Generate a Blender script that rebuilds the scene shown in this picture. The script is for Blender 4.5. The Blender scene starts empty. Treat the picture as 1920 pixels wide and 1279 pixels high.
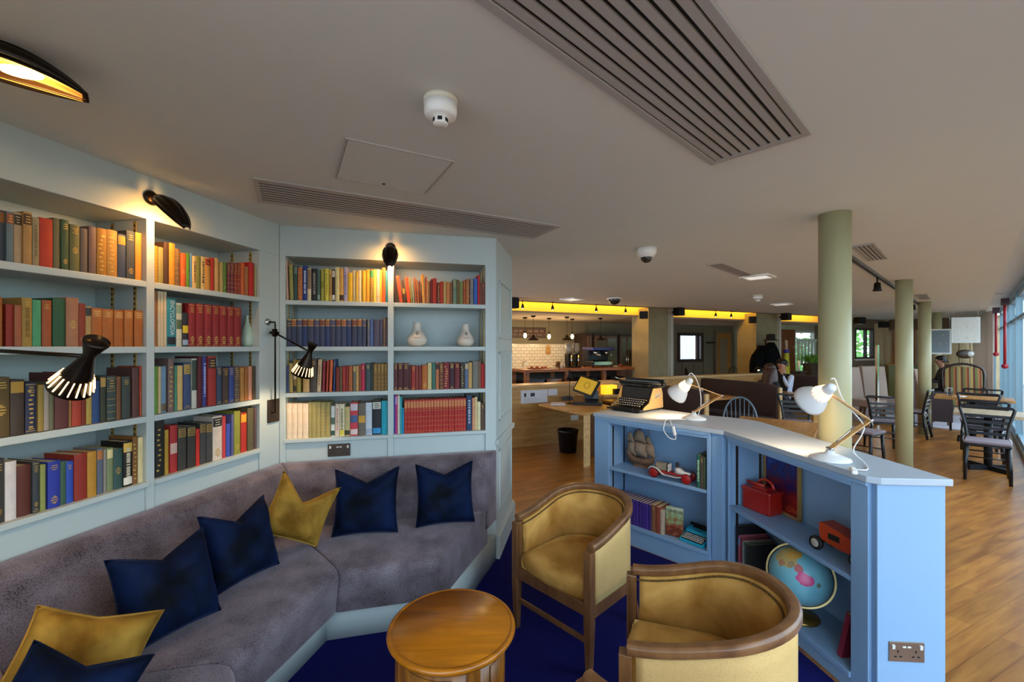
import bpy, math, random
from mathutils import Vector, Matrix
C = bpy.context.scene.collection
RND = random.Random(7)
PI = math.pi
# ---------------------------------------------------------------- calibration of the view (metres)
F, CU, VH, EYE = 794.0, 960.0, 650.0, 1.6
ZC = 2.415                                   # ceiling height
def gp(u, v, z):                             # where the sight line through a photo point meets height z
    d = (EYE - z) * F / (v - VH)
    return ((u - CU) / F * d, d, z)
def dp(u, v, d):                             # the point at distance d along it
    return ((u - CU) / F * d, d, EYE - (v - VH) * d / F)
def lp(u, o, dr):                            # where the vertical through column u meets a plan line o + s*dr : s
    r = (u - CU) / F
    return (r * o[1] - o[0]) / (dr[0] - r * dr[1])
# ---------------------------------------------------------------- materials
def lin(c):
    return tuple((x / 12.92 if x <= .04045 else ((x + .055) / 1.055) ** 2.4) for x in c)
def hx(h):
    return lin(tuple(int(h[i:i + 2], 16) / 255 for i in (0, 2, 4)))
_M = {}
def mat(name, col, rough=.55, metal=0., var=.08, vscale=14., bump=0., bscale=60., sheen=0., spec=.5, coat=0., alpha=None, emit=None, estr=0.):
    if name in _M: return _M[name]
    m = bpy.data.materials.new(name); m.use_nodes = True
    nt = m.node_tree; N = nt.nodes; L = nt.links
    b = N['Principled BSDF']
    c = hx(col) if isinstance(col, str) else col
    b.inputs['Roughness'].default_value = rough
    b.inputs['Metallic'].default_value = metal
    b.inputs['Specular IOR Level'].default_value = spec
    if coat: b.inputs['Coat Weight'].default_value = coat
    if sheen:
        b.inputs['Sheen Weight'].default_value = sheen
        b.inputs['Sheen Roughness'].default_value = .35
        b.inputs['Sheen Tint'].default_value = (*[min(1, x * 2.2 + .05) for x in c], 1)
    tc = N.new('ShaderNodeTexCoord')
    if var:
        nz = N.new('ShaderNodeTexNoise'); nz.inputs['Scale'].default_value = vscale; nz.inputs['Detail'].default_value = 4
        L.new(tc.outputs['Object'], nz.inputs['Vector'])
        mx = N.new('ShaderNodeMix'); mx.data_type = 'RGBA'
        mx.inputs[6].default_value = (*[max(0, x * (1 - var * 1.6)) for x in c], 1)
        mx.inputs[7].default_value = (*[min(1, x * (1 + var * 1.6)) for x in c], 1)
        L.new(nz.outputs['Fac'], mx.inputs[0]); L.new(mx.outputs[2], b.inputs['Base Color'])
    else:
        b.inputs['Base Color'].default_value = (*c, 1)
    if bump:
        n2 = N.new('ShaderNodeTexNoise'); n2.inputs['Scale'].default_value = bscale; n2.inputs['Detail'].default_value = 3
        L.new(tc.outputs['Object'], n2.inputs['Vector'])
        bp = N.new('ShaderNodeBump'); bp.inputs['Strength'].default_value = bump; bp.inputs['Distance'].default_value = .01
        L.new(n2.outputs['Fac'], bp.inputs['Height']); L.new(bp.outputs['Normal'], b.inputs['Normal'])
    if emit:
        b.inputs['Emission Color'].default_value = (*(hx(emit) if isinstance(emit, str) else emit), 1)
        b.inputs['Emission Strength'].default_value = estr
    _M[name] = m
    return m
def wood(name, c1, c2, rough=.4, scale=3., axis='X', stretch=12., coat=.2, planks=None, rot=0.):
    """grain stretched along one axis; planks=(length, width) adds boards with seams"""
    if name in _M: return _M[name]
    m = bpy.data.materials.new(name); m.use_nodes = True
    nt = m.node_tree; N = nt.nodes; L = nt.links; b = N['Principled BSDF']
    b.inputs['Roughness'].default_value = rough; b.inputs['Coat Weight'].default_value = coat; b.inputs['Coat Roughness'].default_value = .25
    tc = N.new('ShaderNodeTexCoord'); mp = N.new('ShaderNodeMapping')
    mp0 = N.new('ShaderNodeMapping'); mp0.inputs['Rotation'].default_value = (0, 0, -rot)
    L.new(tc.outputs['Object'], mp0.inputs['Vector'])
    k = {'X': (1, stretch, stretch), 'Y': (stretch, 1, stretch), 'Z': (stretch, stretch, 1)}[axis]
    mp.inputs['Scale'].default_value = k
    L.new(mp0.outputs[0], mp.inputs['Vector'])
    nz = N.new('ShaderNodeTexNoise'); nz.inputs['Scale'].default_value = scale; nz.inputs['Detail'].default_value = 6; nz.inputs['Distortion'].default_value = .6
    L.new(mp.outputs[0], nz.inputs['Vector'])
    cr = N.new('ShaderNodeValToRGB')
    cr.color_ramp.elements[0].position = .3; cr.color_ramp.elements[1].position = .72
    cr.color_ramp.elements[0].color = (*hx(c2), 1); cr.color_ramp.elements[1].color = (*hx(c1), 1)
    L.new(nz.outputs['Fac'], cr.inputs[0])
    out = cr.outputs[0]
    if planks:
        br = N.new('ShaderNodeTexBrick'); br.offset = .37
        br.inputs['Scale'].default_value = 1.; br.inputs['Brick Width'].default_value = planks[0]; br.inputs['Row Height'].default_value = planks[1]
        br.inputs['Mortar Size'].default_value = .0012; br.inputs['Mortar Smooth'].default_value = .1; br.inputs['Bias'].default_value = 0
        br.inputs['Color1'].default_value = (.72, .72, .72, 1); br.inputs['Color2'].default_value = (1.1, 1.1, 1.1, 1); br.inputs['Mortar'].default_value = (.35, .3, .25, 1)
        L.new(mp0.outputs[0], br.inputs['Vector'])
        mu = N.new('ShaderNodeMix'); mu.data_type = 'RGBA'; mu.blend_type = 'MULTIPLY'; mu.inputs[0].default_value = 1
        L.new(out, mu.inputs[6]); L.new(br.outputs['Color'], mu.inputs[7]); out = mu.outputs[2]
    L.new(out, b.inputs['Base Color'])
    _M[name] = m
    return m
def weave(name, c1, c2, scale=260., rough=.9, sheen=.4, bump=.35, blotch=.25):
    """woven cloth: two crossed wave textures over slow blotches of nap"""
    if name in _M: return _M[name]
    m = bpy.data.materials.new(name); m.use_nodes = True
    nt = m.node_tree; N = nt.nodes; L = nt.links; b = N['Principled BSDF']
    b.inputs['Roughness'].default_value = rough; b.inputs['Specular IOR Level'].default_value = .15
    b.inputs['Sheen Weight'].default_value = sheen; b.inputs['Sheen Roughness'].default_value = .4
    a, d = hx(c1), hx(c2)
    b.inputs['Sheen Tint'].default_value = (*[min(1, x * 1.6 + .08) for x in a], 1)
    tc = N.new('ShaderNodeTexCoord')
    vo = N.new('ShaderNodeTexVoronoi'); vo.inputs['Scale'].default_value = scale
    L.new(tc.outputs['Object'], vo.inputs['Vector'])
    nz = N.new('ShaderNodeTexNoise'); nz.inputs['Scale'].default_value = 7; nz.inputs['Detail'].default_value = 5
    L.new(tc.outputs['Object'], nz.inputs['Vector'])
    ad = N.new('ShaderNodeMath'); ad.operation = 'MULTIPLY_ADD'; ad.inputs[1].default_value = blotch * 3; 
    L.new(nz.outputs['Fac'], ad.inputs[0]); 
    sb = N.new('ShaderNodeMath'); sb.operation = 'MULTIPLY_ADD'; sb.inputs[1].default_value = .9; sb.inputs[2].default_value = -blotch * 1.5
    L.new(vo.outputs['Distance'], sb.inputs[0]); L.new(sb.outputs[0], ad.inputs[2])
    mx = N.new('ShaderNodeMix'); mx.data_type = 'RGBA'; mx.inputs[6].default_value = (*a, 1); mx.inputs[7].default_value = (*d, 1)
    L.new(ad.outputs[0], mx.inputs[0]); L.new(mx.outputs[2], b.inputs['Base Color'])
    bp = N.new('ShaderNodeBump'); bp.inputs['Strength'].default_value = bump; bp.inputs['Distance'].default_value = .003
    L.new(vo.outputs['Distance'], bp.inputs['Height']); L.new(bp.outputs['Normal'], b.inputs['Normal'])
    _M[name] = m
    return m
def velvet(name, dark, light, scale=7., sheen=.9, nap=.16):
    if name in _M: return _M[name]
    m = bpy.data.materials.new(name); m.use_nodes = True
    nt = m.node_tree; N = nt.nodes; L = nt.links; b = N['Principled BSDF']
    a, d = hx(dark), hx(light)
    b.inputs['Roughness'].default_value = .75; b.inputs['Specular IOR Level'].default_value = .12
    b.inputs['Sheen Weight'].default_value = sheen; b.inputs['Sheen Roughness'].default_value = .25; b.inputs['Sheen Tint'].default_value = (*[min(1, x * 1.8 + .02) for x in d], 1)
    tc = N.new('ShaderNodeTexCoord'); nz = N.new('ShaderNodeTexNoise'); nz.inputs['Scale'].default_value = scale; nz.inputs['Detail'].default_value = 5; nz.inputs['Distortion'].default_value = .5
    L.new(tc.outputs['Object'], nz.inputs['Vector'])
    cr = N.new('ShaderNodeValToRGB'); cr.color_ramp.elements[0].position = .5 - nap; cr.color_ramp.elements[1].position = .5 + nap
    cr.color_ramp.elements[0].color = (*a, 1); cr.color_ramp.elements[1].color = (*d, 1)
    L.new(nz.outputs['Fac'], cr.inputs[0]); L.new(cr.outputs[0], b.inputs['Base Color'])
    n2 = N.new('ShaderNodeTexNoise'); n2.inputs['Scale'].default_value = 22; n2.inputs['Detail'].default_value = 3; L.new(tc.outputs['Object'], n2.inputs['Vector'])
    bp = N.new('ShaderNodeBump'); bp.inputs['Strength'].default_value = .5; bp.inputs['Distance'].default_value = .006
    L.new(n2.outputs['Fac'], bp.inputs['Height']); L.new(bp.outputs['Normal'], b.inputs['Normal'])
    _M[name] = m
    return m
def emis(name, col, s):
    if name in _M: return _M[name]
    m = bpy.data.materials.new(name); m.use_nodes = True
    b = m.node_tree.nodes['Principled BSDF']; c = hx(col)
    b.inputs['Base Color'].default_value = (*c, 1); b.inputs['Emission Color'].default_value = (*c, 1); b.inputs['Emission Strength'].default_value = s
    _M[name] = m
    return m
def glass_mat(name, tint=(.93, .97, .98), gloss=.12):
    if name in _M: return _M[name]
    m = bpy.data.materials.new(name); m.use_nodes = True
    nt = m.node_tree; N = nt.nodes; L = nt.links
    for n in list(N):
        if n.type != 'OUTPUT_MATERIAL': N.remove(n)
    o = N['Material Output']; t = N.new('ShaderNodeBsdfTransparent'); t.inputs[0].default_value = (*tint, 1)
    g = N.new('ShaderNodeBsdfGlossy'); g.inputs['Roughness'].default_value = .02
    fr = N.new('ShaderNodeFresnel'); fr.inputs[0].default_value = 1.45
    mx = N.new('ShaderNodeMixShader')
    ge = N.new('ShaderNodeNewGeometry'); iv = N.new('ShaderNodeMath'); iv.operation = 'SUBTRACT'; iv.inputs[0].default_value = 1.; L.new(ge.outputs['Backfacing'], iv.inputs[1])
    ml = N.new('ShaderNodeMath'); ml.operation = 'MULTIPLY'; L.new(fr.outputs[0], ml.inputs[0]); L.new(iv.outputs[0], ml.inputs[1])
    L.new(ml.outputs[0], mx.inputs[0]); L.new(t.outputs[0], mx.inputs[1]); L.new(g.outputs[0], mx.inputs[2]); L.new(mx.outputs[0], o.inputs[0])
    _M[name] = m
    return m
# ---------------------------------------------------------------- mesh builder
class G:
    def __init__(s, M=None):
        s.v = []; s.f = []; s.sm = []; s.M = M or Matrix()
    def add(s, vs, fs, smooth=False, M=None):
        T = s.M @ M if M is not None else s.M
        b = len(s.v)
        s.v.extend(tuple(T @ Vector(p)) for p in vs)
        for f in fs:
            s.f.append(tuple(b + i for i in f)); s.sm.append(smooth)
        return s
    def bx(s, x0, x1, y0, y1, z0, z1, M=None):
        return s.add([(x0, y0, z0), (x1, y0, z0), (x1, y1, z0), (x0, y1, z0), (x0, y0, z1), (x1, y0, z1), (x1, y1, z1), (x0, y1, z1)],
                     [(0, 3, 2, 1), (4, 5, 6, 7), (0, 1, 5, 4), (1, 2, 6, 5), (2, 3, 7, 6), (3, 0, 4, 7)], M=M)
    def box(s, c, d, rz=0., rx=0., ry=0.):
        M = Matrix.Translation(c) @ Matrix.Rotation(rz, 4, 'Z') @ Matrix.Rotation(ry, 4, 'Y') @ Matrix.Rotation(rx, 4, 'X')
        a, b, e = d[0] / 2, d[1] / 2, d[2] / 2
        return s.bx(-a, a, -b, b, -e, e, M)
    def bar(s, p, q, w, h, up=(0, 0, 1)):             # rectangular bar from p to q
        p, q = Vector(p), Vector(q); z = (q - p); l = z.length; z.normalize()
        x = Vector(up).cross(z)
        if x.length < 1e-4: x = Vector((1, 0, 0)).cross(z)
        x.normalize(); y = z.cross(x)
        M = Matrix(((x.x, y.x, z.x, p.x), (x.y, y.y, z.y, p.y), (x.z, y.z, z.z, p.z), (0, 0, 0, 1)))
        return s.bx(-w / 2, w / 2, -h / 2, h / 2, 0, l, M)
    def prism(s, poly, z0, z1):
        n = len(poly); a = sum(poly[i][0] * poly[(i + 1) % n][1] - poly[(i + 1) % n][0] * poly[i][1] for i in range(n))
        if a < 0: poly = poly[::-1]
        return s.add([(x, y, z0) for x, y in poly] + [(x, y, z1) for x, y in poly],
                     [tuple(range(n))[::-1], tuple(range(n, 2 * n))] + [(i, (i + 1) % n, n + (i + 1) % n, n + i) for i in range(n)])
    def lathe(s, prof, n=24, c=(0, 0, 0), M=None, cap=True, a0=0., a1=2 * PI, flute=0, famp=0.):
        full = abs(a1 - a0 - 2 * PI) < 1e-6; k = n if full else n + 1
        vs = []; fs = []
        for r, z in prof:
            for i in range(k):
                a = a0 + (a1 - a0) * i / n
                rr = r * (1 + famp * math.cos(flute * a)) if flute else r
                vs.append((c[0] + rr * math.cos(a), c[1] + rr * math.sin(a), c[2] + z))
        for j in range(len(prof) - 1):
            for i in range(n):
                i2 = (i + 1) % k
                fs.append((j * k + i, j * k + i2, (j + 1) * k + i2, (j + 1) * k + i))
        if cap and full:
            if prof[0][0] > 1e-5: fs.append(tuple(range(k))[::-1])
            if prof[-1][0] > 1e-5: fs.append(tuple(range((len(prof) - 1) * k, len(prof) * k)))
        return s.add(vs, fs, True, M)
    def cyl(s, p, q, r, r2=None, n=14):
        return s.tube([p, q], r, n, r2=r2)
    def tube(s, pts, r, n=8, r2=None, closed=False, sx=1., up=None):
        P = [Vector(p) for p in pts]; m = len(P); rs = r if isinstance(r, (list, tuple)) else [r + ((r2 if r2 is not None else r) - r) * i / max(1, m - 1) for i in range(m)]
        vs = []; fs = []; px = None
        for i in range(m):
            t = (P[(i + 1) % m] - P[i - 1]) if closed else (P[min(i + 1, m - 1)] - P[max(i - 1, 0)])
            t.normalize()
            if px is None:
                ref = Vector(up) if up else (Vector((0, 0, 1)) if abs(t.z) < .9 else Vector((1, 0, 0)))
                x = ref.cross(t)
                if x.length < 1e-5: x = Vector((0, 1, 0)).cross(t)
            else: x = px - t * px.dot(t)
            x.normalize(); y = t.cross(x); px = x
            for k in range(n):
                a = 2 * PI * k / n
                vs.append(P[i] + x * (rs[i] * sx * math.cos(a)) + y * (rs[i] * math.sin(a)))
        for i in range(m if closed else m - 1):
            j = (i + 1) % m
            for k in range(n):
                k2 = (k + 1) % n
                fs.append((i * n + k, i * n + k2, j * n + k2, j * n + k))
        if not closed:
            fs.append(tuple(range(n))[::-1]); fs.append(tuple(range((m - 1) * n, m * n)))
        return s.add(vs, fs, True)
    def sph(s, c, r, sc=(1, 1, 1), n=16, m=10, M=None):
        vs = [(0, 0, -1)]
        for j in range(1, m):
            t = -PI / 2 + PI * j / m
            for i in range(n): vs.append((math.cos(t) * math.cos(2 * PI * i / n), math.cos(t) * math.sin(2 * PI * i / n), math.sin(t)))
        vs.append((0, 0, 1)); fs = []
        for i in range(n):
            fs.append((0, 1 + (i + 1) % n, 1 + i)); e = len(vs) - 1; b = 1 + (m - 2) * n
            fs.append((e, b + i, b + (i + 1) % n))
        for j in range(m - 2):
            for i in range(n):
                a = 1 + j * n
                fs.append((a + i, a + (i + 1) % n, a + n + (i + 1) % n, a + n + i))
        return s.add([(c[0] + x * r * sc[0], c[1] + y * r * sc[1], c[2] + z * r * sc[2]) for x, y, z in vs], fs, True, M)
    def loft(s, rings, closed=True, caps=True, smooth=True):
        n = len(rings[0]); vs = [p for r in rings for p in r]; fs = []
        for j in range(len(rings) - 1):
            for i in range(n if closed else n - 1):
                i2 = (i + 1) % n
                fs.append((j * n + i, j * n + i2, (j + 1) * n + i2, (j + 1) * n + i))
        if caps and closed:
            fs.append(tuple(range(n))[::-1]); fs.append(tuple(range((len(rings) - 1) * n, len(rings) * n)))
        return s.add(vs, fs, smooth)
    def grid(s, fn, nu, nv, smooth=True):
        vs = [fn(i / nu, j / nv) for j in range(nv + 1) for i in range(nu + 1)]
        return s.add(vs, [(j * (nu + 1) + i, j * (nu + 1) + i + 1, (j + 1) * (nu + 1) + i + 1, (j + 1) * (nu + 1) + i) for j in range(nv) for i in range(nu)], smooth)
    def build(s, name, m, parent=None, bevel=0., seg=2, sub=0, solid=0., weld=False, loc=None, rz=None, auto=True):
        me = bpy.data.meshes.new(name); me.from_pydata(s.v, [], s.f); me.update()
        me.polygons.foreach_set('use_smooth', s.sm)
        if m is not None: me.materials.append(m)
        o = bpy.data.objects.new(name, me); C.objects.link(o)
        if parent is not None: o.parent = parent
        if loc is not None: o.location = loc
        if rz is not None: o.rotation_euler = (0, 0, rz)
        if weld:
            w = o.modifiers.new('weld', 'WELD'); w.merge_threshold = 1e-4
        if solid:
            d = o.modifiers.new('solid', 'SOLIDIFY'); d.thickness = solid; d.offset = 0
        if bevel:
            b = o.modifiers.new('bevel', 'BEVEL'); b.width = bevel; b.segments = seg; b.limit_method = 'ANGLE'; b.angle_limit = .7
        if sub:
            q = o.modifiers.new('sub', 'SUBSURF'); q.levels = sub; q.render_levels = sub
        return o
def tag(o, label=None, cat=None, group=None, kind=None):
    if label: o['label'] = label
    if cat: o['category'] = cat
    if group: o['group'] = group
    if kind: o['kind'] = kind
    return o
def thing(name, label, cat, loc=(0, 0, 0), rz=0., group=None):
    o = bpy.data.objects.new(name, None); C.objects.link(o); o.empty_display_size = .05
    o.location = loc; o.rotation_euler = (0, 0, rz)
    return tag(o, label, cat, group)
def children(o): return [c for c in C.objects if c.parent == o]
def dup(root, loc, rz, label, group=None, name=None):
    r = root.copy(); C.objects.link(r); r.location = loc; r.rotation_euler = (0, 0, rz); r['label'] = label
    if group: r['group'] = group
    for ch in children(root):
        c = ch.copy(); C.objects.link(c); c.parent = r
        for g in children(ch):
            d = g.copy(); C.objects.link(d); d.parent = c
    return r
def text_mesh(txt, size, depth=.0006, align='CENTER'):
    cu = bpy.data.curves.new('lettering', 'FONT'); cu.body = txt; cu.size = size; cu.extrude = depth; cu.align_x = align; cu.align_y = 'CENTER'; cu.resolution_u = 2
    ob = bpy.data.objects.new('lettering_source', cu); C.objects.link(ob)
    dg = bpy.context.evaluated_depsgraph_get(); me = bpy.data.meshes.new_from_object(ob.evaluated_get(dg))
    bpy.data.objects.remove(ob); bpy.data.curves.remove(cu)
    return me
def lettering(txt, size, m, parent, M, name='lettering', wide=1.):
    me = text_mesh(txt, size); me.materials.clear(); me.materials.append(m)
    me.transform(M @ Matrix.Diagonal((wide, 1, 1, 1)))
    o = bpy.data.objects.new(name, me); C.objects.link(o); o.parent = parent
    return o
def light(name, typ, loc, energy, col, **k):
    d = bpy.data.lights.new(name, typ); d.energy = energy; d.color = col
    for a, b in k.items():
        if a != 'rot': setattr(d, a, b)
    o = bpy.data.objects.new(name, d); C.objects.link(o); o.location = loc
    if 'rot' in k: o.rotation_euler = k['rot']
    return o
def aim(o, t):
    o.rotation_euler = (Vector(t) - o.location).to_track_quat('-Z', 'Y').to_euler()
# ---------------------------------------------------------------- camera
cam = bpy.data.cameras.new('camera'); co = bpy.data.objects.new('camera', cam); C.objects.link(co)
co.location = (0, 0, EYE); co.rotation_euler = (PI / 2, 0, 0)
cam.sensor_width = 36; cam.lens = F / 1920 * 36
cam.shift_y = (VH - 639.5) / 1920; cam.clip_start = .05; cam.clip_end = 300
bpy.context.scene.camera = co
sc = bpy.context.scene
sc.view_settings.view_transform = 'Standard'; sc.view_settings.look = 'None'; sc.view_settings.gamma = 1.; sc.view_settings.use_curve_mapping = False
sc.view_settings.exposure = .9
# ---------------------------------------------------------------- palette
PAINT = mat('pale_blue_paint', 'bbc7c6', .5, var=.015, vscale=3)
BLUEP = mat('soft_blue_paint', '85a8cc', .42, var=.02, vscale=3)
CEILM = mat('matt_ceiling_paint', 'cfd1cc', .9, var=.02, vscale=2)
BLACK = mat('black_metal', '15130f', .42, .6, var=.1)
BRASS = mat('brass', 'c4a25c', .35, .6, var=.1)
BRONZE = mat('bronze_plate', '4a3f38', .4, .7, var=.08)
WHITE = mat('white_plastic', 'e8e6e0', .45, var=.01)
DARK = mat('dark_void', '0a0a0b', .8, var=0)
CHROME = mat('chrome', 'c8c8c8', .15, 1., var=0)
OAK = wood('oak', 'c99a55', '9a6a30', .4, 4., 'X', 10)
OAKZ = wood('oak_upright', 'cfa468', 'a87840', .4, 4., 'Z', 10)
PLY = wood('pale_plywood', 'd9b47c', 'bb8f54', .45, 3., 'X', 7)
WALNUT = wood('brown_beech', '835a36', '643f22', .34, 5., 'Z', 4, coat=.3)
GLASS = glass_mat('window_glass')
# ---------------------------------------------------------------- plan of the nook
O_ = (-1.56, 2.84); dA = Vector((.2161, .9764)); dB = Vector((.9717, .2362))
A0 = (O_[0] - dA.x * 1.53, O_[1] - dA.y * 1.53)
dC = Vector((.64, -.768))
E_ = (O_[0] + dB.x * 1.482, O_[1] + dB.y * 1.482)
H_ = (.0, 3.9)
RA, RB = math.atan2(dA.y, dA.x), math.atan2(dB.y, dB.x)
RC = math.atan2(-dC.y, -dC.x)
bD = Vector((.908, .419)); bN = Vector((-.419, .908)); RBAR = math.atan2(.419, .908)
wD = Vector((.735, .678)); wN = Vector((.678, -.735)); RWIN = math.atan2(.678, .735)
def bar(s, n): return (bD.x * s + bN.x * n, bD.y * s + bN.y * n)        # along the bar wall, out from the camera
def win(s, n): return (wD.x * s + wN.x * n, wD.y * s + wN.y * n)        # along the window wall, out through the glass
def local(o, rz): return Matrix.Translation((o[0], o[1], 0)) @ Matrix.Rotation(rz, 4, 'Z')
# ================================================================ the shell
g = G()
g.prism([(-4.0, -4.5), (6, -4.5), win(30, 3), win(19, -1), bar(14, 12), bar(-6, 12), (-5, 8)], -.12, 0)
FLOORM = wood('oak_floorboards', 'bc8038', '8c5422', .3, 2.2, 'X', 9, coat=.35, planks=(1.3, .11), rot=RBAR)
tag(g.build('floor', FLOORM), kind='structure')
CARPET = mat('royal_blue_carpet', '111356', .95, var=.3, vscale=160, bump=.6, bscale=230, sheen=.3, spec=.1)
g = G(); g.prism([(A0[0] - .1, A0[1] + .1), (O_[0], O_[1] + .2), (E_[0], E_[1]), (H_[0], H_[1]), (.72, 3.62), (1.40, 2.93), (1.56, 1.86), (1.55, .2), (.4, -1.2), (-.6, -.2)], 0, .006)
tag(g.build('carpet', CARPET), kind='structure')
# ceiling with its edge along the cove on the bar side and a step up over the window wall
g = G(); g.prism([(-4.0, -4.5), win(-7, .24), win(18.2, .24), win(18.2, -2.6), bar(16.2, 7.25), bar(12.7, 7.25), bar(12.7, 6.78), bar(-6, 6.78), (-5, 6)], ZC, ZC + .25)
tag(g.build('ceiling', CEILM), kind='structure')
g = G(); g.prism([win(-7, .24), win(-7, .75), win(18.2, .75), win(18.2, .24)], ZC + .16, ZC + .25)
tag(g.build('ceiling_window_recess', mat('daylit_recess_tone', 'd4dbe2', .8, var=.01)), kind='structure')  # ceiling colour lightened and blued to carry daylight bounced up from outside
g = G(); g.prism([bar(-6, 6.78), bar(13, 6.78), bar(13, 7.5), bar(-6, 7.5)], 2.72, 2.85)
tag(g.build('ceiling_cove_recess', mat('cove_paint', 'd9c9a0', .8)), kind='structure')
COVE = mat('cove_fascia_paint', 'e8c45c', .7, var=.03)
g = G(); g.prism([bar(-6, 7.12), bar(13.95, 7.12), bar(13.95, 9.6), bar(-6, 9.6)], 2.24, 2.72)
tag(g.build('ceiling_over_bar', mat('warm_ceiling_paint', 'a99c88', .85, var=.02)), kind='structure')
g = G(); g.prism([bar(-6, 7.09), bar(12.75, 7.09), bar(12.75, 7.12), bar(-6, 7.12)], 2.27, 2.72)
tag(g.build('trim_1', COVE), kind='structure')
g = G(); g.prism([bar(-6, 6.755), bar(12.7, 6.755), bar(12.7, 6.78), bar(-6, 6.78)], ZC - .012, ZC + .25)
tag(g.build('trim_2', mat('dark_edge_trim', '3a2b1c', .6)), kind='structure')
# nook walls: a bookcase wall each side of the corner, a plain wall nearest the camera, the panelled end
TH = .32
def wall_run(name, o, rz, L, openings):
    """painted wall of a bookcase: solid fascia, stiles and the low panel, with niches for the shelves"""
    M = local(o, rz); g = G(M)
    z0, z1, zt = (.931 if name == 'wall_left' else .948), 2.21, ZC + .02
    g.bx(0, L, 0, .03, z1, zt); g.bx(0, L, .03, TH, z1 + .0, z1 + .03)
    g.bx(0, L, .03, TH, 0, z0 - .01)
    xs = [0] + [x for a, b in openings for x in (a, b)] + [L]
    for i in range(0, len(xs), 2): g.bx(xs[i], xs[i + 1], 0, TH, 0, z1)
    for a, b in openings: g.bx(a, b, .012, .03, 0, z0)
    g.bx(0, L, TH, TH + .05, 0, zt)
    o_ = g.build(name, PAINT, bevel=.0025)
    return tag(o_, kind='structure')
def sA(u): return lp(u, A0, dA)
def sB(u): return lp(u, O_, dB)
LA, LB = 1.53, 1.482
OA = [(.03, sA(275)), (sA(290), sA(487))]
OB = [(sB(535), sB(727)), (sB(738), sB(910))]
wall_run('wall_left', A0, RA, LA, OA)
wall_run('wall_back', O_, RB, LB, OB)
g = G(local(A0, RC + PI)); 
g = G(local((A0[0] + dC.x * 1.15, A0[1] + dC.y * 1.15), RC)); g.bx(0, 1.15, 0, .1, 0, ZC + .02)
tag(g.build('wall_near', PAINT), kind='structure')
# panelled end of the back bookcase
dD = Vector((H_[0] - E_[0], H_[1] - E_[1])); LD = dD.length; RD = math.atan2(dD.y, dD.x)
g = G(local(E_, RD)); g.bx(0, LD, 0, .06, 0, ZC + .02)
for x0, x1, z0, z1 in [(.10, LD - .07, 1.66, 2.12), (.10, LD - .07, 1.02, 1.56), (.10, LD - .07, .32, .80)]:
    for a, b, c, d in [(x0, x1, z0, z0 + .022), (x0, x1, z1 - .022, z1), (x0, x0 + .022, z0, z1), (x1 - .022, x1, z0, z1)]:
        g.bx(a, b, -.012, 0, c, d)
g.bx(-.01, LD + .012, -.022, 0, .86, .90); g.bx(-.01, LD + .014, -.03, 0, 0, .17); g.bx(-.01, LD + .01, -.018, 0, .17, .185)
tag(g.build('wall_end', PAINT, bevel=.004), kind='structure')
g = G(); g.prism([H_, (H_[0] - .3, H_[1] + .12), (-2.6, 4.0), (-2.6, 3.2), (-1.9, 3.2), (E_[0] - .1, E_[1] + .42)], 0, ZC + .02)
tag(g.build('wall_behind_bookcase', PAINT), kind='structure')
g = G(); g.prism([(-2.3, 1.2), (-2.25, 3.3), (-2.6, 3.3), (-2.6, 1.2)], 0, ZC + .02); tag(g.build('wall_outer', PAINT), kind='structure')
# shelves: each board lifts out, and stands on slotted brass strips
SHELFZ = [(1.912, 1.914), (1.6, 1.6), (1.268, 1.287), (.955, .973)]
BAY = ['leftmost bay', 'second bay from the left', 'third bay from the left', 'rightmost bay']
RANK = ['top', 'second', 'third', 'bottom']
def shelf_board(wallA, bay, rank, x0, x1, o, rz, z):
    M = local(o, rz); g = G()
    last = rank == 3
    g.bx(x0, x1, -.0, TH - .03, z - .026, z)
    if last: g.bx(x0 - .004, x1 + .004, -.016, .006, z - .022, z + .002)
    else: g.bx(x0, x1, -.001, .02, z - .03, z)
    ob = g.build('shelf_board', PAINT, bevel=.003, loc=(o[0], o[1], 0), rz=rz)
    return tag(ob, f'pale grey-blue {RANK[rank]} shelf board in the {BAY[bay]} of the built-in bookcase', 'shelf', 'bookcase shelf boards')
BAYS = []
for i, (a, b) in enumerate(OA + OB):
    wa = i < 2; o, rz = (A0, RA) if wa else (O_, RB)
    BAYS.append((o, rz, a, b))
    for r in range(4): shelf_board(wa, i, r, a, b, o, rz, SHELFZ[r][0 if wa else 1])
    # slotted strips up the niche sides
    side = b if i in (0, 1, 3) else a
    for s_, yy in ((1, .06), (1, .20)):
        g = G(); x = side - .004 if side == b else side
        g.bx(x, x + .004, yy, yy + .016, .98, 2.2)
        zz = 1.0
        ob = g.build('shelf_strip', BRASS, loc=(o[0], o[1], 0), rz=rz)
        k = G()
        while zz < 2.19:
            k.bx(x - .0012 if side == b else x + .004, x if side == b else x + .0052, yy + .004, yy + .012, zz, zz + .009); zz += .025
        q = k.build('slots', DARK, ob); q['kind'] = 'stuff'
        tag(ob, f'slotted brass shelf strip at the {"front" if yy < .1 else "back"} {"right" if side == b else "left"} side of the {BAY[i]}', 'shelf strip', 'bookcase shelf strips')
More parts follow.
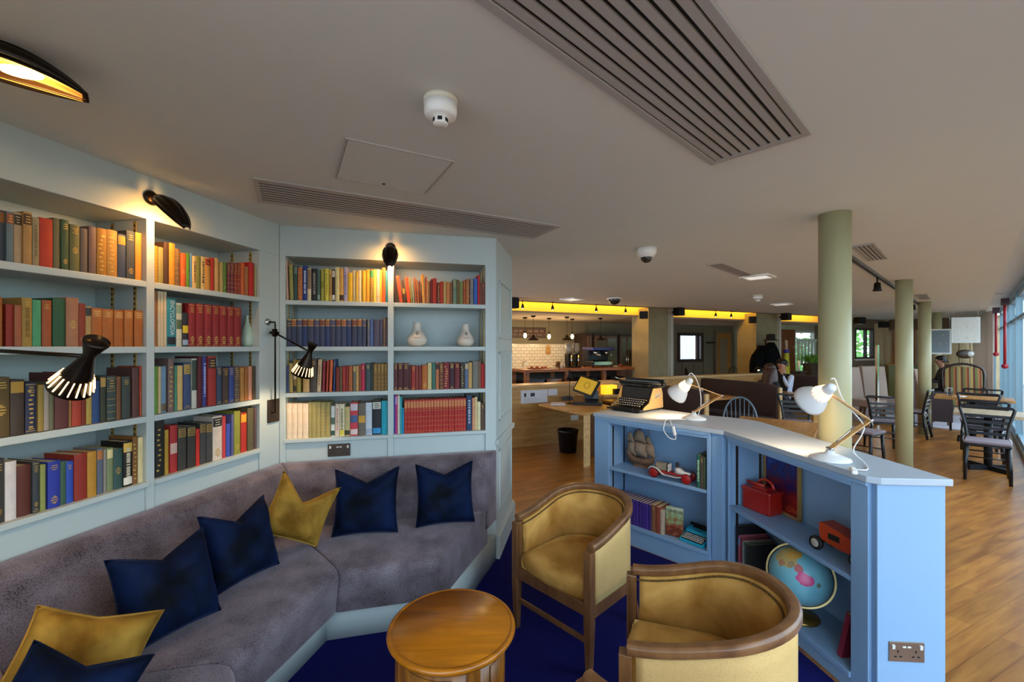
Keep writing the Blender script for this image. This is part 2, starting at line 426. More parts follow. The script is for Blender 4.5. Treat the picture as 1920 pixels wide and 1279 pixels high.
# ================================================================ built-in banquette
def offs(t):
    """plan points of the seat run at distance t in front of the bookcase walls"""
    nA = Vector((dA.y, -dA.x)); nB = Vector((dB.y, -dB.x)); nC = Vector((-dC.y, dC.x))
    def meet(p, d, q, e):
        k = d.x * e.y - d.y * e.x; w = (q[0] - p[0], q[1] - p[1])
        return p[0] + d.x * (w[0] * e.y - w[1] * e.x) / k, p[1] + d.y * (w[0] * e.y - w[1] * e.x) / k
    pA = (A0[0] + nA.x * t, A0[1] + nA.y * t); pB = (O_[0] + nB.x * t, O_[1] + nB.y * t); pC = (A0[0] + nC.x * t, A0[1] + nC.y * t)
    c = (pC[0] + dC.x * .95, pC[1] + dC.y * .95)
    k = t / .8; e = (-.115 + (-.36 + .115) * k, 3.185 + (2.318 - 3.185) * k)
    e = meet(pB, dB, (-.115, 3.185), Vector((-.275, -.867)))
    return [c, meet(pC, dC, pA, dA), meet(pA, dA, pB, dB), e]
def run(prof, i, name, m, parent, inset=.002, bevel=0., sub=0):
    rings = []
    for st, sgn in ((i, 1), (i + 1, -1)):
        other = i + 1 if st == i else i
        ring = []
        for t, z in prof:
            a = Vector(offs(t)[st]); b = Vector(offs(t)[other]); a = a + (b - a).normalized() * inset
            ring.append((a.x, a.y, z))
        rings.append(ring)
    mid = []
    n = 10; R = []
    for k in range(n + 1):
        f = k / n
        R.append([tuple(Vector(p).lerp(Vector(q), f)) for p, q in zip(*rings)])
    g = G(); g.loft(R)
    return g.build(name, m, parent, bevel=bevel, seg=3)
TAUPE = weave('taupe_chenille', '857a82', '32272a', 300, .85, 1., .4, .5)
bq = thing('banquette', 'long built-in corner banquette in taupe chenille below the bookcases', 'banquette')
seatp = [(.16, .20), (.745, .20), (.765, .21), (.79, .36), (.80, .405), (.79, .432), (.765, .446), (.73, .452), (.5, .456), (.16, .45)]
backp = [(0.004, .30), (.215, .30), (.21, .47), (.175, .60), (.135, .74), (.115, .80), (.10, .806), (.08, .82), (.05, .824), (.004, .824)]
plinp = [(0.03, 0.0), (.66, 0.0), (.66, .198), (0.03, .198)]
for i in range(3):
    run(seatp, i, 'seat_cushion', TAUPE, bq, bevel=.012)
    run(backp, i, 'backrest', TAUPE, bq, bevel=.01)
    o = run(plinp, i, 'plinth', PAINT, bq, inset=0.0)
    tag(o, 'pale painted plinth set back under the seat')
# ================================================================ books
ORD = 'first second third fourth fifth sixth seventh eighth ninth tenth eleventh twelfth thirteenth fourteenth fifteenth sixteenth seventeenth eighteenth nineteenth twentieth'.split()
ORD += ['twenty-' + x for x in ORD[:9]] + ['thirtieth', 'thirty-first', 'thirty-second']
GILT = mat('worn_gilt', 'c9a24e', .4, .35, var=.15)
PAGES = mat('yellowed_pages', 'cdbb94', .85, var=.12, vscale=90)
def cloth(h): return mat('book_cloth_' + h, h, .62, var=.13, vscale=45, bump=.12, bscale=400)
def ink(h): return mat('print_' + h, h, .6, var=0)
class Spine:
    def __init__(s, w, bul): s.w = w; s.b = bul
    def y(s, f): return -s.b * (1 - (2 * f - 1) ** 2)
    def patch(s, g, f0, f1, z0, z1, e=.0005):
        n = 4 if f1 - f0 > .3 else 2
        fs = [f0 + (f1 - f0) * i / n for i in range(n + 1)]
        poly = [(s.w * f, s.y(f) - e) for f in fs] + [(s.w * f, s.y(f) + .0006) for f in fs[::-1]]
        g.prism(poly, z0, z1)
def book(w, h, d, col, style, bul=None, seed=0):
    """one bound book standing on its tail: spine toward -y; returns the cover, with pages and lettering under it"""
    r = random.Random(seed); b = min(.004, w * .12) if bul is None else bul
    S = Spine(w, b); t = min(.0026, w * .16); g = G()
    n = 6; fs = [i / n for i in range(n + 1)]
    g.prism([(w * f, S.y(f)) for f in fs] + [(w * f, S.y(f) + t) for f in fs[::-1]], 0, h)
    g.bx(0, t, t * .5, d, 0, h); g.bx(w - t, w, t * .5, d, 0, h)
    if 'r' in style:
        for k in (.16, .33, .5, .67, .84):
            g.prism([(w * f, S.y(f) - .0016) for f in fs] + [(w * f, S.y(f) + .0005) for f in fs[::-1]], h * k - .002, h * k + .002)
    root = g.build('book', cloth(col))
    p = G(); p.bx(t, w - t, .004, d - .004, .003, h - .0035); p.build('pages', PAGES, root)
    gl = G(); go = G(); gt = G(); toks = style.split()
    lab = {}
    def bars(gg, z0, z1, k, f0=.18, f1=.82):
        for i in range(k):
            z = z0 + (z1 - z0) * (i + .5) / k; q = (z1 - z0) / k * .32; j = r.uniform(0, .14)
            S.patch(gg, f0 + j, f1 - j, z - q / 2, z + q / 2, .0009)
    for tk in toks:
        if tk == 'g': bars(gl, h * .80, h * .93, 3)
        elif tk == 'G':
            bars(gl, h * .78, h * .93, 4); bars(gt, h * .05, h * .10, 1); S.patch(gl, .04, .96, h * .955, h * .965); S.patch(gt, .04, .96, h * .03, h * .04)
        elif tk == 'S':
            for k in (.05, .2, .34, .48, .66, .72, .94): S.patch(gl, .02, .98, h * k, h * k + .0016)
            bars(gl, h * .74, h * .92, 3)
        elif tk == 'N':
            for k, e_ in ((.74, .003), (.83, .003), (.96, .005)): q = G(); S.patch(q, .02, .98, h * k, h * k + e_); q.build('gilt_band', GILT, root)
        elif tk == 'o' or tk == 'O':
            zc = h * (.17 if tk == 'o' else .45); R = w * .3
            for k in range(5):
                q = R * math.sin((k + .5) / 5 * PI); z = zc + R * math.cos((k + .5) / 5 * PI) * 1.25
                S.patch(go, .5 - q / w, .5 + q / w, z - R * .16, z + R * .16)
        elif tk == 'X':
            for k in range(9):
                z = h * (.1 + .09 * k); a = r.uniform(.1, .4); S.patch(go, a, a + r.uniform(.2, .45), z, z + h * .03)
        elif tk[0] in 'LMBT' and len(tk) >= 7:
            k0, k1 = {'L': (.76, .96), 'M': (.4, .62), 'B': (.04, .2), 'T': (.36, .97)}[tk[0]]
            q = G(); S.patch(q, .03, .97, h * k0, h * k1, .0006); q.build('title_label', ink(tk[1:7]), root)
            if len(tk) > 7:
                q = G(); bars(q, h * (k0 + .02), h * (k1 - .02), 3); q.build('lettering', ink(tk[8:14]), root)
        elif tk[0] == 't':
            q = G(); z = h * .2
            while z < h * .85:
                l = h * r.uniform(.02, .045); S.patch(q, .3, .72, z, z + l, .0008); z += l + h * r.choice((.008, .012, .03))
            q.build('lettering', ink(tk[1:7]), root)
    if gl.v: gl.build('gilt_lettering', GILT, root)
    if gt.v: gt.build('gilt_tail_band', GILT, root)
    if go.v: go.build('gilt_ornament', GILT, root)
    return root
BOOKN = [0]
def shelf_of_books(bay, rank, zoom, rows, inset=.022, depth=(.13, .17)):
    o, rz, xa, xb = BAYS[bay]; wa = bay < 2; dr = dA if wa else dB
    z0 = SHELFZ[rank][0 if wa else 1] + .0006
    px = xa + .002; ox, oy, k = zoom
    tot = 0
    for i, row in enumerate(rows):
        x0, x1, yt, col, style, desc = row[:6]; lean = math.radians(row[6]) if len(row) > 6 else 0.
        r = random.Random(bay * 1000 + rank * 100 + i)
        ins = inset + r.uniform(-.004, .006)
        fo = (o[0] + (-dr.y) * ins, o[1] + dr.x * ins)      # a plan line through the spines
        u0, u1 = ox + x0 / k, ox + x1 / k
        s0, s1 = lp(u0, fo, dr), lp(u1, fo, dr)
        s0 = max(s0, px + .0008); 
        if s1 < s0 + .007: s1 = s0 + .007
        if s1 > xb - .002: s1 = xb - .002
        if s1 - s0 < .004: continue
        Y = fo[1] + dr.y * (s0 + s1) / 2
        h = EYE - (oy + yt / k - VH) * Y / F - z0
        h = max(.09, min(h, .29 if rank == 0 else .278))
        w = s1 - s0; px = s1; ang = 0.
        if lean:
            ang = abs(lean); w2 = max(.009, w * .8); h = h / math.cos(ang) - w2 * math.sin(ang) * .5
            if lean < 0: ang = min(ang, math.asin(max(.004, (w - .009) / h))); w2 = max(.0085, w - h * math.sin(ang))
        else: w2 = w
        d = r.uniform(*depth)
        b = book(w2, h, d, col, style, seed=BOOKN[0]); BOOKN[0] += 1
        p = (fo[0] + dr.x * s0, fo[1] + dr.y * s0)
        if lean > 0:      # top leans to the left end: foot stays at the right
            b.location = (p[0] + dr.x * (w - w2), p[1] + dr.y * (w - w2), z0 + .0005)
            b.location.z += 0
            b.rotation_euler = (0, -ang, rz); 
        elif lean < 0:
            b.location = (p[0], p[1], z0 + .0005 + w2 * math.sin(ang)); b.rotation_euler = (0, ang, rz)
        else:
            b.location = (p[0], p[1], z0); b.rotation_euler = (0, 0, rz)
        if lean > 0: b.location.z = z0 + .0005
        place = f'{ORD[tot]} from the left on {RANK[rank]} shelf of the {BAY[bay].replace(" from the left", "")}'
        tot += 1
        tag(b, f'{desc} book, {place}', 'book', f'books on the {RANK[rank]} shelf of the {BAY[bay].replace(" from the left", "")}')
Z1 = (0, 330, 3.654); Z2 = (0, 640, 3.552); Z3 = (270, 430, 5.33); Z4 = (270, 650, 4.917); Z5 = (490, 440, 5.812); Z6 = (490, 650, 5.812); Z7 = (720, 470, 6.733); Z8 = (720, 650, 6.396)
shelf_of_books(0, 0, Z1, [
 (-40, 33, 232, '3c4552', 'L8a5a2c', 'slate blue ornate-topped'), (37, 92, 245, '5e7480', 'L8c4f32:d8b070', 'grey-blue red-topped'), (95, 148, 252, 'b39a78', 'L3a3324:c8b080', 'beige dark-labelled'),
 (152, 218, 248, 'a9834f', 'L4a3018:c8a860', 'tan ornate-labelled'), (222, 268, 285, '968868', 't7a6c50', 'faded grey-beige'), (272, 360, 292, 'b5361c', 'p', 'plain vermilion'),
 (365, 412, 290, '6b6646', 'p', 'plain olive'), (415, 470, 300, '3f5638', 'g o', 'dark green gilt'), (478, 545, 335, '65653c', 'g O', 'moss green gilt-ornamented'), (550, 598, 360, '5d5450', 'p', 'short grey-brown'),
 (608, 658, 348, '6e5650', 'p', 'mauve-brown'), (663, 730, 360, '9a6d1f', 'X', 'ochre'), (733, 803, 372, 'a97c34', 'X g', 'ornate ochre'), (806, 860, 400, '35425c', 'Lb08a30', 'blue book-cloth gold-topped'), (866, 922, 378, '3f4448', 'g o', 'slate grey gilt'), (926, 988, 390, 'c6872a', 'p', 'golden orange')])
shelf_of_books(0, 1, Z1, [
 (-25, 15, 830, '9c5f2a', 'p', 'orange-brown'), (40, 92, 880, '8f2a1c', 'p', 'deep red'), (98, 147, 885, 'a2603f', 'p', 'salmon brown'), (150, 218, 835, 'a5853c', 'g t7d6020', 'tall mustard'),
 (222, 280, 850, '4f9e70', 'p', 'pale jade green'), (288, 352, 852, 'a1542c', 'g', 'rust gilt'), (362, 446, 838, '2c5a3c', 'p', 'thick forest green'), (450, 538, 835, 'a97556', 'O', 'thick dusty pink'),
 (540, 583, 873, '8f3a24', 'o', 'red-brown gilt'), (586, 625, 893, 'b0905a', 'L3a3a3c B6a6050', 'tan slate-topped'), (628, 700, 905, 'ac6428', 'Lb87838:e0b878', 'orange-tan set'), (702, 775, 912, 'ac6428', 'Lb87838:e0b878', 'orange-tan set'),
 (778, 845, 918, 'a96024', 'Lb87838:e0b878', 'orange-tan set'), (848, 910, 918, 'ad6628', 'Lb87838:e0b878', 'orange-tan set'), (920, 985, 922, 'ac6225', 'Lb87838:e0b878', 'orange-tan set')])
shelf_of_books(0, 2, Z2, [
 (-60, 62, 240, '5a4a26', 'O g', 'thick olive-brown gilt'), (68, 160, 255, '3e342c', 'Lb08a34', 'thick dark gold-labelled'), (168, 243, 275, '262c4a', 'X G', 'navy gilt-patterned'), (248, 290, 290, '97803c', 'p', 'tan'),
 (292, 325, 292, '9c948a', 'p', 'thin light grey'), (328, 358, 270, '6c6a50', 'p', 'thin grey-olive'), (362, 458, 207, '5e3230', 'p', 'tall thick maroon'), (460, 472, 300, 'a07840', 'p', 'very thin tan'),
 (474, 540, 330, 'b0402a', 'p', 'red-orange'), (543, 570, 330, '7e2a1c', 'p', 'dark red'), (574, 610, 270, 'b59a4a', 'p', 'straw yellow'), (612, 662, 265, '2c4a7c', 'p', 'mid blue'), (668, 705, 230, '3c4030', 'Lb09050', 'black-green tan-topped'), (712, 772, 230, '3d4a48', 'S', 'slate green gilt-banded'),
 (775, 805, 235, '7a5030', 'p', 'thin brown'), (808, 868, 235, '3e4642', 'g', 'dark slate'), (880, 925, 175, '5e3a34', 'p', 'tall maroon-brown'), (930, 978, 165, 'b5492a', 'O', 'tall orange-red gilt')])
shelf_of_books(0, 3, Z2, [
 (-60, 28, 785, '3a3834', 'g o', 'dark grey gilt'), (33, 108, 800, 'd6cfcc', 'p', 'plain white'), (112, 203, 825, '5c2a20', 'r', 'thick brown leather ribbed'), (206, 262, 800, '353c42', 'G o', 'slate gilt-emblem'), (268, 303, 822, '8a9450', 'p', 'thin sage green'), (318, 400, 798, '25389c', 'g o', 'thick royal blue gilt'),
 (402, 438, 800, '3a5c48', 'p', 'thin dark green'), (440, 487, 800, '2a4cb0', 'g', 'bright blue'), (490, 578, 750, '8e2c20', 'p', 'thick brick red'), (582, 642, 735, 'b5852c', 'p', 'golden brown'), (646, 685, 715, '5a6478', 'Lb07038', 'blue-grey orange-labelled'), (690, 709, 720, '8c8880', 'p', 'thin grey'),
 (712, 752, 710, '7a8660', 'Ld8c890', 'sage cream-labelled'), (755, 815, 715, '33504c', 'O', 'dark teal green'), (820, 880, 665, '14130f', 'Ld8b04c tc8c0a8 Be8e0d0', 'thick black white-lettered'), (884, 915, 635, '7c5428', 'X', 'tall tan patterned'), (918, 956, 640, 'd8c898', 'p', 'tall cream')])
shelf_of_books(1, 0, Z3, [
 (100, 138, 165, 'b0862a', 'X', 'ochre'), (142, 193, 180, '9a8c50', 'p', 'olive tan'), (200, 248, 130, '4c3222', 'p', 'tall dark brown'), (252, 308, 140, 'c68c28', 'p', 'tall amber'), (312, 358, 195, '7c5c3a', 'S', 'brown ruled'), (368, 420, 240, 'd2622a', 'O', 'bright orange'), (424, 455, 240, '5c8c2c', 'p', 'leaf green'), (458, 480, 240, '6a98c4', 'p', 'light blue'),
 (486, 522, 270, 'd8bc7c', 't7a4a2a', 'cream patterned'), (524, 562, 270, '7c7c34', 'p', 'olive'), (566, 608, 275, 'd4b878', 'X t4a3020', 'cream dark-patterned'), (612, 662, 285, 'c28a3c', 'L8c2c1c X', 'gold and red'), (666, 700, 285, 'b02c1c', 'p', 'scarlet'), (702, 745, 290, 'd0a060', 'p', 'tan'), (765, 790, 330, 'b0a068', 'p', 'pale khaki'), (793, 825, 330, '5c7c34', 'o', 'grass green'),
 (832, 862, 335, '7a3640', 'S', 'plum gilt-banded'), (866, 898, 335, '7a3640', 'S', 'plum gilt-banded'), (905, 932, 340, '963a30', 'S', 'brick gilt-banded'), (936, 962, 340, '963a30', 'S', 'brick gilt-banded'), (966, 1005, 340, 'd0622c', 'p', 'orange'), (1008, 1042, 372, 'b07040', 'p', 'terracotta'), (1050, 1100, 335, 'c02420', 'p', 'bright red'), (1105, 1130, 370, 'b0a870', 'p', 'cream-green')])
shelf_of_books(1, 1, Z3, [
 (103, 130, 615, 'a0683a', 'p', 'tall orange-brown'), (133, 163, 618, 'd8c4a0', 'p', 'tall cream'), (165, 195, 622, 'd8c4a0', 'p', 'tall cream'), (197, 226, 625, 'd8c4a0', 'p', 'tall cream'), (230, 318, 695, '2c8a98', 'B20242c', 'thick teal encyclopedia'), (322, 378, 738, 'd6d2b8', 'L8ca088 M5c7050', 'white picture-spined'), (385, 442, 835, '2c2c34', 'Me0c020 Ba0b0c8', 'short black-and-yellow'),
 (446, 515, 740, '8e2428', 'G o', 'crimson gilt set'), (518, 598, 745, '8e2428', 'G o', 'crimson gilt set'), (604, 680, 752, '8e2428', 'G o', 'crimson gilt set'), (685, 753, 758, '8e2428', 'G o', 'crimson gilt set'), (758, 830, 768, '8e2428', 'G o', 'crimson gilt set'), (835, 900, 775, '8e2428', 'G o', 'crimson gilt set'), (905, 970, 782, '8e2428', 'G o', 'crimson gilt set')])
shelf_of_books(1, 2, Z4, [
 (98, 122, 180, '6a9c3c', 'p', 'leaf green'), (126, 156, 185, 'd0b888', 'p', 'cream'), (158, 203, 180, '6c8ca8', 'B6a5a48', 'blue-topped picture'), (222, 276, 110, '7c645c', 'X', 'tall taupe'), (280, 305, 178, '4c8c70', 'p', 'sea green'), (308, 356, 175, 'd0b070', 'p', 'straw'), (365, 430, 150, '3c4c74', 'G Lb09048:3a2a18', 'blue gold-topped'), (440, 486, 110, 'c8c8b8', 'T3a4840', 'white-jacketed'),
 (490, 533, 90, '5c1c20', 'p', 'tall dark maroon'), (538, 575, 90, '3c3c80', 'tb0b8e0', 'tall violet-blue'), (592, 664, 90, 'a03028', 'L3c2020:c8a860', 'tall red dark-labelled'), (670, 718, 185, '34445c', 'G', 'dark blue gilt'), (725, 782, 195, '4c3a34', 'G', 'dark brown gilt'), (786, 830, 190, '34488c', 'G', 'blue gilt'), (836, 882, 185, '64544a', 'S', 'grey-brown ruled'), (886, 925, 195, 'b07c3c', 'p', 'orange-tan'), (930, 958, 205, 'a8662c', 'p', 'orange-brown'), (962, 995, 180, 'd09070', 'p', 'salmon'), (1002, 1028, 180, '4c3a24', 'p', 'dark brown')])
shelf_of_books(1, 3, Z4, [
 (105, 186, 640, '1c1a18', 'X', 'oversized black'), (192, 226, 768, 'b58c2c', 'p', 'ochre'), (240, 306, 725, 'b02c2c', 'Md8b0a0', 'red white-labelled'), (312, 388, 740, '3c3834', 'L8c7038:3a3020', 'thick charcoal gilt-topped'), (400, 475, 730, '36322e', 'L8c7038:3a3020', 'thick charcoal gilt-topped'), (480, 512, 760, 'c8281c', 'p', 'thin bright red'), (516, 570, 700, '3c3c3c', 'L8c7038:3a3020', 'charcoal gilt-topped'), (575, 628, 700, '3c3c3c', 'L8c7038:3a3020', 'charcoal gilt-topped'),
 (634, 718, 640, 'cfc2b4', 'L1c1a1a:d0c8b0 o', 'thick off-white black-labelled'), (722, 752, 640, 'c03c40', 'p', 'rose red'), (758, 795, 710, '3a50a8', 'p', 'short blue'), (799, 825, 625, '5a5c90', 'p', 'violet grey'), (830, 886, 595, '8c8c34', 'o', 'lime olive'), (893, 945, 610, 'b82c20', 'Le0a028', 'red yellow-topped'), (955, 1010, 565, '5c5438', 'p', 'tall olive brown'), (1016, 1062, 560, '5c4444', 'p', 'tall dark mauve')])
shelf_of_books(2, 0, Z5, [
 (246, 296, 290, 'd8a898', 'p', 'tall pale pink', 2), (303, 350, 335, '9c9650', 'p', 'khaki', 1.5), (353, 392, 335, '3c5450', 'L6c8478', 'dark teal'), (397, 447, 360, 'b0663c', 'X', 'rust'), (452, 498, 340, '1c3c84', 'tc8d0e0', 'dark blue white-lettered'), (502, 543, 365, 'd8cca8', 'T8c7458', 'cream lettered'), (548, 606, 370, '24242c', 't8c8878', 'black lettered'), (609, 640, 385, '4c6458', 'B84a098', 'grey-green'),
 (650, 685, 375, 'b0a848', 'M8c8c30', 'yellow-khaki'), (692, 735, 370, 'd8cc4c', 'tb09c2c', 'lemon yellow'), (738, 766, 380, 'c09c48', 't806020', 'ochre striped'), (769, 803, 380, '3c201c', 'Ld8c8b0 Be0d8c8', 'dark brown and white'), (806, 850, 355, 'd8cc90', 'p', 'pale primrose'), (853, 895, 370, 'd0a050', 'B3c2c1c', 'apricot'), (900, 938, 355, 'b0a8c8', 't6c6490', 'lavender'), (943, 994, 415, 'e0b420', 'p', 'thick golden yellow'), (1000, 1027, 390, 'e0cc98', 'p', 'cream'), (1030, 1055, 400, 'd8b040', 'p', 'buttery yellow'), (1058, 1090, 390, 'e0d0a0', 'p', 'ivory'), (1100, 1138, 390, 'e0b030', 'p', 'yellow'), (1142, 1180, 380, 'e09c28', 'p', 'yellow-orange'), (1185, 1220, 380, '9c7c34', 'L2c8c5c X', 'green-topped ochre'), (1222, 1252, 380, 'e8cc58', 'p', 'pale yellow'), (1255, 1290, 380, 'd8ccac', 'o', 'off-white'), (1292, 1312, 385, 'e0b038', 'p', 'thin yellow'), (1315, 1352, 360, 'e06024', 'p', 'bright orange'), (1355, 1382, 395, '2c909c', 'p', 'teal')], depth=(.12, .15))
navy = [(262, 322), (325, 382), (385, 443), (448, 502), (505, 570), (573, 630), (633, 690), (693, 745), (748, 807), (810, 865), (868, 925), (928, 980), (985, 1040), (1043, 1095), (1098, 1143)]
shelf_of_books(2, 1, Z5, [(a, b, 920, ('3c4058', '38405c', '3a425c', '2c3c68')[i % 4], 'N L' + ('7a4434', '9c6038', '54506a')[i % 3] if i not in (0,) else 'N', 'navy gilt-banded set') for i, (a, b) in enumerate(navy)] + [
 (1155, 1181, 930, '5c6478', 'S', 'thin grey-blue ruled'), (1185, 1219, 918, '4c6498', 'p', 'cornflower blue'), (1225, 1285, 930, '504c60', 'p', 'grey-violet'), (1288, 1322, 930, '4c4860', 'p', 'dusky violet'), (1328, 1352, 912, '6c5040', 'S', 'thin brown'), (1355, 1382, 900, '4c4850', 'p', 'dark grey')])
shelf_of_books(2, 2, Z6, [
 (268, 300, 210, '3c4a74', 'p', 'navy'), (303, 345, 180, 'b09a58', 'X', 'tan patterned'), (350, 382, 140, '8c6c34', 'Me0c8a0 B2c2420', 'brown multicoloured'), (386, 430, 150, '9c8c3c', 'X', 'olive yellow'), (455, 525, 175, 'd0a468', 'X', 'thick tan'), (535, 603, 130, '504842', 'g', 'thick dark grey'), (606, 660, 140, 'd8bc94', 't9c7c58', 'tall beige', -2), (664, 700, 165, '9c3440', 'p', 'rose red', -2), (705, 735, 150, 'c0503c', 'p', 'coral', -2), (738, 780, 145, 'd06034', 'g', 'orange', -2), (785, 806, 140, '2c4c80', 'g', 'leaning mid blue', -4), (812, 850, 225, '7c2c1c', 'p', 'dark red'), (855, 880, 220, '6c5434', 'p', 'thin brown'), (885, 915, 215, 'a8342c', 'p', 'red'), (918, 950, 215, '8c2820', 'p', 'wine red'), (953, 992, 210, 'b06030', 'p', 'orange-brown'), (1000, 1030, 205, '6c6c60', 'Lc0a068', 'grey tan-topped'), (1033, 1060, 210, 'c09858', 'p', 'tan'), (1065, 1086, 200, '8c4c34', 'p', 'thin brown-red'), (1089, 1128, 190, 'b82c4c', 'g', 'crimson pink'), (1135, 1190, 180, '3c4c50', 'g', 'thick slate'), (1194, 1220, 180, '2c3c34', 'p', 'black-green'), (1223, 1260, 185, '7c5c2c', 'S', 'brown gold-ruled set'), (1262, 1299, 185, '7c5c2c', 'S', 'brown gold-ruled set'), (1301, 1338, 185, '7c5c2c', 'S', 'brown gold-ruled set'), (1340, 1375, 185, '7c5c2c', 'S', 'brown gold-ruled set')])
shelf_of_books(2, 3, Z6, [(a, b, 618, 'e2ccb0', 'p', 'cream set') for a, b in ((275, 330), (332, 390), (393, 450), (453, 512))] + [(a, b, 606, '9c9058', 'X' if i > 2 else 'p', 'olive khaki set') for i, (a, b) in enumerate(((514, 550), (552, 598), (600, 645), (648, 695), (697, 752)))] + [
 (760, 800, 645, 'd0d4d0', 'M4c6458 B2c4c40', 'white leaf-patterned'), (805, 850, 625, 'd8c8b4', 'tc0806c', 'cream'), (853, 905, 625, 'd8d0b0', 't8c7c54 Be0d048', 'ivory yellow-footed'), (908, 965, 655, 'c0b078', 'B3c3420', 'khaki'), (970, 1052, 610, 'd0404c', 'Lc8c0c8 M4c6490 Be8d0c8', 'thick red-and-white'), (1056, 1132, 620, '6c6458', 'Md09c38', 'thick grey-brown'), (1136, 1205, 610, 'c8d0d8', 'Ba8b8c8', 'thick white-blue'), (1212, 1305, 590, '20242c', 'B2c90c8 Lc8c8b8:20242c', 'thick black blue-footed'), (1310, 1382, 590, '18a0b4', 'p', 'thick turquoise')])
shelf_of_books(3, 0, Z7, [
 (118, 185, 285, '3c281c', 'p', 'leaning dark brown', 9), (187, 240, 320, 'b8482c', 'L', 'leaning brick orange', 8), (243, 285, 372, '4c3420', 'Mb09038', 'leaning umber', 7), (287, 336, 335, 'd0481c', 'p', 'leaning orange-red', 6), (338, 360, 340, '8c8038', 'p', 'leaning olive', 5), (362, 388, 440, '8c9c80', 'p', 'short leaning grey-green', 5), (390, 418, 345, '9c4428', 'S', 'leaning rust', 4), (420, 446, 370, 'a8582c', 'S', 'leaning copper', 4), (449, 473, 385, '84341c', 'p', 'leaning dark red', 3),
 (476, 520, 300, 'd09440', 'X', 'tall amber', 2), (523, 540, 330, 'b0502c', 'p', 'thin red-brown'), (543, 562, 380, 'b0905c', 'p', 'thin tan'), (565, 587, 385, '7c4428', 'p', 'thin brown'), (590, 616, 360, '7c201c', 'p', 'maroon'), (619, 665, 350, 'a82c1c', 'p', 'thick red'), (671, 709, 400, '7c3420', 'X', 'brown-red'), (712, 746, 390, 'b0301c', 'p', 'blood red'), (751, 789, 390, 'b8985c', 'p', 'tan'), (793, 830, 395, 'c0743c', 'S', 'orange-tan'), (833, 862, 400, '84502c', 'p', 'brown'), (870, 915, 360, '64806c', 'S', 'sea grey'), (919, 951, 370, '6c5c34', 'p', 'olive brown'), (955, 996, 390, '7c8048', 'p', 'moss green'), (1000, 1031, 380, 'a84420', 'S', 'rust red'), (1036, 1077, 360, 'a86434', 'X', 'chestnut'), (1086, 1128, 360, '74707c', 'S', 'mauve-grey'), (1135, 1178, 355, '3464b8', 'p', 'bright blue'), (1183, 1210, 310, 'b82428', 'p', 'tall red'), (1213, 1236, 405, '7c4c38', 'p', 'brown'), (1239, 1276, 405, '84443c', 'g', 'red-brown')], depth=(.11, .14))
shelf_of_books(3, 2, Z8, [
 (120, 160, 205, '5c2c30', 'G', 'plum gilt'), (165, 225, 200, '501c24', 'G', 'thick wine gilt'), (229, 300, 200, '4c1c24', 'G', 'thick maroon gilt'), (303, 325, 225, '5c2828', 'p', 'thin maroon'), (329, 377, 230, '9c2c24', 'G', 'red gilt'), (381, 412, 235, '8c3c30', 'p', 'brown-red'), (415, 450, 235, '7c2c24', 'p', 'dark red'), (456, 520, 220, 'b86424', 'o', 'thick orange'), (525, 571, 195, 'd0c084', 'p', 'cream'), (575, 617, 195, '3c6c60', 'p', 'teal green'), (621, 660, 195, 'c0724c', 'L3c2c24', 'terracotta'), (664, 712, 195, '6c3c28', 'S', 'brown ruled'), (716, 780, 190, '84202c', 'X', 'crimson dotted'), (786, 843, 190, '3c1c28', 'G', 'aubergine'), (848, 908, 190, '6c2024', 'g', 'ox-blood'), (918, 965, 195, '3c3830', 'X', 'charcoal patterned'), (970, 1010, 195, '5c6c88', 'Lc0a880', 'blue-grey tan-topped'), (1013, 1055, 190, 'c0985c', 'p', 'gold-tan'), (1062, 1130, 175, '74726a', 'p', 'thick grey'), (1133, 1160, 175, '7c5c44', 'p', 'thin brown'), (1163, 1210, 205, 'a81c14', 'p', 'bright red')])
nred = 21
shelf_of_books(3, 3, Z8, [
 (105, 133, 585, '3450a8', 'p', 'tall blue'), (134, 162, 585, 'b82c74', 'Lc88cb0', 'tall magenta'), (165, 188, 585, 'd8ccb8', 'p', 'tall cream'), (190, 214, 600, '2ca0a8', 'p', 'tall aqua'), (216, 241, 735, '1c84b0', 'p', 'short blue-green')] +
 [(244 + 741 * i / nred, 244 + 741 * (i + .97) / nred, 642 - 27 * i / nred, 'b02420', 'Lc8704c S', 'red gilt-banded set') for i in range(nred)] + [
 (991, 1052, 580, '24385c', 'tb0b8c0', 'tall navy lettered'), (1058, 1087, 615, 'd0906c', 'p', 'salmon'), (1089, 1118, 605, 'd8bc88', 'p', 'buff'), (1121, 1157, 660, 'd8d0a4', 'p', 'short ivory'), (1160, 1210, 680, '5c4438', 'g', 'short dark brown')], depth=(.14, .18))
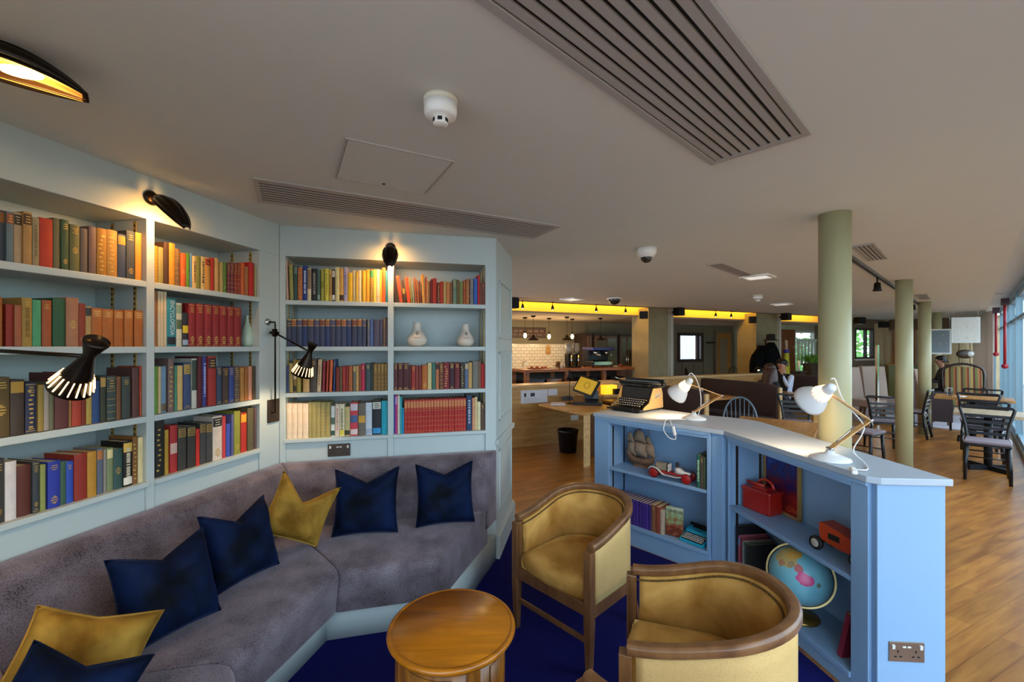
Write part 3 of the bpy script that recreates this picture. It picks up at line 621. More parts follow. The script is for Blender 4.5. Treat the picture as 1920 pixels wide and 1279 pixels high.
# ================================================================ cushions
NAVY = velvet('navy_velvet', '01060f', '081b40', 6, .55)
GOLDV = velvet('gold_velvet', '6a4810', 'b08838', 6, .7)
def cushion(label, m, base, rz, size=(.40, .40), tilt=-18, roll=0., chop=.16, T=.085, seed=0, name='cushion', group='scatter cushions'):
    w, h = size; r = random.Random(seed); n = 22
    ph = [r.uniform(0, 6) for _ in range(4)]
    def surf(sgn):
        def f(a, b):
            u, v = a * 2 - 1, b * 2 - 1
            x = w / 2 * u * (1 - .09 * (1 - v * v)); z = h / 2 * v * (1 - .07 * (1 - u * u))
            z -= chop * h * max(0, 1 - abs(u)) ** 1.25 * max(0, (v + .3) / 1.3) ** 2
            e = max(0., (1 - u ** 4) * (1 - v ** 4)) ** .62
            t = T * e * (1 - .35 * max(0, v) * max(0, 1 - abs(u) * 2.2) * (chop > .05))
            t += .006 * e * (math.sin(5 * u + 3 * v + ph[0]) + .7 * math.sin(9 * v - 4 * u + ph[1])) * (sgn > 0)
            return (x, -sgn * t, z)
        return f
    g = G(); g.grid(surf(1), n, n); b = len(g.f); g.grid(lambda a, c: surf(-1)(1 - a, c), n, n)
    Rl = Matrix.Rotation(math.radians(roll), 4, 'Y')
    Tl = Matrix.Rotation(math.radians(tilt), 4, 'X')
    zs = min((Tl @ Rl @ Vector(p)).z for p in g.v)
    M = Tl @ Rl
    g.v = [tuple(M @ Vector(p) - Vector((0, 0, zs))) for p in g.v]
    o = g.build(name, m, weld=True, loc=base, rz=rz)
    # piped seam round the edge
    q = G(); pts = []
    for k in range(80):
        s_ = k / 80 * 4; i = int(s_); f = s_ - i
        u, v = [(f * 2 - 1, -1), (1, f * 2 - 1), (1 - f * 2, 1), (-1, 1 - f * 2)][i]
        pts.append(M @ Vector(surf(1)((u + 1) / 2, (v + 1) / 2)) - Vector((0, 0, zs)))
    q.tube(pts, .0022, 5, closed=True); q.build('piping', m, o)
    return tag(o, label, 'cushion', group)
def mid(p, q, z): a, b = gp(*p, .455), gp(*q, .455); return ((a[0] + b[0]) / 2, (a[1] + b[1]) / 2, z)
ZS = .462
cushion('navy velvet cushion below the bookcase socket, left of the pair on the back seat', NAVY, mid((630, 1004), (742, 993), ZS), RB - .05, (.385, .39), -15, 0, .2, .075, seed=1)
cushion('navy velvet cushion at the panelled end of the back seat', NAVY, mid((782, 985), (886, 977), ZS), RB + .02, (.375, .385), -13, 0, .17, .075, seed=2)
cushion('crumpled gold velvet cushion standing in the corner of the banquette', GOLDV, (-1.20, 2.40, ZS), .62, (.335, .335), -14, 26, .40, .085, seed=3)
cushion('navy velvet cushion on the long seat beside the gold corner cushion', NAVY, (-1.335, 2.085, ZS), RA - .12, (.345, .365), -20, 2, .2, .08, seed=4)
cushion('larger navy velvet cushion in the middle of the long seat', NAVY, (-1.385, 1.70, ZS), RA - .16, (.35, .36), -22, 2, .17, .09, seed=5)
cushion('mustard velvet cushion slumped at the near end of the long seat', GOLDV, (-1.335, 1.30, ZS), .62, (.33, .29), -30, 20, .06, .08, seed=6)
cushion('navy velvet cushion in front of the mustard one at the near end', NAVY, (-1.20, 1.12, ZS), .55, (.29, .29), -30, 24, .12, .075, seed=7)
# ================================================================ drum table
AMBER = wood('amber_oak', 'c87808', '985804', .3, 3.2, 'X', 8, coat=.35, rot=-.5)
AMBERZ = wood('amber_oak_upright', 'a8691c', '6e3e10', .35, 4, 'Z', 8, coat=.3)
tb = thing('drum_table', 'small round amber oak drum table on the blue carpet', 'table', (-.238, 1.685, .006), .5)
R_ = .252; zt = .494
g = G(); g.lathe([(0, zt - .03), (R_ - .03, zt - .03), (R_ - .008, zt - .026), (R_, zt - .014), (R_ - .004, zt - .004), (R_ - .016, zt - .0005), (R_ - .018, zt - .003), (R_ - .021, zt - .003), (R_ - .023, zt), (0, zt)], 64)
g.build('table_top', AMBER, tb)
g = G()
for k in range(4):
    a0, a1 = k * PI / 2 + .12, (k + 1) * PI / 2 - .12
    g.lathe([(.195, .02), (.205, .02), (.205, zt - .031), (.195, zt - .031), (.195, .02)], 12, a0=a0, a1=a1)
g.build('drum_panel', AMBERZ, tb)
for k in range(4):
    g = G(); a = k * PI / 2; g.box((.205 * math.cos(a), .205 * math.sin(a), (zt - .031) / 2), (.03, .05, zt - .031), a); g.build('post', AMBERZ, tb, bevel=.003)
for k in range(4):
    a = (k + .5) * PI / 2
    g = G(); g.lathe([(.206, .08), (.2095, .08), (.2095, zt - .07), (.206, zt - .07), (.206, .08)], 8, a0=a - .42, a1=a + .42); g.build('raised_panel', AMBERZ, tb)
g = G(); g.lathe([(0, 0), (.215, 0), (.222, .006), (.222, .02), (0, .02)], 48); g.build('base', AMBERZ, tb)
# ================================================================ tub chairs
CHAIRV = velvet('chair_gold_velvet', '8a5814', 'd2a258', 5, .9, .2)
CHAIRP = weave('chair_cream_gold_panel', 'dab67a', 'b8935a', 420, .7, .4, .2, .2)
def tub_path(n=40, r=.25, fy=-.25, cy=.03):
    pts = []; L1 = cy - fy; La = PI * r; T = 2 * L1 + La
    for i in range(n + 1):
        s_ = T * i / n
        if s_ < L1: p = (-r, fy + s_, -1., 0.)
        elif s_ < L1 + La: a = PI - (s_ - L1) / r; p = (r * math.cos(a), cy + r * math.sin(a), math.cos(a), math.sin(a))
        else: p = (r, cy - (s_ - L1 - La), 1., 0.)
        pts.append(p)
    return pts
def rail_z(y): 
    k = min(1, max(0, (y + .25) / .53)); return .618 + .10 * (k * k * (3 - 2 * k))
def tub_chair(loc, rz, label):
    t = thing('tub_chair', label, 'armchair', loc, rz, 'gold velvet tub chairs')
    P = tub_path(48)
    # wood rail: rounded rectangular section swept along the U
    rings = []
    for x, y, nx, ny in P:
        z = rail_z(y); hw = .021; ht = .019; sec = []
        for a, b in [(-1, -.6), (-.7, -1), (.7, -1), (1, -.6), (1, .5), (.6, 1), (-.6, 1), (-1, .5)]:
            sec.append((x + nx * (a * hw + .004), y + ny * (a * hw + .004), z + b * ht))
        rings.append(sec)
    g = G(); g.loft(rings); g.build('arm_rail', WALNUT, t, bevel=.002)
    # upholstered inside and outside of the shell
    def sheet(off, z0, z1, th, bul):
        g = G(); R = []
        for x, y, nx, ny in P[1:-1]:
            zt_ = rail_z(y) - .018; sec = []
            for k in range(7):
                f = k / 6; z = z0 + (zt_ - z0) * f; o = off - bul * math.sin(PI * f); sec.append((x + nx * o, y + ny * o, z))
            for k in range(6, -1, -1):
                f = k / 6; z = z0 + (zt_ - z0) * f; sec.append((x + nx * (off + th), y + ny * (off + th), z))
            R.append(sec)
        return g.loft(R)
    sheet(-.022, .38, 0, .018, .022).build('inner_back', CHAIRV, t)
    sheet(.004, .335, 0, .008, -.004).build('outer_back', CHAIRP, t)
    # curved seat rail, front rail
    g = G(); R = []
    for x, y, nx, ny in P: R.append([(x - nx * .02, y - ny * .02, .275), (x + nx * .016, y + ny * .016, .275), (x + nx * .016, y + ny * .016, .335), (x - nx * .02, y - ny * .02, .335)])
    g.loft(R, smooth=False); g.build('seat_frame', WALNUT, t, bevel=.002)
    g = G(); g.bx(-.228, .228, -.268, -.24, .285, .345); g.build('front_rail', WALNUT, t, bevel=.003)
    # seat pad
    g = G(); rr = [(0.0, .335), (.97, .335), (1.0, .36), (1.0, .40), (.96, .425), (.85, .44), (.5, .452), (0., .455)]
    out = [(x - nx * .03, y - ny * .03) for x, y, nx, ny in P]; cx, cy = 0, -.02
    fr = [(.22 - .44 * k / 10, -.245 - .028 * math.sin(PI * k / 10)) for k in range(1, 10)]
    loop = out + fr
    R = [[(cx + (x - cx) * max(r_, .001), cy + (y - cy) * max(r_, .001), z) for x, y in loop] for r_, z in rr]
    g.loft(R); g.build('seat', CHAIRV, t)
    for sx in (-1, 1):
        g = G(); g.loft([[(sx * .25 + a * w, -.255 + b * w, z) for a, b in ((-1, -1), (1, -1), (1, 1), (-1, 1))] for z, w in ((0, .014), (.25, .021), (.60, .021))], smooth=False)
        g.build('leg', WALNUT, t, bevel=.003)
    for sx in (-1, 1):
        g = G(); x, y = sx * .185, .215
        g.loft([[(x * (1 + k) + a * w, y * (1 + k) + b * w, z) for a, b in ((-1, -1), (1, -1), (1, 1), (-1, 1))] for z, w, k in ((0, .013, .22), (.15, .017, .08), (.335, .02, 0.))], smooth=False)
        g.build('leg', WALNUT, t, bevel=.003)
    g = G(); g.bx(-.235, .235, -.262, -.248, .15, .175); g.build('stretcher', WALNUT, t, bevel=.002)
    # brass nails along the inside of the rail and down the front posts
    g = G(); Q = tub_path(150)
    for x, y, nx, ny in Q[2:-2]:
        g.sph((x - nx * .030, y - ny * .030, rail_z(y) - .027), .0046, n=6, m=4)
    for sx in (-1, 1):
        for k in range(22): g.sph((sx * .226, -.262, .595 - k * .011), .0034, n=6, m=4)
    tag(g.build('brass_nails', mat('antique_nails', '6c5434', .3, .85, var=0), t), 'close row of brass nails', kind='stuff')
    return t
def face(dx, dy): return math.atan2(dy, dx) + PI / 2        # the chair looks toward its local -y
tub_chair((.385, 2.405, .006), face(-.72, -.69), 'gold velvet tub chair between the banquette end and the low blue bookcase')
tub_chair((.69, 1.54, .006), face(-.95, .31), 'gold velvet tub chair beside the globe shelf, its back to the low bookcase')
tub_chair((.15, .905, .006), face(-.55, .83), 'tub chair nearest the camera, only its brown arm tip showing')
# ================================================================ low blue bookcases and the worktop over them
WA, WB, WB2, WD, WE = (.70, 3.65), (1.375, 2.935), (1.435, 2.87), (1.560, 1.865), (1.893, 1.815)
d1 = Vector((WB[0] - WA[0], WB[1] - WA[1])); L1 = d1.length; d1.normalize(); R1 = math.atan2(d1.y, d1.x)
d2 = Vector((WD[0] - WB2[0], WD[1] - WB2[1])); L2 = d2.length; d2.normalize(); R2 = math.atan2(d2.y, d2.x)
WG = (1.17, 4.10); WF = [(1.885, 3.22), (1.85, 3.32), (1.76, 3.41), (1.62, 3.52)]
g = G(); g.prism([WA, WB, WB2, WD, (1.60, 1.835), WE] + WF + [WG], 1.0, 1.03)
TOPM = mat('worktop_paint', 'a8b4c0', .38, var=.02, vscale=3)
tag(g.build('worktop', TOPM, bevel=.003), 'grey-blue worktop running over both low bookcases under the desk lamps', 'worktop')
ZU = [(.165, .59), (.095, .535)]
def low_unit(o, rz, L, xa, xb, depth, zb, zm, label, strips):
    t = thing('low_bookcase', label, 'bookcase', (o[0], o[1], 0), rz, 'low blue bookcases')
    g = G()
    g.bx(.012, xa, .018, .04, 0, .999); g.bx(xb, L - .008, .018, .04, 0, .999)
    g.bx(xa, xb, .018, .04, .955, .999); g.bx(xa, xb, .022, .04, 0, zb - .02)
    g.build('face_frame', BLUEP, t, bevel=.003)
    g = G(); g.bx(.012, xa + .002, .04, depth, 0, .999); g.build('side_panel', BLUEP, t)
    g = G(); g.bx(xb - .002, L - .008, .04, depth, 0, .999); g.build('side_panel', BLUEP, t)
    g = G(); g.bx(xa + .002, xb - .002, .30, .32, 0, .999); g.build('back_panel', BLUEP, t)
    g = G(); g.bx(xa + .002, xb - .002, .02, .30, zb - .022, zb); g.bx(xa - .002, xb + .002, .008, .022, zb - .026, zb + .001); g.build('bottom_board', BLUEP, t, bevel=.002)
    g = G(); g.bx(xa + .003, xb - .003, .022, .299, zm - .024, zm); g.build('shelf_board', BLUEP, t, bevel=.003)
    g = G(); g.bx(xa, xb, .006, .02, .975, .999); g.bx(0.01, L - .006, .004, .018, .983, .999); g.build('moulding', BLUEP, t, bevel=.002)
    for yy in (.07, .24):
        g = G(); g.bx(xa + .002, xa + .006, yy, yy + .016, zb + .02, .93); s_ = g.build('shelf_strip', BRONZE, t)
        q = G(); z = zb + .04
        while z < .91: q.bx(xa + .006, xa + .0068, yy + .004, yy + .012, z, z + .009); z += .025
        tag(q.build('slots', DARK, s_), kind='stuff')
    return t
x1a, x1b = lp(1139, WA, d1), lp(1323, WA, d1)
u1 = low_unit(WA, R1, L1, x1a, x1b, .34, *ZU[0], 'low pale blue bookcase holding the model ship and purple books', 0)
x2a, x2b = lp(1361, WB2, d2), lp(1588, WB2, d2)
u2 = low_unit(WB2, R2, L2, x2a, x2b, .322, *ZU[1], 'low pale blue bookcase holding the globe and red tin', 0)
# mitre post between the two units, their shared back and the end panel
I1, I2 = local(WA, R1).inverted(), local(WB2, R2).inverted()
g = G(I2); g.prism([(WB[0] + .022, WB[1] + .028), (WB2[0] + .006, WB2[1] + .026), (1.75, 2.91), (1.645, 3.12)], 0, .999)
g.build('corner_post', BLUEP, u2, bevel=.002)
g = G(I2); g.prism([(1.592, 1.846), (1.872, 1.828), (1.872, 1.868), (1.595, 1.882)], 0, .999)
g.build('end_panel', BLUEP, u2, bevel=.003)
g = G(I2); g.prism([(1.872, 1.872), (1.872, 3.21), (1.84, 3.30), (1.75, 3.39), (1.70, 3.44), (1.66, 3.40), (1.8, 3.25), (1.845, 3.16), (1.845, 1.872)], 0, .999)
g.build('rear_panel', BLUEP, u2)
g = G(I1); g.prism([(1.69, 3.45), (1.62, 3.5), (1.16, 4.07), (1.13, 4.03), (1.6, 3.45), (1.655, 3.41)], 0, .999)
g.build('rear_panel', BLUEP, u1)
g = G(I1); g.prism([(.715, 3.66), (1.13, 4.03), (1.15, 4.05), (1.16, 4.02), (.75, 3.64)], 0, .999)
g.build('end_panel', BLUEP, u1)
# ---- power sockets
def socket(label, loc, rz, w=.146, h=.086, metal=None):
    t = thing('power_socket', label, 'socket', loc, rz, 'double power sockets')
    g = G(); g.bx(-w / 2, w / 2, -.004, 0, -h / 2, h / 2); g.build('plate', metal or BRONZE, t, bevel=.002)
    for sx in (-1, 1):
        g = G(); g.box((sx * w * .39, -.006, h * .26), (.011, .006, .017), rx=.12); g.build('rocker_switch', mat('socket_white', 'd8d8d2', .4, var=0), t)
        g = G()
        for dx, dz, a, b in ((0, .002, .006, .011), (-.011, -.02, .011, .006), (.011, -.02, .011, .006)): g.bx(sx * w * .25 + dx - a / 2, sx * w * .25 + dx + a / 2, -.0046, -.004, dz - b / 2, dz + b / 2)
        g.build('pin_holes', DARK, t)
    g = G(); g.bx(-.017, -.003, -.0046, -.004, .018, .025); g.bx(.003, .017, -.0046, -.004, .018, .025); g.build('charging_ports', mat('socket_white', 'd8d8d2'), t)
    return t
e0 = Vector((1.592, 1.846)); e1 = Vector((1.872, 1.828)); eR = math.atan2(e1.y - e0.y, e1.x - e0.x)
q = dp(1699, 1222, 1.838)
socket('bronze double power socket low on the blue end panel', (q[0], q[1], q[2]), eR, metal=mat('light_bronze_plate', '8c7668', .35, .6, var=.05))
sb = lp(636, O_, dB); socket('bronze double power socket in the bookcase panel above the banquette', (O_[0] + dB.x * sb + dB.y * -.0 , O_[1] + dB.y * sb, .885), RB)
# ================================================================ things in the low bookcases
def on1(x, y): return (WA[0] + d1.x * x - d1.y * y, WA[1] + d1.y * x + d1.x * y)      # unit 1: along, into
def on2(x, y): return (WB2[0] + d2.x * x - d2.y * y, WB2[1] + d2.y * x + d2.x * y)
ZB1, ZM1 = ZU[0][0] + .0012, ZU[0][1] + .0006
ZB2, ZM2 = ZU[1][0] + .0012, ZU[1][1] + .0006
# --- model sailing ship
SHIPW = wood('weathered_model_wood', '8a6a50', '5a4030', .6, 9, 'X', 6, coat=0)
SAIL = mat('aged_sail', '8c7660', .8, var=.2, vscale=20, bump=.3, bscale=60)
p = gp(1200, 875, ZM1)
sh = thing('model_ship', 'brown wooden model sailing ship on the upper shelf of the far low bookcase', 'model ship', (p[0], p[1], ZM1), R1)
g = G(); R = []
for k in range(13):
    f = k / 12; x = -.12 + .25 * f; w = .034 * math.sin(PI * min(1, .15 + f * .9)) ** .7 + .002; zk = .012 + .03 * (2 * f - 1) ** 4 + .03 * max(0, f - .6); zt = .072 + .045 * (2 * f - 1) ** 2 + .02 * (f < .25)
    R.append([(x, -w, zt), (x, -w * .92, (zt + zk) / 2), (x, -w * .3, zk), (x, w * .3, zk), (x, w * .92, (zt + zk) / 2), (x, w, zt)])
g.loft(R); g.build('hull', SHIPW, sh)
g = G(); g.bx(-.05, .07, -.02, .02, 0, .02); g.build('stand', SHIPW, sh)
for x, h in ((-.075, .27), (.0, .34), (.075, .33)):
    g = G(); g.cyl((x, 0, .05), (x, 0, h * 1.0), .004, .002, 6); g.build('mast', SHIPW, sh)
def sail(x, z0, z1, w0, w1, dx, bul):
    def f(a, b):
        w = w0 + (w1 - w0) * b
        return (x + dx * b + bul * math.sin(PI * a) * math.sin(PI * (b * .8 + .1)) + .0, (a - .5) * w * .55, z0 + (z1 - z0) * b)
    def f2(a, b):
        w = w0 + (w1 - w0) * b
        return (x + (a - .5) * w, -.012 - bul * math.sin(PI * a) * math.sin(PI * (b * .8 + .1)) - (a - .5) * .03, z0 + (z1 - z0) * b + .012 * math.sin(PI * a))
    g = G(); g.grid(f2, 8, 8); g.build('sail', SAIL, sh, solid=.002)
sail(-.075, .09, .19, .11, .09, 0, .03); sail(-.085, .195, .27, .10, .06, 0, .02)
sail(.0, .09, .20, .16, .15, 0, .04); sail(.0, .205, .30, .15, .09, 0, .03)
sail(.085, .10, .20, .13, .11, 0, .03); sail(.08, .20, .26, .10, .05, 0, .02)
g = G()
for x, z in ((-.12, .10), (.13, .11)):
    for mx, mz in ((-.075, .26), (0, .33), (.075, .32)): g.cyl((x, 0, z), (mx, 0, mz), .0008, n=4)
g.cyl((.11, 0, .09), (.185, 0, .13), .003, .0015, 6); g.cyl((-.125, 0, .10), (-.135, -.01, .112), .002, .001, 5)
tag(g.build('rigging', SHIPW, sh), kind='stuff')
# --- vintage toy car
RED = mat('toy_red', 'a01c18', .4, var=.08); WHI = mat('toy_white', 'd9d6d0', .35, var=.02); ALU = mat('toy_metal', 'a89c88', .4, .6, var=.15)
p = gp(1260, 899, ZM1)
tc = thing('toy_vintage_car', 'white vintage toy car with red wheels and a driver beside the green book', 'toy car', (p[0], p[1], ZM1), R1 + .06)
for x in (-.125, .125):
    for y in (-.05, .05):
        g = G(); g.lathe([(.0, -.008), (.030, -.008), (.034, -.005), (.034, .005), (.030, .008), (.0, .008)], 20, M=Matrix.Translation((x, y, .0385)) @ Matrix.Rotation(PI / 2, 4, 'X'))
        wh = g.build('wheel', RED, tc)
        g = G(); g.lathe([(.0335, -.006), (.038, -.004), (.038, .004), (.0335, .006), (.0335, -.006)], 20, M=Matrix.Translation((x, y, .0385)) @ Matrix.Rotation(PI / 2, 4, 'X')); g.build('tyre', mat('dark_red_rubber', '5c1418', .6), wh)
g = G(); g.bx(-.10, .12, -.033, .033, .045, .058); g.build('chassis', RED, tc)
g = G(); g.bx(-.115, -.035, -.026, .026, .062, .098); g.lathe([(.026, -.08), (.026, 0)], 12, M=Matrix.Translation((-.035, 0, .094)) @ Matrix.Rotation(PI / 2, 4, 'Y'), a0=PI / 2, a1=3 * PI / 2); g.build('bonnet', ALU, tc, bevel=.003)
g = G(); g.bx(-.02, -.014, -.03, .03, .06, .115); g.build('windscreen', WHI, tc)
g = G(); g.loft([[(x, -.034, a), (x, .034, a), (x, .034, b), (x, -.034, b)] for x, a, b in ((.035, .06, .10), (.06, .06, .095), (.09, .06, .078), (.14, .062, .075))]); g.build('body', WHI, tc)
for s_ in (-1, 1):
    g = G(); pts = [(-.165, s_ * .05, .06), (-.15, s_ * .05, .078), (-.125, s_ * .05, .082), (-.095, s_ * .05, .075), (-.06, s_ * .05, .045), (-.04, s_ * .05, .036), (.06, s_ * .05, .034), (.09, s_ * .05, .045)]
    g.loft([[(x, y - .012, z), (x, y + .012, z), (x, y + .012, z + .004), (x, y - .012, z + .004)] for x, y, z in pts], smooth=False); g.build('mudguard', WHI, tc)
g = G(); g.sph((.04, 0, .125), .014); g.tube([(.04, 0, .08), (.04, 0, .115)], [.016, .011], 8); g.build('driver', mat('toy_black', '1a1a1e', .5), tc)
# --- books in the far low bookcase
def low_books(place, frame, ang, z, x, rows, d, y0=.03, grp='books in the low bookcases'):
    for w, h, col, style, lab in rows:
        b = book(w, h, d, col, style, seed=BOOKN[0]); BOOKN[0] += 1
        p = frame(x, y0); b.location = (p[0], p[1], z); b.rotation_euler = (0, 0, ang); x += w + .001
        tag(b, lab, 'book', grp)
    return x
xr = x1b - .075
low_books(1, on1, R1, ZM1, xr, [(.024, .235, '1c5c4c', 'tb8d0a8', 'green pale-lettered book beside the toy car'), (.02, .232, '4c4034', 'g', 'grey-brown book second behind the green one by the toy car'), (.017, .228, '3a4a34', 'p', 'dark olive book against the right side above the turquoise typewriter')], .17, .03)
x = lp(1152, on1(0, .035), d1)
PW = (lp(1221, on1(0, .035), d1) - x) / 12 - .001
rows = [(PW, .205 - .0006 * i, ('3c2480', '44288c', '3a2478')[i % 3], 'p' if i != 3 else 'Bb0a890', f'violet volume, {ORD[i]} from the left in the purple set on the lower shelf') for i in range(12)]
rows += [(.034, .205, '84563c', 'r g', 'brown leather ribbed book right of the purple volumes'), (.040, .20, '8c4430', 'p', 'thick russet book right of the ribbed brown one'), (.022, .185, 'c0b09c', 'p', 'thin cream book behind the picture-covered book')]
x = low_books(1, on1, R1, ZB1, x, rows, .15, .035)
# the picture-covered book leans cover-out
def zblobs(m, stops, height, scale):
    """a print that changes from foot to head, broken up by noise"""
    nt = m.node_tree; N = nt.nodes; L = nt.links
    sx = N.new('ShaderNodeSeparateXYZ'); tcz = N.new('ShaderNodeTexCoord'); L.new(tcz.outputs['Object'], sx.inputs[0])
    cr = N.new('ShaderNodeValToRGB'); nz = N.new('ShaderNodeTexNoise'); nz.inputs['Scale'].default_value = scale; nz.inputs['Detail'].default_value = 5; L.new(tcz.outputs['Object'], nz.inputs['Vector'])
    a = N.new('ShaderNodeMath'); a.operation = 'MULTIPLY_ADD'; a.inputs[1].default_value = 1.5; L.new(nz.outputs['Fac'], a.inputs[0])
    b = N.new('ShaderNodeMath'); b.operation = 'MULTIPLY_ADD'; b.inputs[1].default_value = .85 / height; b.inputs[2].default_value = -.68; L.new(sx.outputs[2], b.inputs[0]); L.new(b.outputs[0], a.inputs[2])
    for i, (p_, c_) in enumerate(stops):
        e = cr.color_ramp.elements[i] if i < 2 else cr.color_ramp.elements.new(p_)
        e.position = p_; e.color = (*hx(c_), 1)
    L.new(a.outputs[0], cr.inputs[0]); L.new(cr.outputs[0], N['Principled BSDF'].inputs['Base Color']); N['Principled BSDF'].inputs['Roughness'].default_value = .35
COVER = bpy.data.materials.new('picture_cover'); COVER.use_nodes = True
def blobs(m, cols, scale, rough=.35, seed=0.):
    nt = m.node_tree; N = nt.nodes; L = nt.links; b = N['Principled BSDF']; b.inputs['Roughness'].default_value = rough
    tc_ = N.new('ShaderNodeTexCoord'); mp = N.new('ShaderNodeMapping'); mp.inputs['Location'].default_value = (seed, seed * 2, seed * .5)
    nz = N.new('ShaderNodeTexNoise'); nz.inputs['Scale'].default_value = scale; nz.inputs['Detail'].default_value = 5; nz.inputs['Distortion'].default_value = 1.2
    cr = N.new('ShaderNodeValToRGB'); cr.color_ramp.elements.remove(cr.color_ramp.elements[1])
    for i, c in enumerate(cols):
        e = cr.color_ramp.elements[0] if i == 0 else cr.color_ramp.elements.new(0)
        e.position = .36 + .28 * i / max(1, len(cols) - 1); e.color = (*hx(c), 1)
    L.new(tc_.outputs['Object'], mp.inputs[0]); L.new(mp.outputs[0], nz.inputs['Vector']); L.new(nz.outputs['Fac'], cr.inputs[0]); L.new(cr.outputs[0], b.inputs['Base Color'])
zblobs(COVER, [(.2, '6c3424'), (.4, '9c5c40'), (.55, '8c8c58'), (.75, '94b08c'), (.95, 'c0ccb4')], .21, 26)
g = G(); g.bx(0, .122, 0, .003, 0, .21); g.bx(0, .122, .017, .02, 0, .21); g.bx(0, .003, .002, .018, 0, .21)
p = on1(x + .0095, .055); lb = g.build('book', COVER, loc=(p[0], p[1], ZB1 + .004), rz=R1 + .12)
lb.rotation_euler = (-.06, 0, R1 + .20)
tag(lb, 'picture-covered book about London facing out beside the turquoise typewriter', 'book', 'books in the low bookcases')
g = G(); g.bx(.003, .119, .0032, .0168, .003, .207); g.build('pages', PAGES, lb)
lettering('LONDON', .028, mat('dark_print', '3a3428', .6, var=0), lb, Matrix.Translation((.062, -.0008, .183)) @ Matrix.Rotation(PI / 2, 4, 'X'), wide=.95)
# --- turquoise portable typewriter
def typewriter_keys(g, x0, x1, y0, y1, z0, z1, cols, rws, r, h):
    for j in range(rws):
        for i in range(cols):
            fx = (i + .5 + (.25 if j % 2 else 0)) / (cols + .25); fy = (j + .5) / rws
            x = x0 + (x1 - x0) * fx; y = y0 + (y1 - y0) * fy; z = z0 + (z1 - z0) * fy
            g.lathe([(r * 1.1, 0), (r, h), (0, h)], 7, (x, y, z))
TURQ = mat('turquoise_enamel', '1fa3c4', .35, var=.04); KEYW = mat('ivory_keys', 'd9d4cc', .4, var=0); KEYB = mat('black_keys', '14130f', .35, var=0)
p = on1(x1b - .110, .150)
ty = thing('portable_typewriter', 'turquoise portable typewriter with white keys on the bottom shelf', 'typewriter', (p[0], p[1], ZB1), R1 - .10)
W = .105; ty.scale = (.86, .86, .86)
g = G(); g.loft([[(sx, -.135, .0), (sx, -.135, .022), (sx, -.03, .052), (sx, -.02, .078), (sx, .05, .085), (sx, .11, .075), (sx, .12, 0)] for sx in (-W, W)], smooth=False); g.build('body', TURQ, ty, bevel=.005)
g = G(); g.loft([[(sx, -.128, .0225), (sx, -.128, .026), (sx, -.034, .054), (sx, -.03, .05)] for sx in (-W + .012, W - .012)], smooth=False); g.build('key_well', DARK, ty)
g = G(); typewriter_keys(g, -W + .014, W - .014, -.122, -.042, .027, .05, 11, 4, .0062, .006); tag(g.build('keys', KEYW, ty), 'white keys', kind='stuff')
g = G(); g.bx(-.03, .03, -.028, -.024, .082, .086); g.bx(-.07, .07, .02, .06, .086, .09); g.build('cover_slot', DARK, ty)
g = G(); g.cyl((-W - .006, .075, .092), (W + .006, .075, .092), .014, n=14); g.build('platen', KEYB, ty)
# --- red tin box
TIN = mat('red_tin', 'a81c14', .28, .1, var=.12, vscale=12, coat=.4)
def rect_at(u, v, z): return gp(u, v, z)
a, b_, c_ = gp(1382, 948, ZM2), gp(1448, 975, ZM2), gp(1474, 968, ZM2)
ang = math.atan2(b_[1] - a[1], b_[0] - a[0]); w_ = math.hypot(b_[0] - a[0], b_[1] - a[1]); 
tn = thing('tin_box', 'battered red tin box with a looped handle on the shelf above the globe', 'tin', (a[0] + math.cos(ang) * .12 - math.sin(ang) * .068 + .008, a[1] + math.sin(ang) * .12 + math.cos(ang) * .068, ZM2), ang)
g = G(); g.bx(-.098, .098, -.058, .058, 0, .13); g.build('body', TIN, tn, bevel=.008, seg=3)
g = G(); g.bx(-.102, .102, -.062, .062, .122, .145); g.build('lid', TIN, tn, bevel=.008, seg=3)
g = G(); g.bx(-.045, .055, -.03, .03, .140, .158); g.build('clasp', TIN, tn, bevel=.004)
g = G(); g.tube([(.02 + .055 * math.cos(t), .01, .155 + .05 * math.sin(t)) for t in [PI * k / 12 for k in range(13)]], .009, 8); g.tube([(-.09, -.02, .168), (.02, 0, .165)], .011, 8); g.build('handle', mat('handle_red', 'b03020', .35), tn)
# --- framed poster
POST = bpy.data.materials.new('air_display_print'); POST.use_nodes = True
blobs(POST, ['141a5c', '1c2470', '3c1c60', '8c1c34', 'b03430', '3c70a0'], 11, .3, 3.3)
nt_ = POST.node_tree; sx_ = nt_.nodes.new('ShaderNodeSeparateXYZ'); tcp = nt_.nodes.new('ShaderNodeTexCoord'); nt_.links.new(tcp.outputs['Object'], sx_.inputs[0])
crp = nt_.nodes.new('ShaderNodeValToRGB'); nz_ = nt_.nodes.new('ShaderNodeTexNoise'); nz_.inputs['Scale'].default_value = 14; nz_.inputs['Detail'].default_value = 5; nt_.links.new(tcp.outputs['Object'], nz_.inputs['Vector'])
ma = nt_.nodes.new('ShaderNodeMath'); ma.operation = 'MULTIPLY_ADD'; ma.inputs[1].default_value = 1.3; nt_.links.new(nz_.outputs['Fac'], ma.inputs[0])
mb_ = nt_.nodes.new('ShaderNodeMath'); mb_.operation = 'MULTIPLY_ADD'; mb_.inputs[1].default_value = 2.2; mb_.inputs[2].default_value = -.62; nt_.links.new(sx_.outputs[2], mb_.inputs[0]); nt_.links.new(mb_.outputs[0], ma.inputs[2])
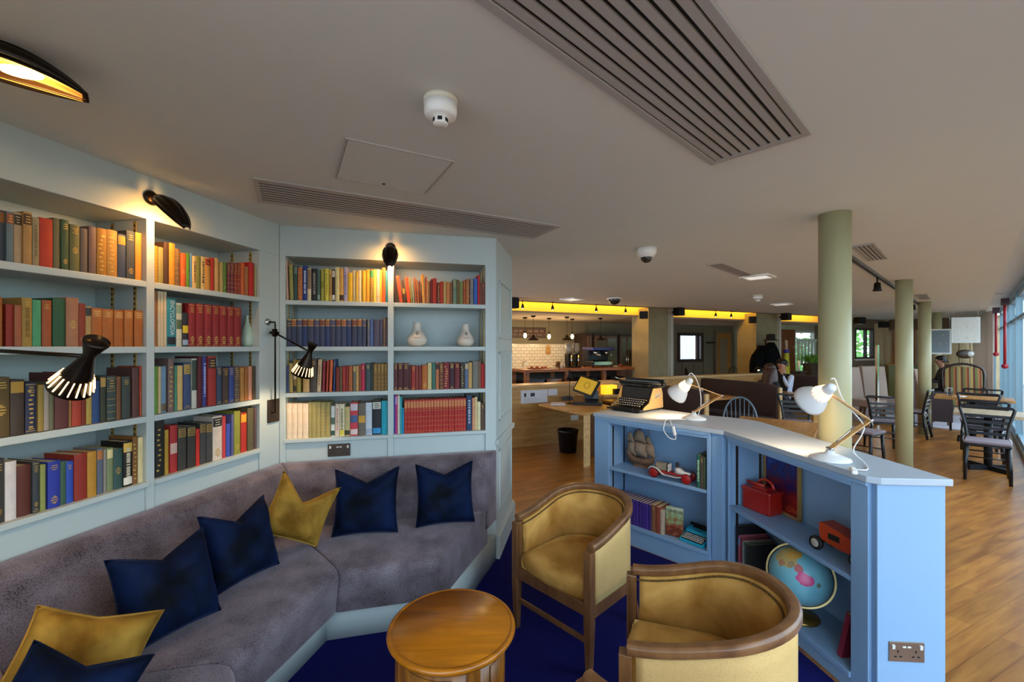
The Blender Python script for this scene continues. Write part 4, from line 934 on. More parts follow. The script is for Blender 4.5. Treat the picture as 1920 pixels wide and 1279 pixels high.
for i_, (ps_, cl_) in enumerate([(.15, '8c2018'), (.4, '5c1430'), (.62, '1c1c5c'), (.85, '24348c'), (1., '3c78b0')]):
    e_ = crp.color_ramp.elements[i_] if i_ < 2 else crp.color_ramp.elements.new(ps_)
    e_.position = ps_; e_.color = (*hx(cl_), 1)
nt_.links.new(ma.outputs[0], crp.inputs[0]); nt_.links.new(crp.outputs[0], nt_.nodes['Principled BSDF'].inputs['Base Color'])
p = on2(.19, .27); po = thing('framed_poster', 'gilt framed blue and red poster behind the red tin box', 'poster', (p[0], p[1], ZM2), R2 + .02)
w_, h_ = .30, .40
g = G()
for x0, x1, z0, z1 in ((-w_ / 2, w_ / 2, 0, .016), (-w_ / 2, w_ / 2, h_ - .016, h_), (-w_ / 2, -w_ / 2 + .016, 0, h_), (w_ / 2 - .016, w_ / 2, 0, h_)): g.bx(x0, x1, -.008, .012, z0, z1)
g.build('frame', mat('gilt_frame', 'b08c50', .4, .3), po)
g = G(); g.bx(-w_ / 2 + .01, w_ / 2 - .01, 0, .006, .01, h_ - .01); g.build('print', POST, po)
lettering('ON', .05, mat('poster_orange', 'd0552c', .5, var=0), po, Matrix.Translation((.085, -.001, .045)) @ Matrix.Rotation(PI / 2, 4, 'X'))
p = on2(x2b - .05, .285); p2 = thing('framed_print', 'narrow framed print with a red letter R at the right end of the upper shelf', 'poster', (p[0], p[1], ZM2), R2 - .02)
g = G(); g.bx(-.045, .045, 0, .006, 0, .40); g.build('print', mat('faded_print', 'c8b8ac', .5, var=.25, vscale=12), p2)
g = G(); g.bx(-.04, .035, -.0008, 0, .10, .165); g.build('red_panel', mat('print_red', 'a02c24', .5), p2)
g = G(); g.bx(-.04, .04, -.0008, 0, .28, .39); g.build('dark_panel', mat('print_dark', '1c2030', .5), p2)
lettering('R', .06, mat('print_cream', 'e0d4c4', .5, var=0), p2, Matrix.Translation((.0, -.0014, .132)) @ Matrix.Rotation(PI / 2, 4, 'X'))
# --- toy digger truck
p = on2(x2b - .15, .15); tk = thing('toy_truck', 'orange-red toy truck with a black wheel at the right end of the upper shelf', 'toy truck', (p[0], p[1], ZM2), R2 + .12)
ORR = mat('toy_orange', 'b83c14', .45, var=.15)
g = G(); g.loft([[(x, -.045, a), (x, .045, a), (x, .045, b), (x, -.045, b)] for x, a, b in ((-.11, .10, .145), (-.10, .06, .15), (.0, .045, .135), (.10, .05, .115), (.12, .055, .10))], smooth=False); g.build('body', ORR, tk, bevel=.003)
g = G(); g.bx(-.06, .0, -.0455, -.044, .08, .11); g.build('side_opening', DARK, tk)
for x in (-.115, .09):
    for y in (-.055, .055):
        g = G(); g.lathe([(.018, -.011), (.032, -.011), (.036, -.006), (.036, .006), (.032, .011), (.018, .011)], 18, M=Matrix.Translation((x, y, .037)) @ Matrix.Rotation(PI / 2, 4, 'X')); wl = g.build('wheel', mat('tyre_black', '151414', .6), tk)
        g = G(); g.lathe([(0, -.013), (.02, -.013), (.022, -.010), (.022, .010), (.02, .013), (0, .013)], 14, M=Matrix.Translation((x, y, .037)) @ Matrix.Rotation(PI / 2, 4, 'X')); g.build('hub', mat('hub_cream', 'c0b8a8', .5), wl)
g = G(); g.bar((-.115, -.05, .037), (-.115, .05, .037), .01, .01); g.bar((-.115, 0, .04), (-.08, 0, .10), .03, .02); g.build('axle', DARK, tk)
# --- tall books behind the globe
rows = [(.018, .315, '14141c', 'p', 'tall black book at the left end of the globe shelf'), (.02, .255, 'b04c6c', 'X L6c88c8', 'pink and blue patterned book beside the tall black one behind the globe'), (.017, .25, '7c2834', 'p', 'dark red book behind the globe, third from the left'), (.02, .235, '7c8c88', 'p', 'grey-green book behind the globe, fourth from the left'), (.018, .235, '3c4c48', 'p', 'dark grey-green book touching the globe'), (.016, .23, '2c2c28', 'p', 'black book hidden mostly behind the globe')]
low_books(2, on2, R2, ZB2, x2a + .03, rows, .2, .055)
b = book(.026, .24, .18, '7c1c30', 'p', seed=77); p = on2(x2b - .105, .05); b.location = (p[0], p[1], ZB2 + .001); b.rotation_euler = (0, .22, R2)
b.location.z += .026 * math.sin(.22)
tag(b, 'dark crimson book leaning at the right end of the globe shelf', 'book', 'books in the low bookcases')
# --- globe
gx, gy = 1.605, 2.36; gz = ZB2
gl_ = thing('globe', 'desk globe showing Australia in pink on a brass stand', 'globe', (gx, gy, gz), 0)
RG = .150; cz = .232
GM = bpy.data.materials.new('globe_map'); GM.use_nodes = True
nt = GM.node_tree; N = nt.nodes; Lk = nt.links; b0 = N['Principled BSDF']; b0.inputs['Roughness'].default_value = .3
tcn = N.new('ShaderNodeTexCoord'); nz = N.new('ShaderNodeTexNoise'); nz.inputs['Scale'].default_value = 9; nz.inputs['Detail'].default_value = 6; Lk.new(tcn.outputs['Object'], nz.inputs['Vector'])
crn = N.new('ShaderNodeValToRGB'); crn.color_ramp.elements[0].color = (*hx('62acc4'), 1); crn.color_ramp.elements[1].color = (*hx('92ccd6'), 1); Lk.new(nz.outputs['Fac'], crn.inputs[0])
col = crn.outputs[0]
def land(center, rad, colr, nscale, thr, prev):
    """a land mass: noisy disc round a direction"""
    g1 = N.new('ShaderNodeVectorMath'); g1.operation = 'DISTANCE'; Lk.new(tcn.outputs['Object'], g1.inputs[0]); g1.inputs[1].default_value = center
    n1 = N.new('ShaderNodeTexNoise'); n1.inputs['Scale'].default_value = nscale; n1.inputs['Detail'].default_value = 4; Lk.new(tcn.outputs['Object'], n1.inputs['Vector'])
    m1 = N.new('ShaderNodeMath'); m1.operation = 'MULTIPLY_ADD'; m1.inputs[1].default_value = thr; Lk.new(n1.outputs['Fac'], m1.inputs[0]); Lk.new(g1.outputs['Value'], m1.inputs[2])
    m2 = N.new('ShaderNodeMath'); m2.operation = 'LESS_THAN'; m2.inputs[1].default_value = rad + thr * .5; Lk.new(m1.outputs[0], m2.inputs[0])
    mx = N.new('ShaderNodeMix'); mx.data_type = 'RGBA'; Lk.new(m2.outputs[0], mx.inputs[0]); Lk.new(prev, mx.inputs[6])
    mx.inputs[7].default_value = (*hx(colr), 1)
    return mx.outputs[2]
view = Vector((-gx, -gy, EYE - gz - cz)).normalized(); rt = Vector((view.y, -view.x, 0)).normalized() * -1; rt = Vector((-view.y, view.x, 0)).normalized(); upv = view.cross(rt) * 1
if upv.z < 0: upv = -upv
def gd(rx, uy):
    d = view + rt * rx + upv * uy; d.normalize(); return tuple(d * RG)
col = land(gd(-.55, .75), .062, 'b8a468', 26, .06, col); col = land(gd(-.25, .85), .035, 'c89c4c', 30, .05, col); col = land(gd(-.75, .35), .02, 'b0805c', 30, .04, col); col = land(gd(-.28, .28), .018, 'a08c6c', 40, .03, col); col = land(gd(-.05, .2), .02, 'c06c70', 40, .03, col)
col = land(gd(.12, -.12), .032, 'd04c84', 24, .04, col); col = land(gd(.30, -.14), .022, 'd04c84', 26, .03, col); col = land(gd(-.02, -.12), .016, 'd04c84', 26, .03, col); col = land(gd(.68, -.25), .012, '6c7c6c', 30, .02, col)
Lk.new(col, b0.inputs['Base Color'])
g = G(); g.sph((0, 0, 0), RG, n=48, m=32); o = g.build('sphere', GM, gl_, loc=(0, 0, cz))
ax = (rt * -.35 + Vector((0, 0, 1))).normalized()
RingM = mat('brass_ring', 'b4a06c', .35, .7, var=.08)
nrm = (view * .55 + Vector((0, 0, 1)) * .5 + rt * .35).normalized()
e1_ = nrm.cross(Vector((0, 0, 1))).normalized(); e2_ = nrm.cross(e1_)
nrm = (view + upv * -.05).normalized(); e1_ = rt; e2_ = nrm.cross(rt).normalized()
g = G(); rr_ = []
for k in range(64):
    t = 2 * PI * k / 64; d = e1_ * math.cos(t) + e2_ * math.sin(t)
    rr_.append([tuple(Vector((0, 0, cz)) + d * (RG + a) + nrm * b) for a, b in ((.004, -.012), (.013, -.012), (.013, .012), (.004, .012))])
rr_.append(rr_[0])
g.loft(rr_, caps=False, smooth=False); g.build('meridian_ring', RingM, gl_)
g = G(); g.lathe([(0, 0), (.092, 0), (.095, .006), (.09, .014), (.05, .02), (.022, .028), (.016, .045), (.014, .075), (0, .075)], 32); g.build('stand', mat('brass_stand', '9a7c3c', .3, .85, var=.1), gl_)
# ================================================================ things on the worktop
ZT = 1.0306
LAMPW = mat('lamp_white_enamel', 'dfe0e0', .35, var=.01); LARM = wood('pale_beech', 'd6ac74', 'b98a50', .4, 5, 'Z', 6, coat=.1)
BULB = emis('lit_bulb', 'ffd9a0', 14)
def desk_lamp(label, base, knee, head, mouth, col=1., back=None):
    """base centre, knee joint, head joint, centre of the shade's mouth (world)"""
    t = thing('desk_lamp', label, 'lamp', base, 0, 'white desk lamps on the worktop')
    B = Vector(base); K = Vector(knee) - B; Hd = Vector(head) - B; Mo = Vector(mouth) - B
    g = G(); g.lathe([(0, 0), (.088, 0), (.09, .005), (.086, .012), (.05, .026), (.022, .034), (.015, .05), (0, .05)], 36); g.build('base', LAMPW, t)
    J = Vector((0, 0, .055)); side = (K - J).cross(Vector((0, 0, 1))).normalized()
    for s_ in (-1, 1):
        g = G(); g.bar(J + side * .009 * s_, K + side * .009 * s_, .006, .014, side); g.build('lower_arm', LARM, t)
    for s_ in (-1, 1):
        g = G(); g.bar(K + side * .006 * s_, Hd + side * .006 * s_, .006, .014, side); g.build('upper_arm', LARM, t)
    g = G()
    for q in (J, K, Hd): g = G(); g.cyl(q - side * .018, q + side * .018, .008, n=10); g.build('joint', CHROME, t)
    g = G(); g.tube([J + (K - J) * .15 + Vector((0, 0, .01)), J + (K - J) * .6 + Vector((0, 0, .02))], .004, 6); g.build('spring', CHROME, t)
    ax_ = (Mo - Hd).normalized(); q = ax_.to_track_quat('Z', 'Y').to_matrix().to_4x4(); M_ = Matrix.Translation(Hd - ax_ * .015) @ q
    L_ = (Mo - Hd).length + .015
    pr = [(.0, -.035), (.016, -.034), (.022, -.025), (.026, 0), (.032, L_ * .28), (.040, L_ * .42), (.062, L_ * .66), (.076, L_ * .9), (.079, L_), (.077, L_), (.074, L_ * .9), (.060, L_ * .67), (.038, L_ * .44), (.03, L_ * .28), (.022, .0), (0, -.01)]
    g = G(M_); g.lathe(pr, 40, cap=False); sh_ = g.build('shade', LAMPW, t)
    g = G(M_)
    for k in range(14):
        a = 2 * PI * k / 14
        g.bar((.0275 * math.cos(a), .0275 * math.sin(a), L_ * .06), (.0415 * math.cos(a), .0415 * math.sin(a), L_ * .40), .006, .004, (-math.sin(a), math.cos(a), 0))
    tag(g.build('vent_slots', emis('lamp_slot_glow', 'ffcf90', 3.0), sh_), 'glowing vent slots', kind='stuff')
    g = G(M_); g.sph((0, 0, L_ * .62), .024); g.build('bulb', BULB, t)
    lo = light('desk_lamp_light', 'SPOT', tuple(B + Hd + ax_ * (L_ * .8)), 9 * col, (1., .68, .38), spot_size=2.3, spot_blend=.6, shadow_soft_size=.03); aim(lo, B + Hd + ax_ * 2)
    if back:
        g = G(); g.tube([Vector(p_) - B for p_ in back], .0032, 6); g.build('cord', LAMPW, t)
    return t
def sm(pts, n=6):
    """a smooth curve through points"""
    P = [Vector(p) for p in pts]; out = []
    for i in range(len(P) - 1):
        a, b, c, d = P[max(i - 1, 0)], P[i], P[i + 1], P[min(i + 2, len(P) - 1)]
        for k in range(n):
            t = k / n; out.append(.5 * ((2 * b) + (c - a) * t + (2 * a - 5 * b + 4 * c - d) * t * t + (3 * b - a - 3 * c + d) * t ** 3))
    out.append(P[-1]); return out
D1 = 3.30
b1 = gp(1301, 786, ZT)
k1 = dp(1352, 742, b1[1] + .02); h1 = dp(1289, 719, b1[1] - .02); m1 = dp(1271, 737, b1[1] - .05)
desk_lamp('white desk lamp beside the tan typewriter at the far end of the worktop', b1, k1, (h1[0], h1[1], h1[2]), tuple(dp(1268, 741, b1[1] + .075)), .8,
          back=sm([dp(1291, 704, b1[1] - .02), dp(1297, 700, b1[1]), dp(1306, 712, b1[1] + .01), dp(1313, 735, b1[1] + .02), dp(1314, 760, b1[1] + .02), (b1[0] + .05, b1[1] + .04, ZT + .02)]))
b2 = gp(1556, 862, ZT)
k2 = dp(1630, 788, b2[1] + .0); h2 = dp(1549, 733, b2[1] - .03); m2 = dp(1512, 752, b2[1] - .08)
desk_lamp('white desk lamp with its shade tipped low near the near end of the worktop', b2, k2, h2, tuple(dp(1517, 752, b2[1] + .075)), 1.,
          back=sm([dp(1558, 711, b2[1] - .02), dp(1566, 712, b2[1]), dp(1576, 740, b2[1]), dp(1585, 756, b2[1]), dp(1618, 795, b2[1]), dp(1616, 815, b2[1]), dp(1600, 845, b2[1] - .02), (b2[0] + .10, b2[1] - .09, ZT + .008), (b2[0] + .02, b2[1] - .20, ZT + .008), (b2[0] - .03, b2[1] - .20, ZT + .008)]))
# loose cord switches
g = G(); a = Vector((b2[0] - .03, b2[1] - .27, ZT + .004)); 
sw = thing('cord_switch', 'white inline cord switch lying on the worktop by the nearer lamp', 'switch', (b2[0] - .055, b2[1] - .215, ZT + .0), 1.0)
g = G(); g.bx(-.045, .045, -.011, .011, 0, .018); g.build('body', WHITE, sw, bevel=.006, seg=3)
g = G(); g.bx(-.012, .012, -.006, .006, .018, .021); g.build('rocker', WHITE, sw)
pf = gp(1250, 800, 1.03)
cy = lambda v, u: dp(u, v, 3.10)
sw2 = thing('cord_switch', 'white inline cord switch hanging over the front of the far low bookcase', 'switch', dp(1264, 808, 3.10), R1)
g = G(); g.box((0, 0, 0), (.02, .016, .07), ry=-.25); g.build('body', WHITE, sw2, bevel=.005, seg=3)
g = G(); o3 = Vector(dp(1264, 808, 3.10)); Ml = Matrix.Rotation(-R1, 4, 'Z')
g.tube([Ml @ (Vector(q) - o3) for q in sm([(b1[0] - .09, b1[1] - .06, ZT + .006), dp(1258, 786, 3.16), dp(1257, 790, 3.09), dp(1260, 798, 3.09)])], .003, 6)
g.tube([Ml @ (Vector(q) - o3) for q in sm([dp(1267, 818, 3.10), dp(1266, 824, 3.09), dp(1255, 821, 3.09), dp(1245, 808, 3.09), dp(1246, 795, 3.10), dp(1252, 787, 3.12), (b1[0] - .10, b1[1] - .05, ZT + .006)])], .003, 6)
g.build('cord', WHITE, sw2)
# --- old black and tan typewriter
tw = thing('typewriter', 'old black and tan office typewriter at the far end of the worktop', 'typewriter', ((.90 + 1.117) / 2, (3.87 + 3.62) / 2, ZT), math.atan2(3.62 - 3.87, 1.117 - .90))
TAN = mat('tan_crackle_enamel', 'b08a50', .4, .2, var=.12); TBL = mat('black_crackle_enamel', '1d1b18', .38, .2, var=.15, bump=.2, bscale=250)
W = .165
for sx in (-1, 1):
    g = G(); poly = [(-.0, .02), (.02, .045), (.10, .075), (.15, .165), (.17, .20), (.30, .20), (.32, .15), (.33, .02)]
    g.loft([[(x, y, z) for y, z in poly] for x in (sx * W - .006, sx * W + .006)], smooth=False); g.build('side_panel', TAN, tw, bevel=.003)
    g = G()
    for z in (.115, .135): g.bar((sx * (W + .0065), .19, z), (sx * (W + .0065), .27, z + .018), .002, .009); g.build('louvre', CHROME, tw)
g = G(); g.bx(-W, W, .0, .33, .012, .03); g.bx(-W + .006, W - .006, .12, .32, .03, .10); g.loft([[(x, .155, .09), (x, .175, .20), (x, .25, .215), (x, .26, .1)] for x in (-W + .007, W - .007)], smooth=False); g.build('body', TBL, tw, bevel=.003)
g = G(); g.bx(-W - .006, W + .006, -.055, .02, .010, .026); g.bx(-.10, .10, -.05, -.035, .026, .036); g.build('front_bar', TBL, tw, bevel=.004)
g = G(); typewriter_keys(g, -W + .016, W - .016, -.01, .115, .042, .10, 12, 4, .0088, .006); tag(g.build('keys', mat('glass_keys', '34322e', .2), tw), 'round glass-topped keys', kind='stuff')
g = G(); typewriter_keys(g, -W + .016, W - .016, -.01, .115, .0485, .1065, 12, 4, .0072, .0012); tag(g.build('key_legends', mat('key_legend', 'e6e0d0', .4, var=0), tw), 'pale key legends', kind='stuff')
g = G(); g.cyl((-.205, .25, .235), (.205, .25, .235), .022, n=18); g.build('platen', TBL, tw)
g = G(); g.bx(-.20, .20, .21, .30, .205, .225); g.bx(-.20, .20, .285, .30, .22, .275); g.build('carriage', TBL, tw, bevel=.002)
for sx in (-1, 1):
    g = G(); g.cyl((sx * .205, .25, .235), (sx * .232, .25, .235), .019, n=14); g.build('platen_knob', TBL, tw)
g = G(); g.tube([(-.20, .235, .24), (-.215, .20, .265), (-.22, .15, .28)], .004, 6); g.bx(-.19, .19, .222, .226, .252, .256); g.build('paper_bail', CHROME, tw)
g = G(); g.lathe([(0, 0), (.035, 0), (.035, .012), (0, .012)], 18, (-.085, .215, .21)); g.lathe([(0, 0), (.035, 0), (.035, .012), (0, .012)], 18, (.085, .215, .21)); g.build('ribbon_spools', TBL, tw)
for sx in (-1, 1):
    for y in (.03, .30):
        g = G(); g.lathe([(0, 0), (.014, 0), (.012, .013), (0, .013)], 10, (sx * .14, y, 0)); g.build('foot', DARK, tw)
# ================================================================ vases on the bookcases
def vase(label, pos, prof, m, marks=False, rz=0.):
    t = thing('vase', label, 'vase', pos, rz)
    g = G(); g.lathe(prof + [(max(0.001, prof[-1][0] - .004), prof[-1][1]), (max(.001, prof[-1][0] - .005), prof[-1][1] - .02), (0, prof[-1][1] - .02)], 36); g.build('body', m, t)
    if marks:
        IK = mat('vase_brown_print', '8a7864', .5, var=0)
        for k in range(3): 
            pass
        g = G()
        def rad(z):
            for (r0, z0), (r1, z1) in zip(prof, prof[1:]):
                if z0 <= z <= z1: return r0 + (r1 - r0) * (z - z0) / max(1e-6, z1 - z0)
            return prof[-1][0]
        def onv(a, z, e=.0008): r_ = rad(z) + e; return (r_ * math.sin(a), -r_ * math.cos(a), z)
        for k in range(7):
            t0 = 2 * PI * k / 7; c0 = (.0 + .13 * math.cos(t0), .10 + .010 * math.sin(t0))
            g.tube([onv(c0[0] + .10 * math.cos(q), c0[1] + .006 * math.sin(q)) for q in [2 * PI * j / 8 for j in range(8)]], .0008, 4, closed=True)
        for i in range(9):
            a = -.32 + .64 * i / 8; g.tube([onv(a, .062), onv(a + .03, .069), onv(a + .05, .061)], .0008, 4)
            if i % 2: g.tube([onv(a, .05), onv(a + .06, .05)], .0008, 4)
        tag(g.build('painted_marks', IK, t), 'faint brown flower and script', kind='stuff')
    return t
CREAMV = mat('cream_glaze', 'd9d0c2', .25, var=.02); CELAD = mat('celadon_glaze', 'b9ccb4', .2, var=.02)
def onB(u, y):
    s_ = lp(u, (O_[0] - dB.y * y, O_[1] + dB.x * y), dB); return (O_[0] - dB.y * y + dB.x * s_, O_[1] + dB.x * y + dB.y * s_)
def onA(u, y):
    s_ = lp(u, (A0[0] - dA.y * y, A0[1] + dA.x * y), dA); return (A0[0] - dA.y * y + dA.x * s_, A0[1] + dA.x * y + dA.y * s_)
q = onB(782, .12); vase('larger cream onion-shaped vase with a stopper sprig on the rightmost bay', (q[0], q[1], 1.6006), [(0, 0), (.045, 0), (.062, .012), (.074, .035), (.076, .05), (.070, .072), (.054, .095), (.038, .115), (.031, .135), (.029, .175), (.031, .18)], CREAMV, True, RB)
q = onB(873, .12); vase('smaller cream onion-shaped vase, the right one of the pair', (q[0], q[1], 1.6006), [(0, 0), (.04, 0), (.056, .011), (.067, .032), (.068, .046), (.062, .066), (.046, .092), (.032, .115), (.027, .135), (.025, .165), (.028, .17)], CREAMV, True, RB)
q = onA(463.5, .08); vase('slim celadon bottle vase beside the crimson set in the second bay', (q[0], q[1], 1.6006), [(0, 0), (.026, 0), (.033, .012), (.037, .04), (.036, .065), (.029, .10), (.018, .135), (.010, .165), (.0085, .19), (.010, .198)], CELAD)
# the word on the thick teal encyclopedia
for o in list(C.objects):
    if o.name.startswith('book') and 'encyclopedia' in (o.get('label') or ''):
        w_ = max(v.co.x for v in o.data.vertices); h_ = max(v.co.z for v in o.data.vertices)
        lettering('ENCYCLOPEDIA', .031, mat('print_pale', 'd0e0dc', .5, var=0), o, Matrix.Translation((w_ * .5, -.0052, h_ * .60)) @ Matrix.Rotation(PI / 2, 4, 'X') @ Matrix.Rotation(-PI / 2, 4, 'Z'), wide=.78)
# ================================================================ wall lamps
SHADEB = mat('black_lamp_metal', '2a211a', .27, .75, var=.1)
def sconce(label, pos, rz, L=.20, W=.062, on=1., droop=.0, arm=.06, tilt=50):
    """swan-neck picture light: wall rose, short arm and a fluted shell; local -y is out of the wall"""
    t = thing('shell_sconce', label, 'wall lamp', pos, rz, 'fluted shell wall lamps')
    g = G(); g.lathe([(0, 0), (.034, 0), (.036, .006), (.028, .014), (.014, .02), (0, .022)], 24, M=Matrix.Rotation(PI / 2, 4, 'X')); g.build('wall_rose', SHADEB, t)
    g = G(); g.tube(sm([(0, -.015, 0), (0, -.03, .008), (0, -arm, .004), (0, -arm - .02, -.008)]), .008, 8); g.build('arm', SHADEB, t)
    y0 = -arm - .005
    def f(a, b):
        th = -PI / 2 * 1.02 + PI * 1.02 * b; r_ = math.sin(PI * (.10 + .86 * a) ** .8) ** .62
        fl = 1 - .13 * (1 - abs(math.sin(th * 4.5)))
        rr = W * r_ * fl
        return (rr * math.sin(th), y0 - L * a - .0 * math.cos(th), -.012 - droop * a + .85 * rr * math.cos(th) - .03 * a * a - .008)
    Tm = Matrix.Translation((0, -arm, 0)) @ Matrix.Rotation(math.radians(tilt), 4, 'X') @ Matrix.Translation((0, arm, 0))
    g = G(Tm); g.grid(f, 16, 54); g.build('shade', SHADEB, t, solid=.003)
    g = G(Tm); g.grid(lambda a, b: tuple(Vector(f(.05 + .9 * a, .06 + .88 * b)) - Vector((0, 0, .0045))), 14, 40); g.build('lining', mat('warm_reflector', 'd0a860', .4, .3, var=.05), t)
    g = G(Tm); g.sph((0, y0 - L * .5, -.018 - droop * .5), .017, (1, 2.6, .8)); g.build('bulb', emis('warm_bulb', 'ffc070', 60), t)
    M_ = local(pos, rz)
    p0 = M_ @ (Tm @ Vector((0, y0 - L * .5, -.045 - droop * .5))); lo = light('sconce_light', 'SPOT', (p0.x, p0.y, pos[2] + p0.z), 3 * on, (1., .58, .24), spot_size=2.5, spot_blend=.8, shadow_soft_size=.03)
    tgt = M_ @ Vector((0, .10, 0)); aim(lo, (tgt.x, tgt.y, pos[2] - .30))
    return t
sa = (sA(275) + sA(290)) / 2; q = (A0[0] + dA.x * sa, A0[1] + dA.y * sa)
sconce('black fluted shell lamp on the fascia between the two left bookcase bays', (q[0], q[1], 2.315), RA, .215, .060, 1., tilt=34)
sb = (sB(727) + sB(738)) / 2; q = (O_[0] + dB.x * sb, O_[1] + dB.y * sb)
sconce('black fluted shell lamp on the fascia of the back bookcase', (q[0], q[1], 2.30), RB, .17, .055, 1., tilt=46)
nC = Vector((-dC.y, dC.x)); q = (A0[0] + dC.x * .47, A0[1] + dC.y * .47)
sconce('lit shell lamp seen from below at the upper left corner', (q[0], q[1], 2.375), RC, .26, .085, .5, .01, .16, -4)
def reach_lamp(label, plate, rz, rod0, rod1, joint, waist, mouth, back, on=1.):
    """plate on the wall, upright rod, swinging arm and an hour-glass shade (world points)"""
    t = thing('swing_wall_lamp', label, 'wall lamp', plate, rz, 'black swing-arm wall lamps')
    M_ = local(plate, rz); M_ = Matrix.Translation(plate) @ Matrix.Rotation(rz, 4, 'Z'); I = M_.inverted(); L_ = lambda p: I @ Vector(p)
    g = G(); g.bx(-.048, .048, -.014, 0, -.075, .075); g.build('wall_plate', BRONZE, t, bevel=.004)
    a, b = L_(rod0), L_(rod1)
    g = G(); g.tube([(a.x, -.012, a.z), a, b, (b.x - .0, b.y, b.z + .012), (b.x - .02, -.0, b.z + .014)], .0055, 8); g.build('upright_rod', SHADEB, t)
    g = G(); g.lathe([(0, 0), (.024, 0), (.022, .008), (0, .01)], 18, M=Matrix.Translation((b.x - .02, 0, b.z + .014)) @ Matrix.Rotation(PI / 2, 4, 'X')); g.build('rod_rose', CHROME, t)
    j = L_(joint); g = G(); g.box(j, (.022, .022, .05)); g.cyl((j.x - .035, j.y, j.z), (j.x + .03, j.y, j.z), .009, n=10); g.build('clamp', SHADEB, t)
    w = L_(waist); g = G(); g.tube([j, w + (j - w).normalized() * .02], .006, 8); g.build('swing_arm', SHADEB, t)
    m_, k_ = L_(mouth), L_(back)
    ax_ = (m_ - w).normalized(); Lm = (m_ - w).length; Lb = (k_ - w).length
    Q = Matrix.Translation(w) @ ax_.to_track_quat('Z', 'Y').to_matrix().to_4x4(); R0 = Lm * .42
    pr = [(0, -Lb), (.030, -Lb), (.030, -Lb + .004), (.016, -.012), (.0145, 0), (.017, .012), (R0 * .62, Lm * .52), (R0, Lm), (R0 - .002, Lm), (R0 * .60, Lm * .53), (.014, .02), (0, .015)]
    g = G(Q); g.lathe(pr, 36, cap=False); s_ = g.build('shade', SHADEB, t)
    g = G(Q)
    for k in range(18):
        an = 2 * PI * k / 18; r0, r1 = R0 * .70, R0 * .955
        g.bar((r0 * math.cos(an) * 1.01, r0 * math.sin(an) * 1.01, Lm * .60), (r1 * math.cos(an) * 1.01, r1 * math.sin(an) * 1.01, Lm * .93), .0034, .003, (-math.sin(an), math.cos(an), 0))
    tag(g.build('light_slots', emis('shade_slot_glow', 'ffd493', 1.8), s_), 'glowing slots round the rim', kind='stuff')
    g = G(Q); g.sph((0, 0, Lm * .62), .022); g.build('bulb', BULB, t)
    lo = light('swing_lamp_light', 'SPOT', tuple(M_ @ (w + ax_ * Lm * .85)), 5 * on, (1., .7, .4), spot_size=1.7, spot_blend=.5, shadow_soft_size=.03); aim(lo, M_ @ (w + ax_ * 3))
    return t
q = onA(511, 0); dpl = q[1]
pl = (q[0], q[1], EYE - (770 - VH) * dpl / F)
oA = lambda u, v, y: (lambda q_: (q_[0], q_[1], EYE - (v - VH) * q_[1] / F))(onA(u, y))
reach_lamp('black swing-arm lamp on the corner panel in front of the third bay', pl, RA, oA(516, 774, -.04), oA(516, 608, -.04), oA(515, 624, -.045),
           dp(581, 660, 2.60), dp(566, 703, 2.615), dp(590, 647, 2.59), 1.)
rod = (-1.74, 1.22)
pl2 = (A0[0] + dC.x * .09, A0[1] + dC.y * .09, 1.36)
j2 = dp(-110, 646, 1.20)
reach_lamp('black swing-arm lamp reaching in from the left edge over the leftmost bay', pl2, RC, (pl2[0] + nC.x * .04, pl2[1] + nC.y * .04, 1.34), (pl2[0] + nC.x * .04, pl2[1] + nC.y * .04, 1.70), (pl2[0] + nC.x * .045, pl2[1] + nC.y * .045, 1.60),
           dp(166, 668, 1.20), dp(132, 728, 1.225), dp(188, 645, 1.19), .8)
# ================================================================ ceiling fittings
def vent(label, c4, n, frame_m, slot, name='air_vent', group='ceiling air vents', mdark=DARK):
    """ceiling grille from three corners: origin, along, across"""
    o, a, b = [Vector(p) for p in c4]; X = (a - o); lx = X.length; X.normalize(); Y = Vector((-X.y, X.x)); ly = (b - o).dot(Y)
    if ly < 0: o = Vector(b); ly = -ly
    t = thing(name, label, 'vent', (o.x, o.y, ZC), math.atan2(X.y, X.x), group)
    m_ = slot[1]; z0 = slot[2] if len(slot) > 2 else -.012; fine = len(slot) > 2
    g = G()
    for x0, x1, y0, y1 in ((0, lx, 0, m_), (0, lx, ly - m_, ly), (0, m_, m_, ly - m_), (lx - m_, lx, m_, ly - m_)): g.bx(x0, x1, y0, y1, z0, -.0005)
    g.build('frame', frame_m, t, bevel=.002)
    g = G(); g.bx(m_, lx - m_, m_, ly - m_, -.003, -.001); g.build('dark_backing', mdark, t)  # flat near-black sheet stands in for the shade behind the slats
    p = (ly - 2 * m_) / n
    for k in range(n):
        g = G(); y = m_ + p * k + p * slot[0] * .5
        g.bx(m_, lx - m_, y, y + p * (1 - slot[0]), z0 + .001, z0 + .003); fine or g.bx(m_, lx - m_, y, y + .002, z0 + .003, -.003)
        g.build('louvre', frame_m, t)
    return t
VENTM = mat('grey_vent_metal', 'a5a29e', .55, .1, var=.01); CVENT = mat('ceiling_tone_metal', 'b4ada8', .7, var=.01)
o3_ = (.891, 1.887); n3_ = (1.137, 1.606)
vent('large grey slotted ceiling air vent overhead nearest the camera', [(.891 - 1.75 * wD.x, 1.887 - 1.75 * wD.y), o3_, (n3_[0] - 1.75 * wD.x, n3_[1] - 1.75 * wD.y)], 9, VENTM, (.36, .026))
vent('long pale ceiling vent with fine slats in front of the bookcases', [(-1.421, 2.37), (.161, 3.188), (-1.244, 2.029)], 9, CVENT, (.45, .022, -.009))
def cvent(label, pts, n, slot, m=VENTM, **k): return vent(label, [gp(u, v, ZC)[:2] for u, v in pts], n, m, slot, **k)
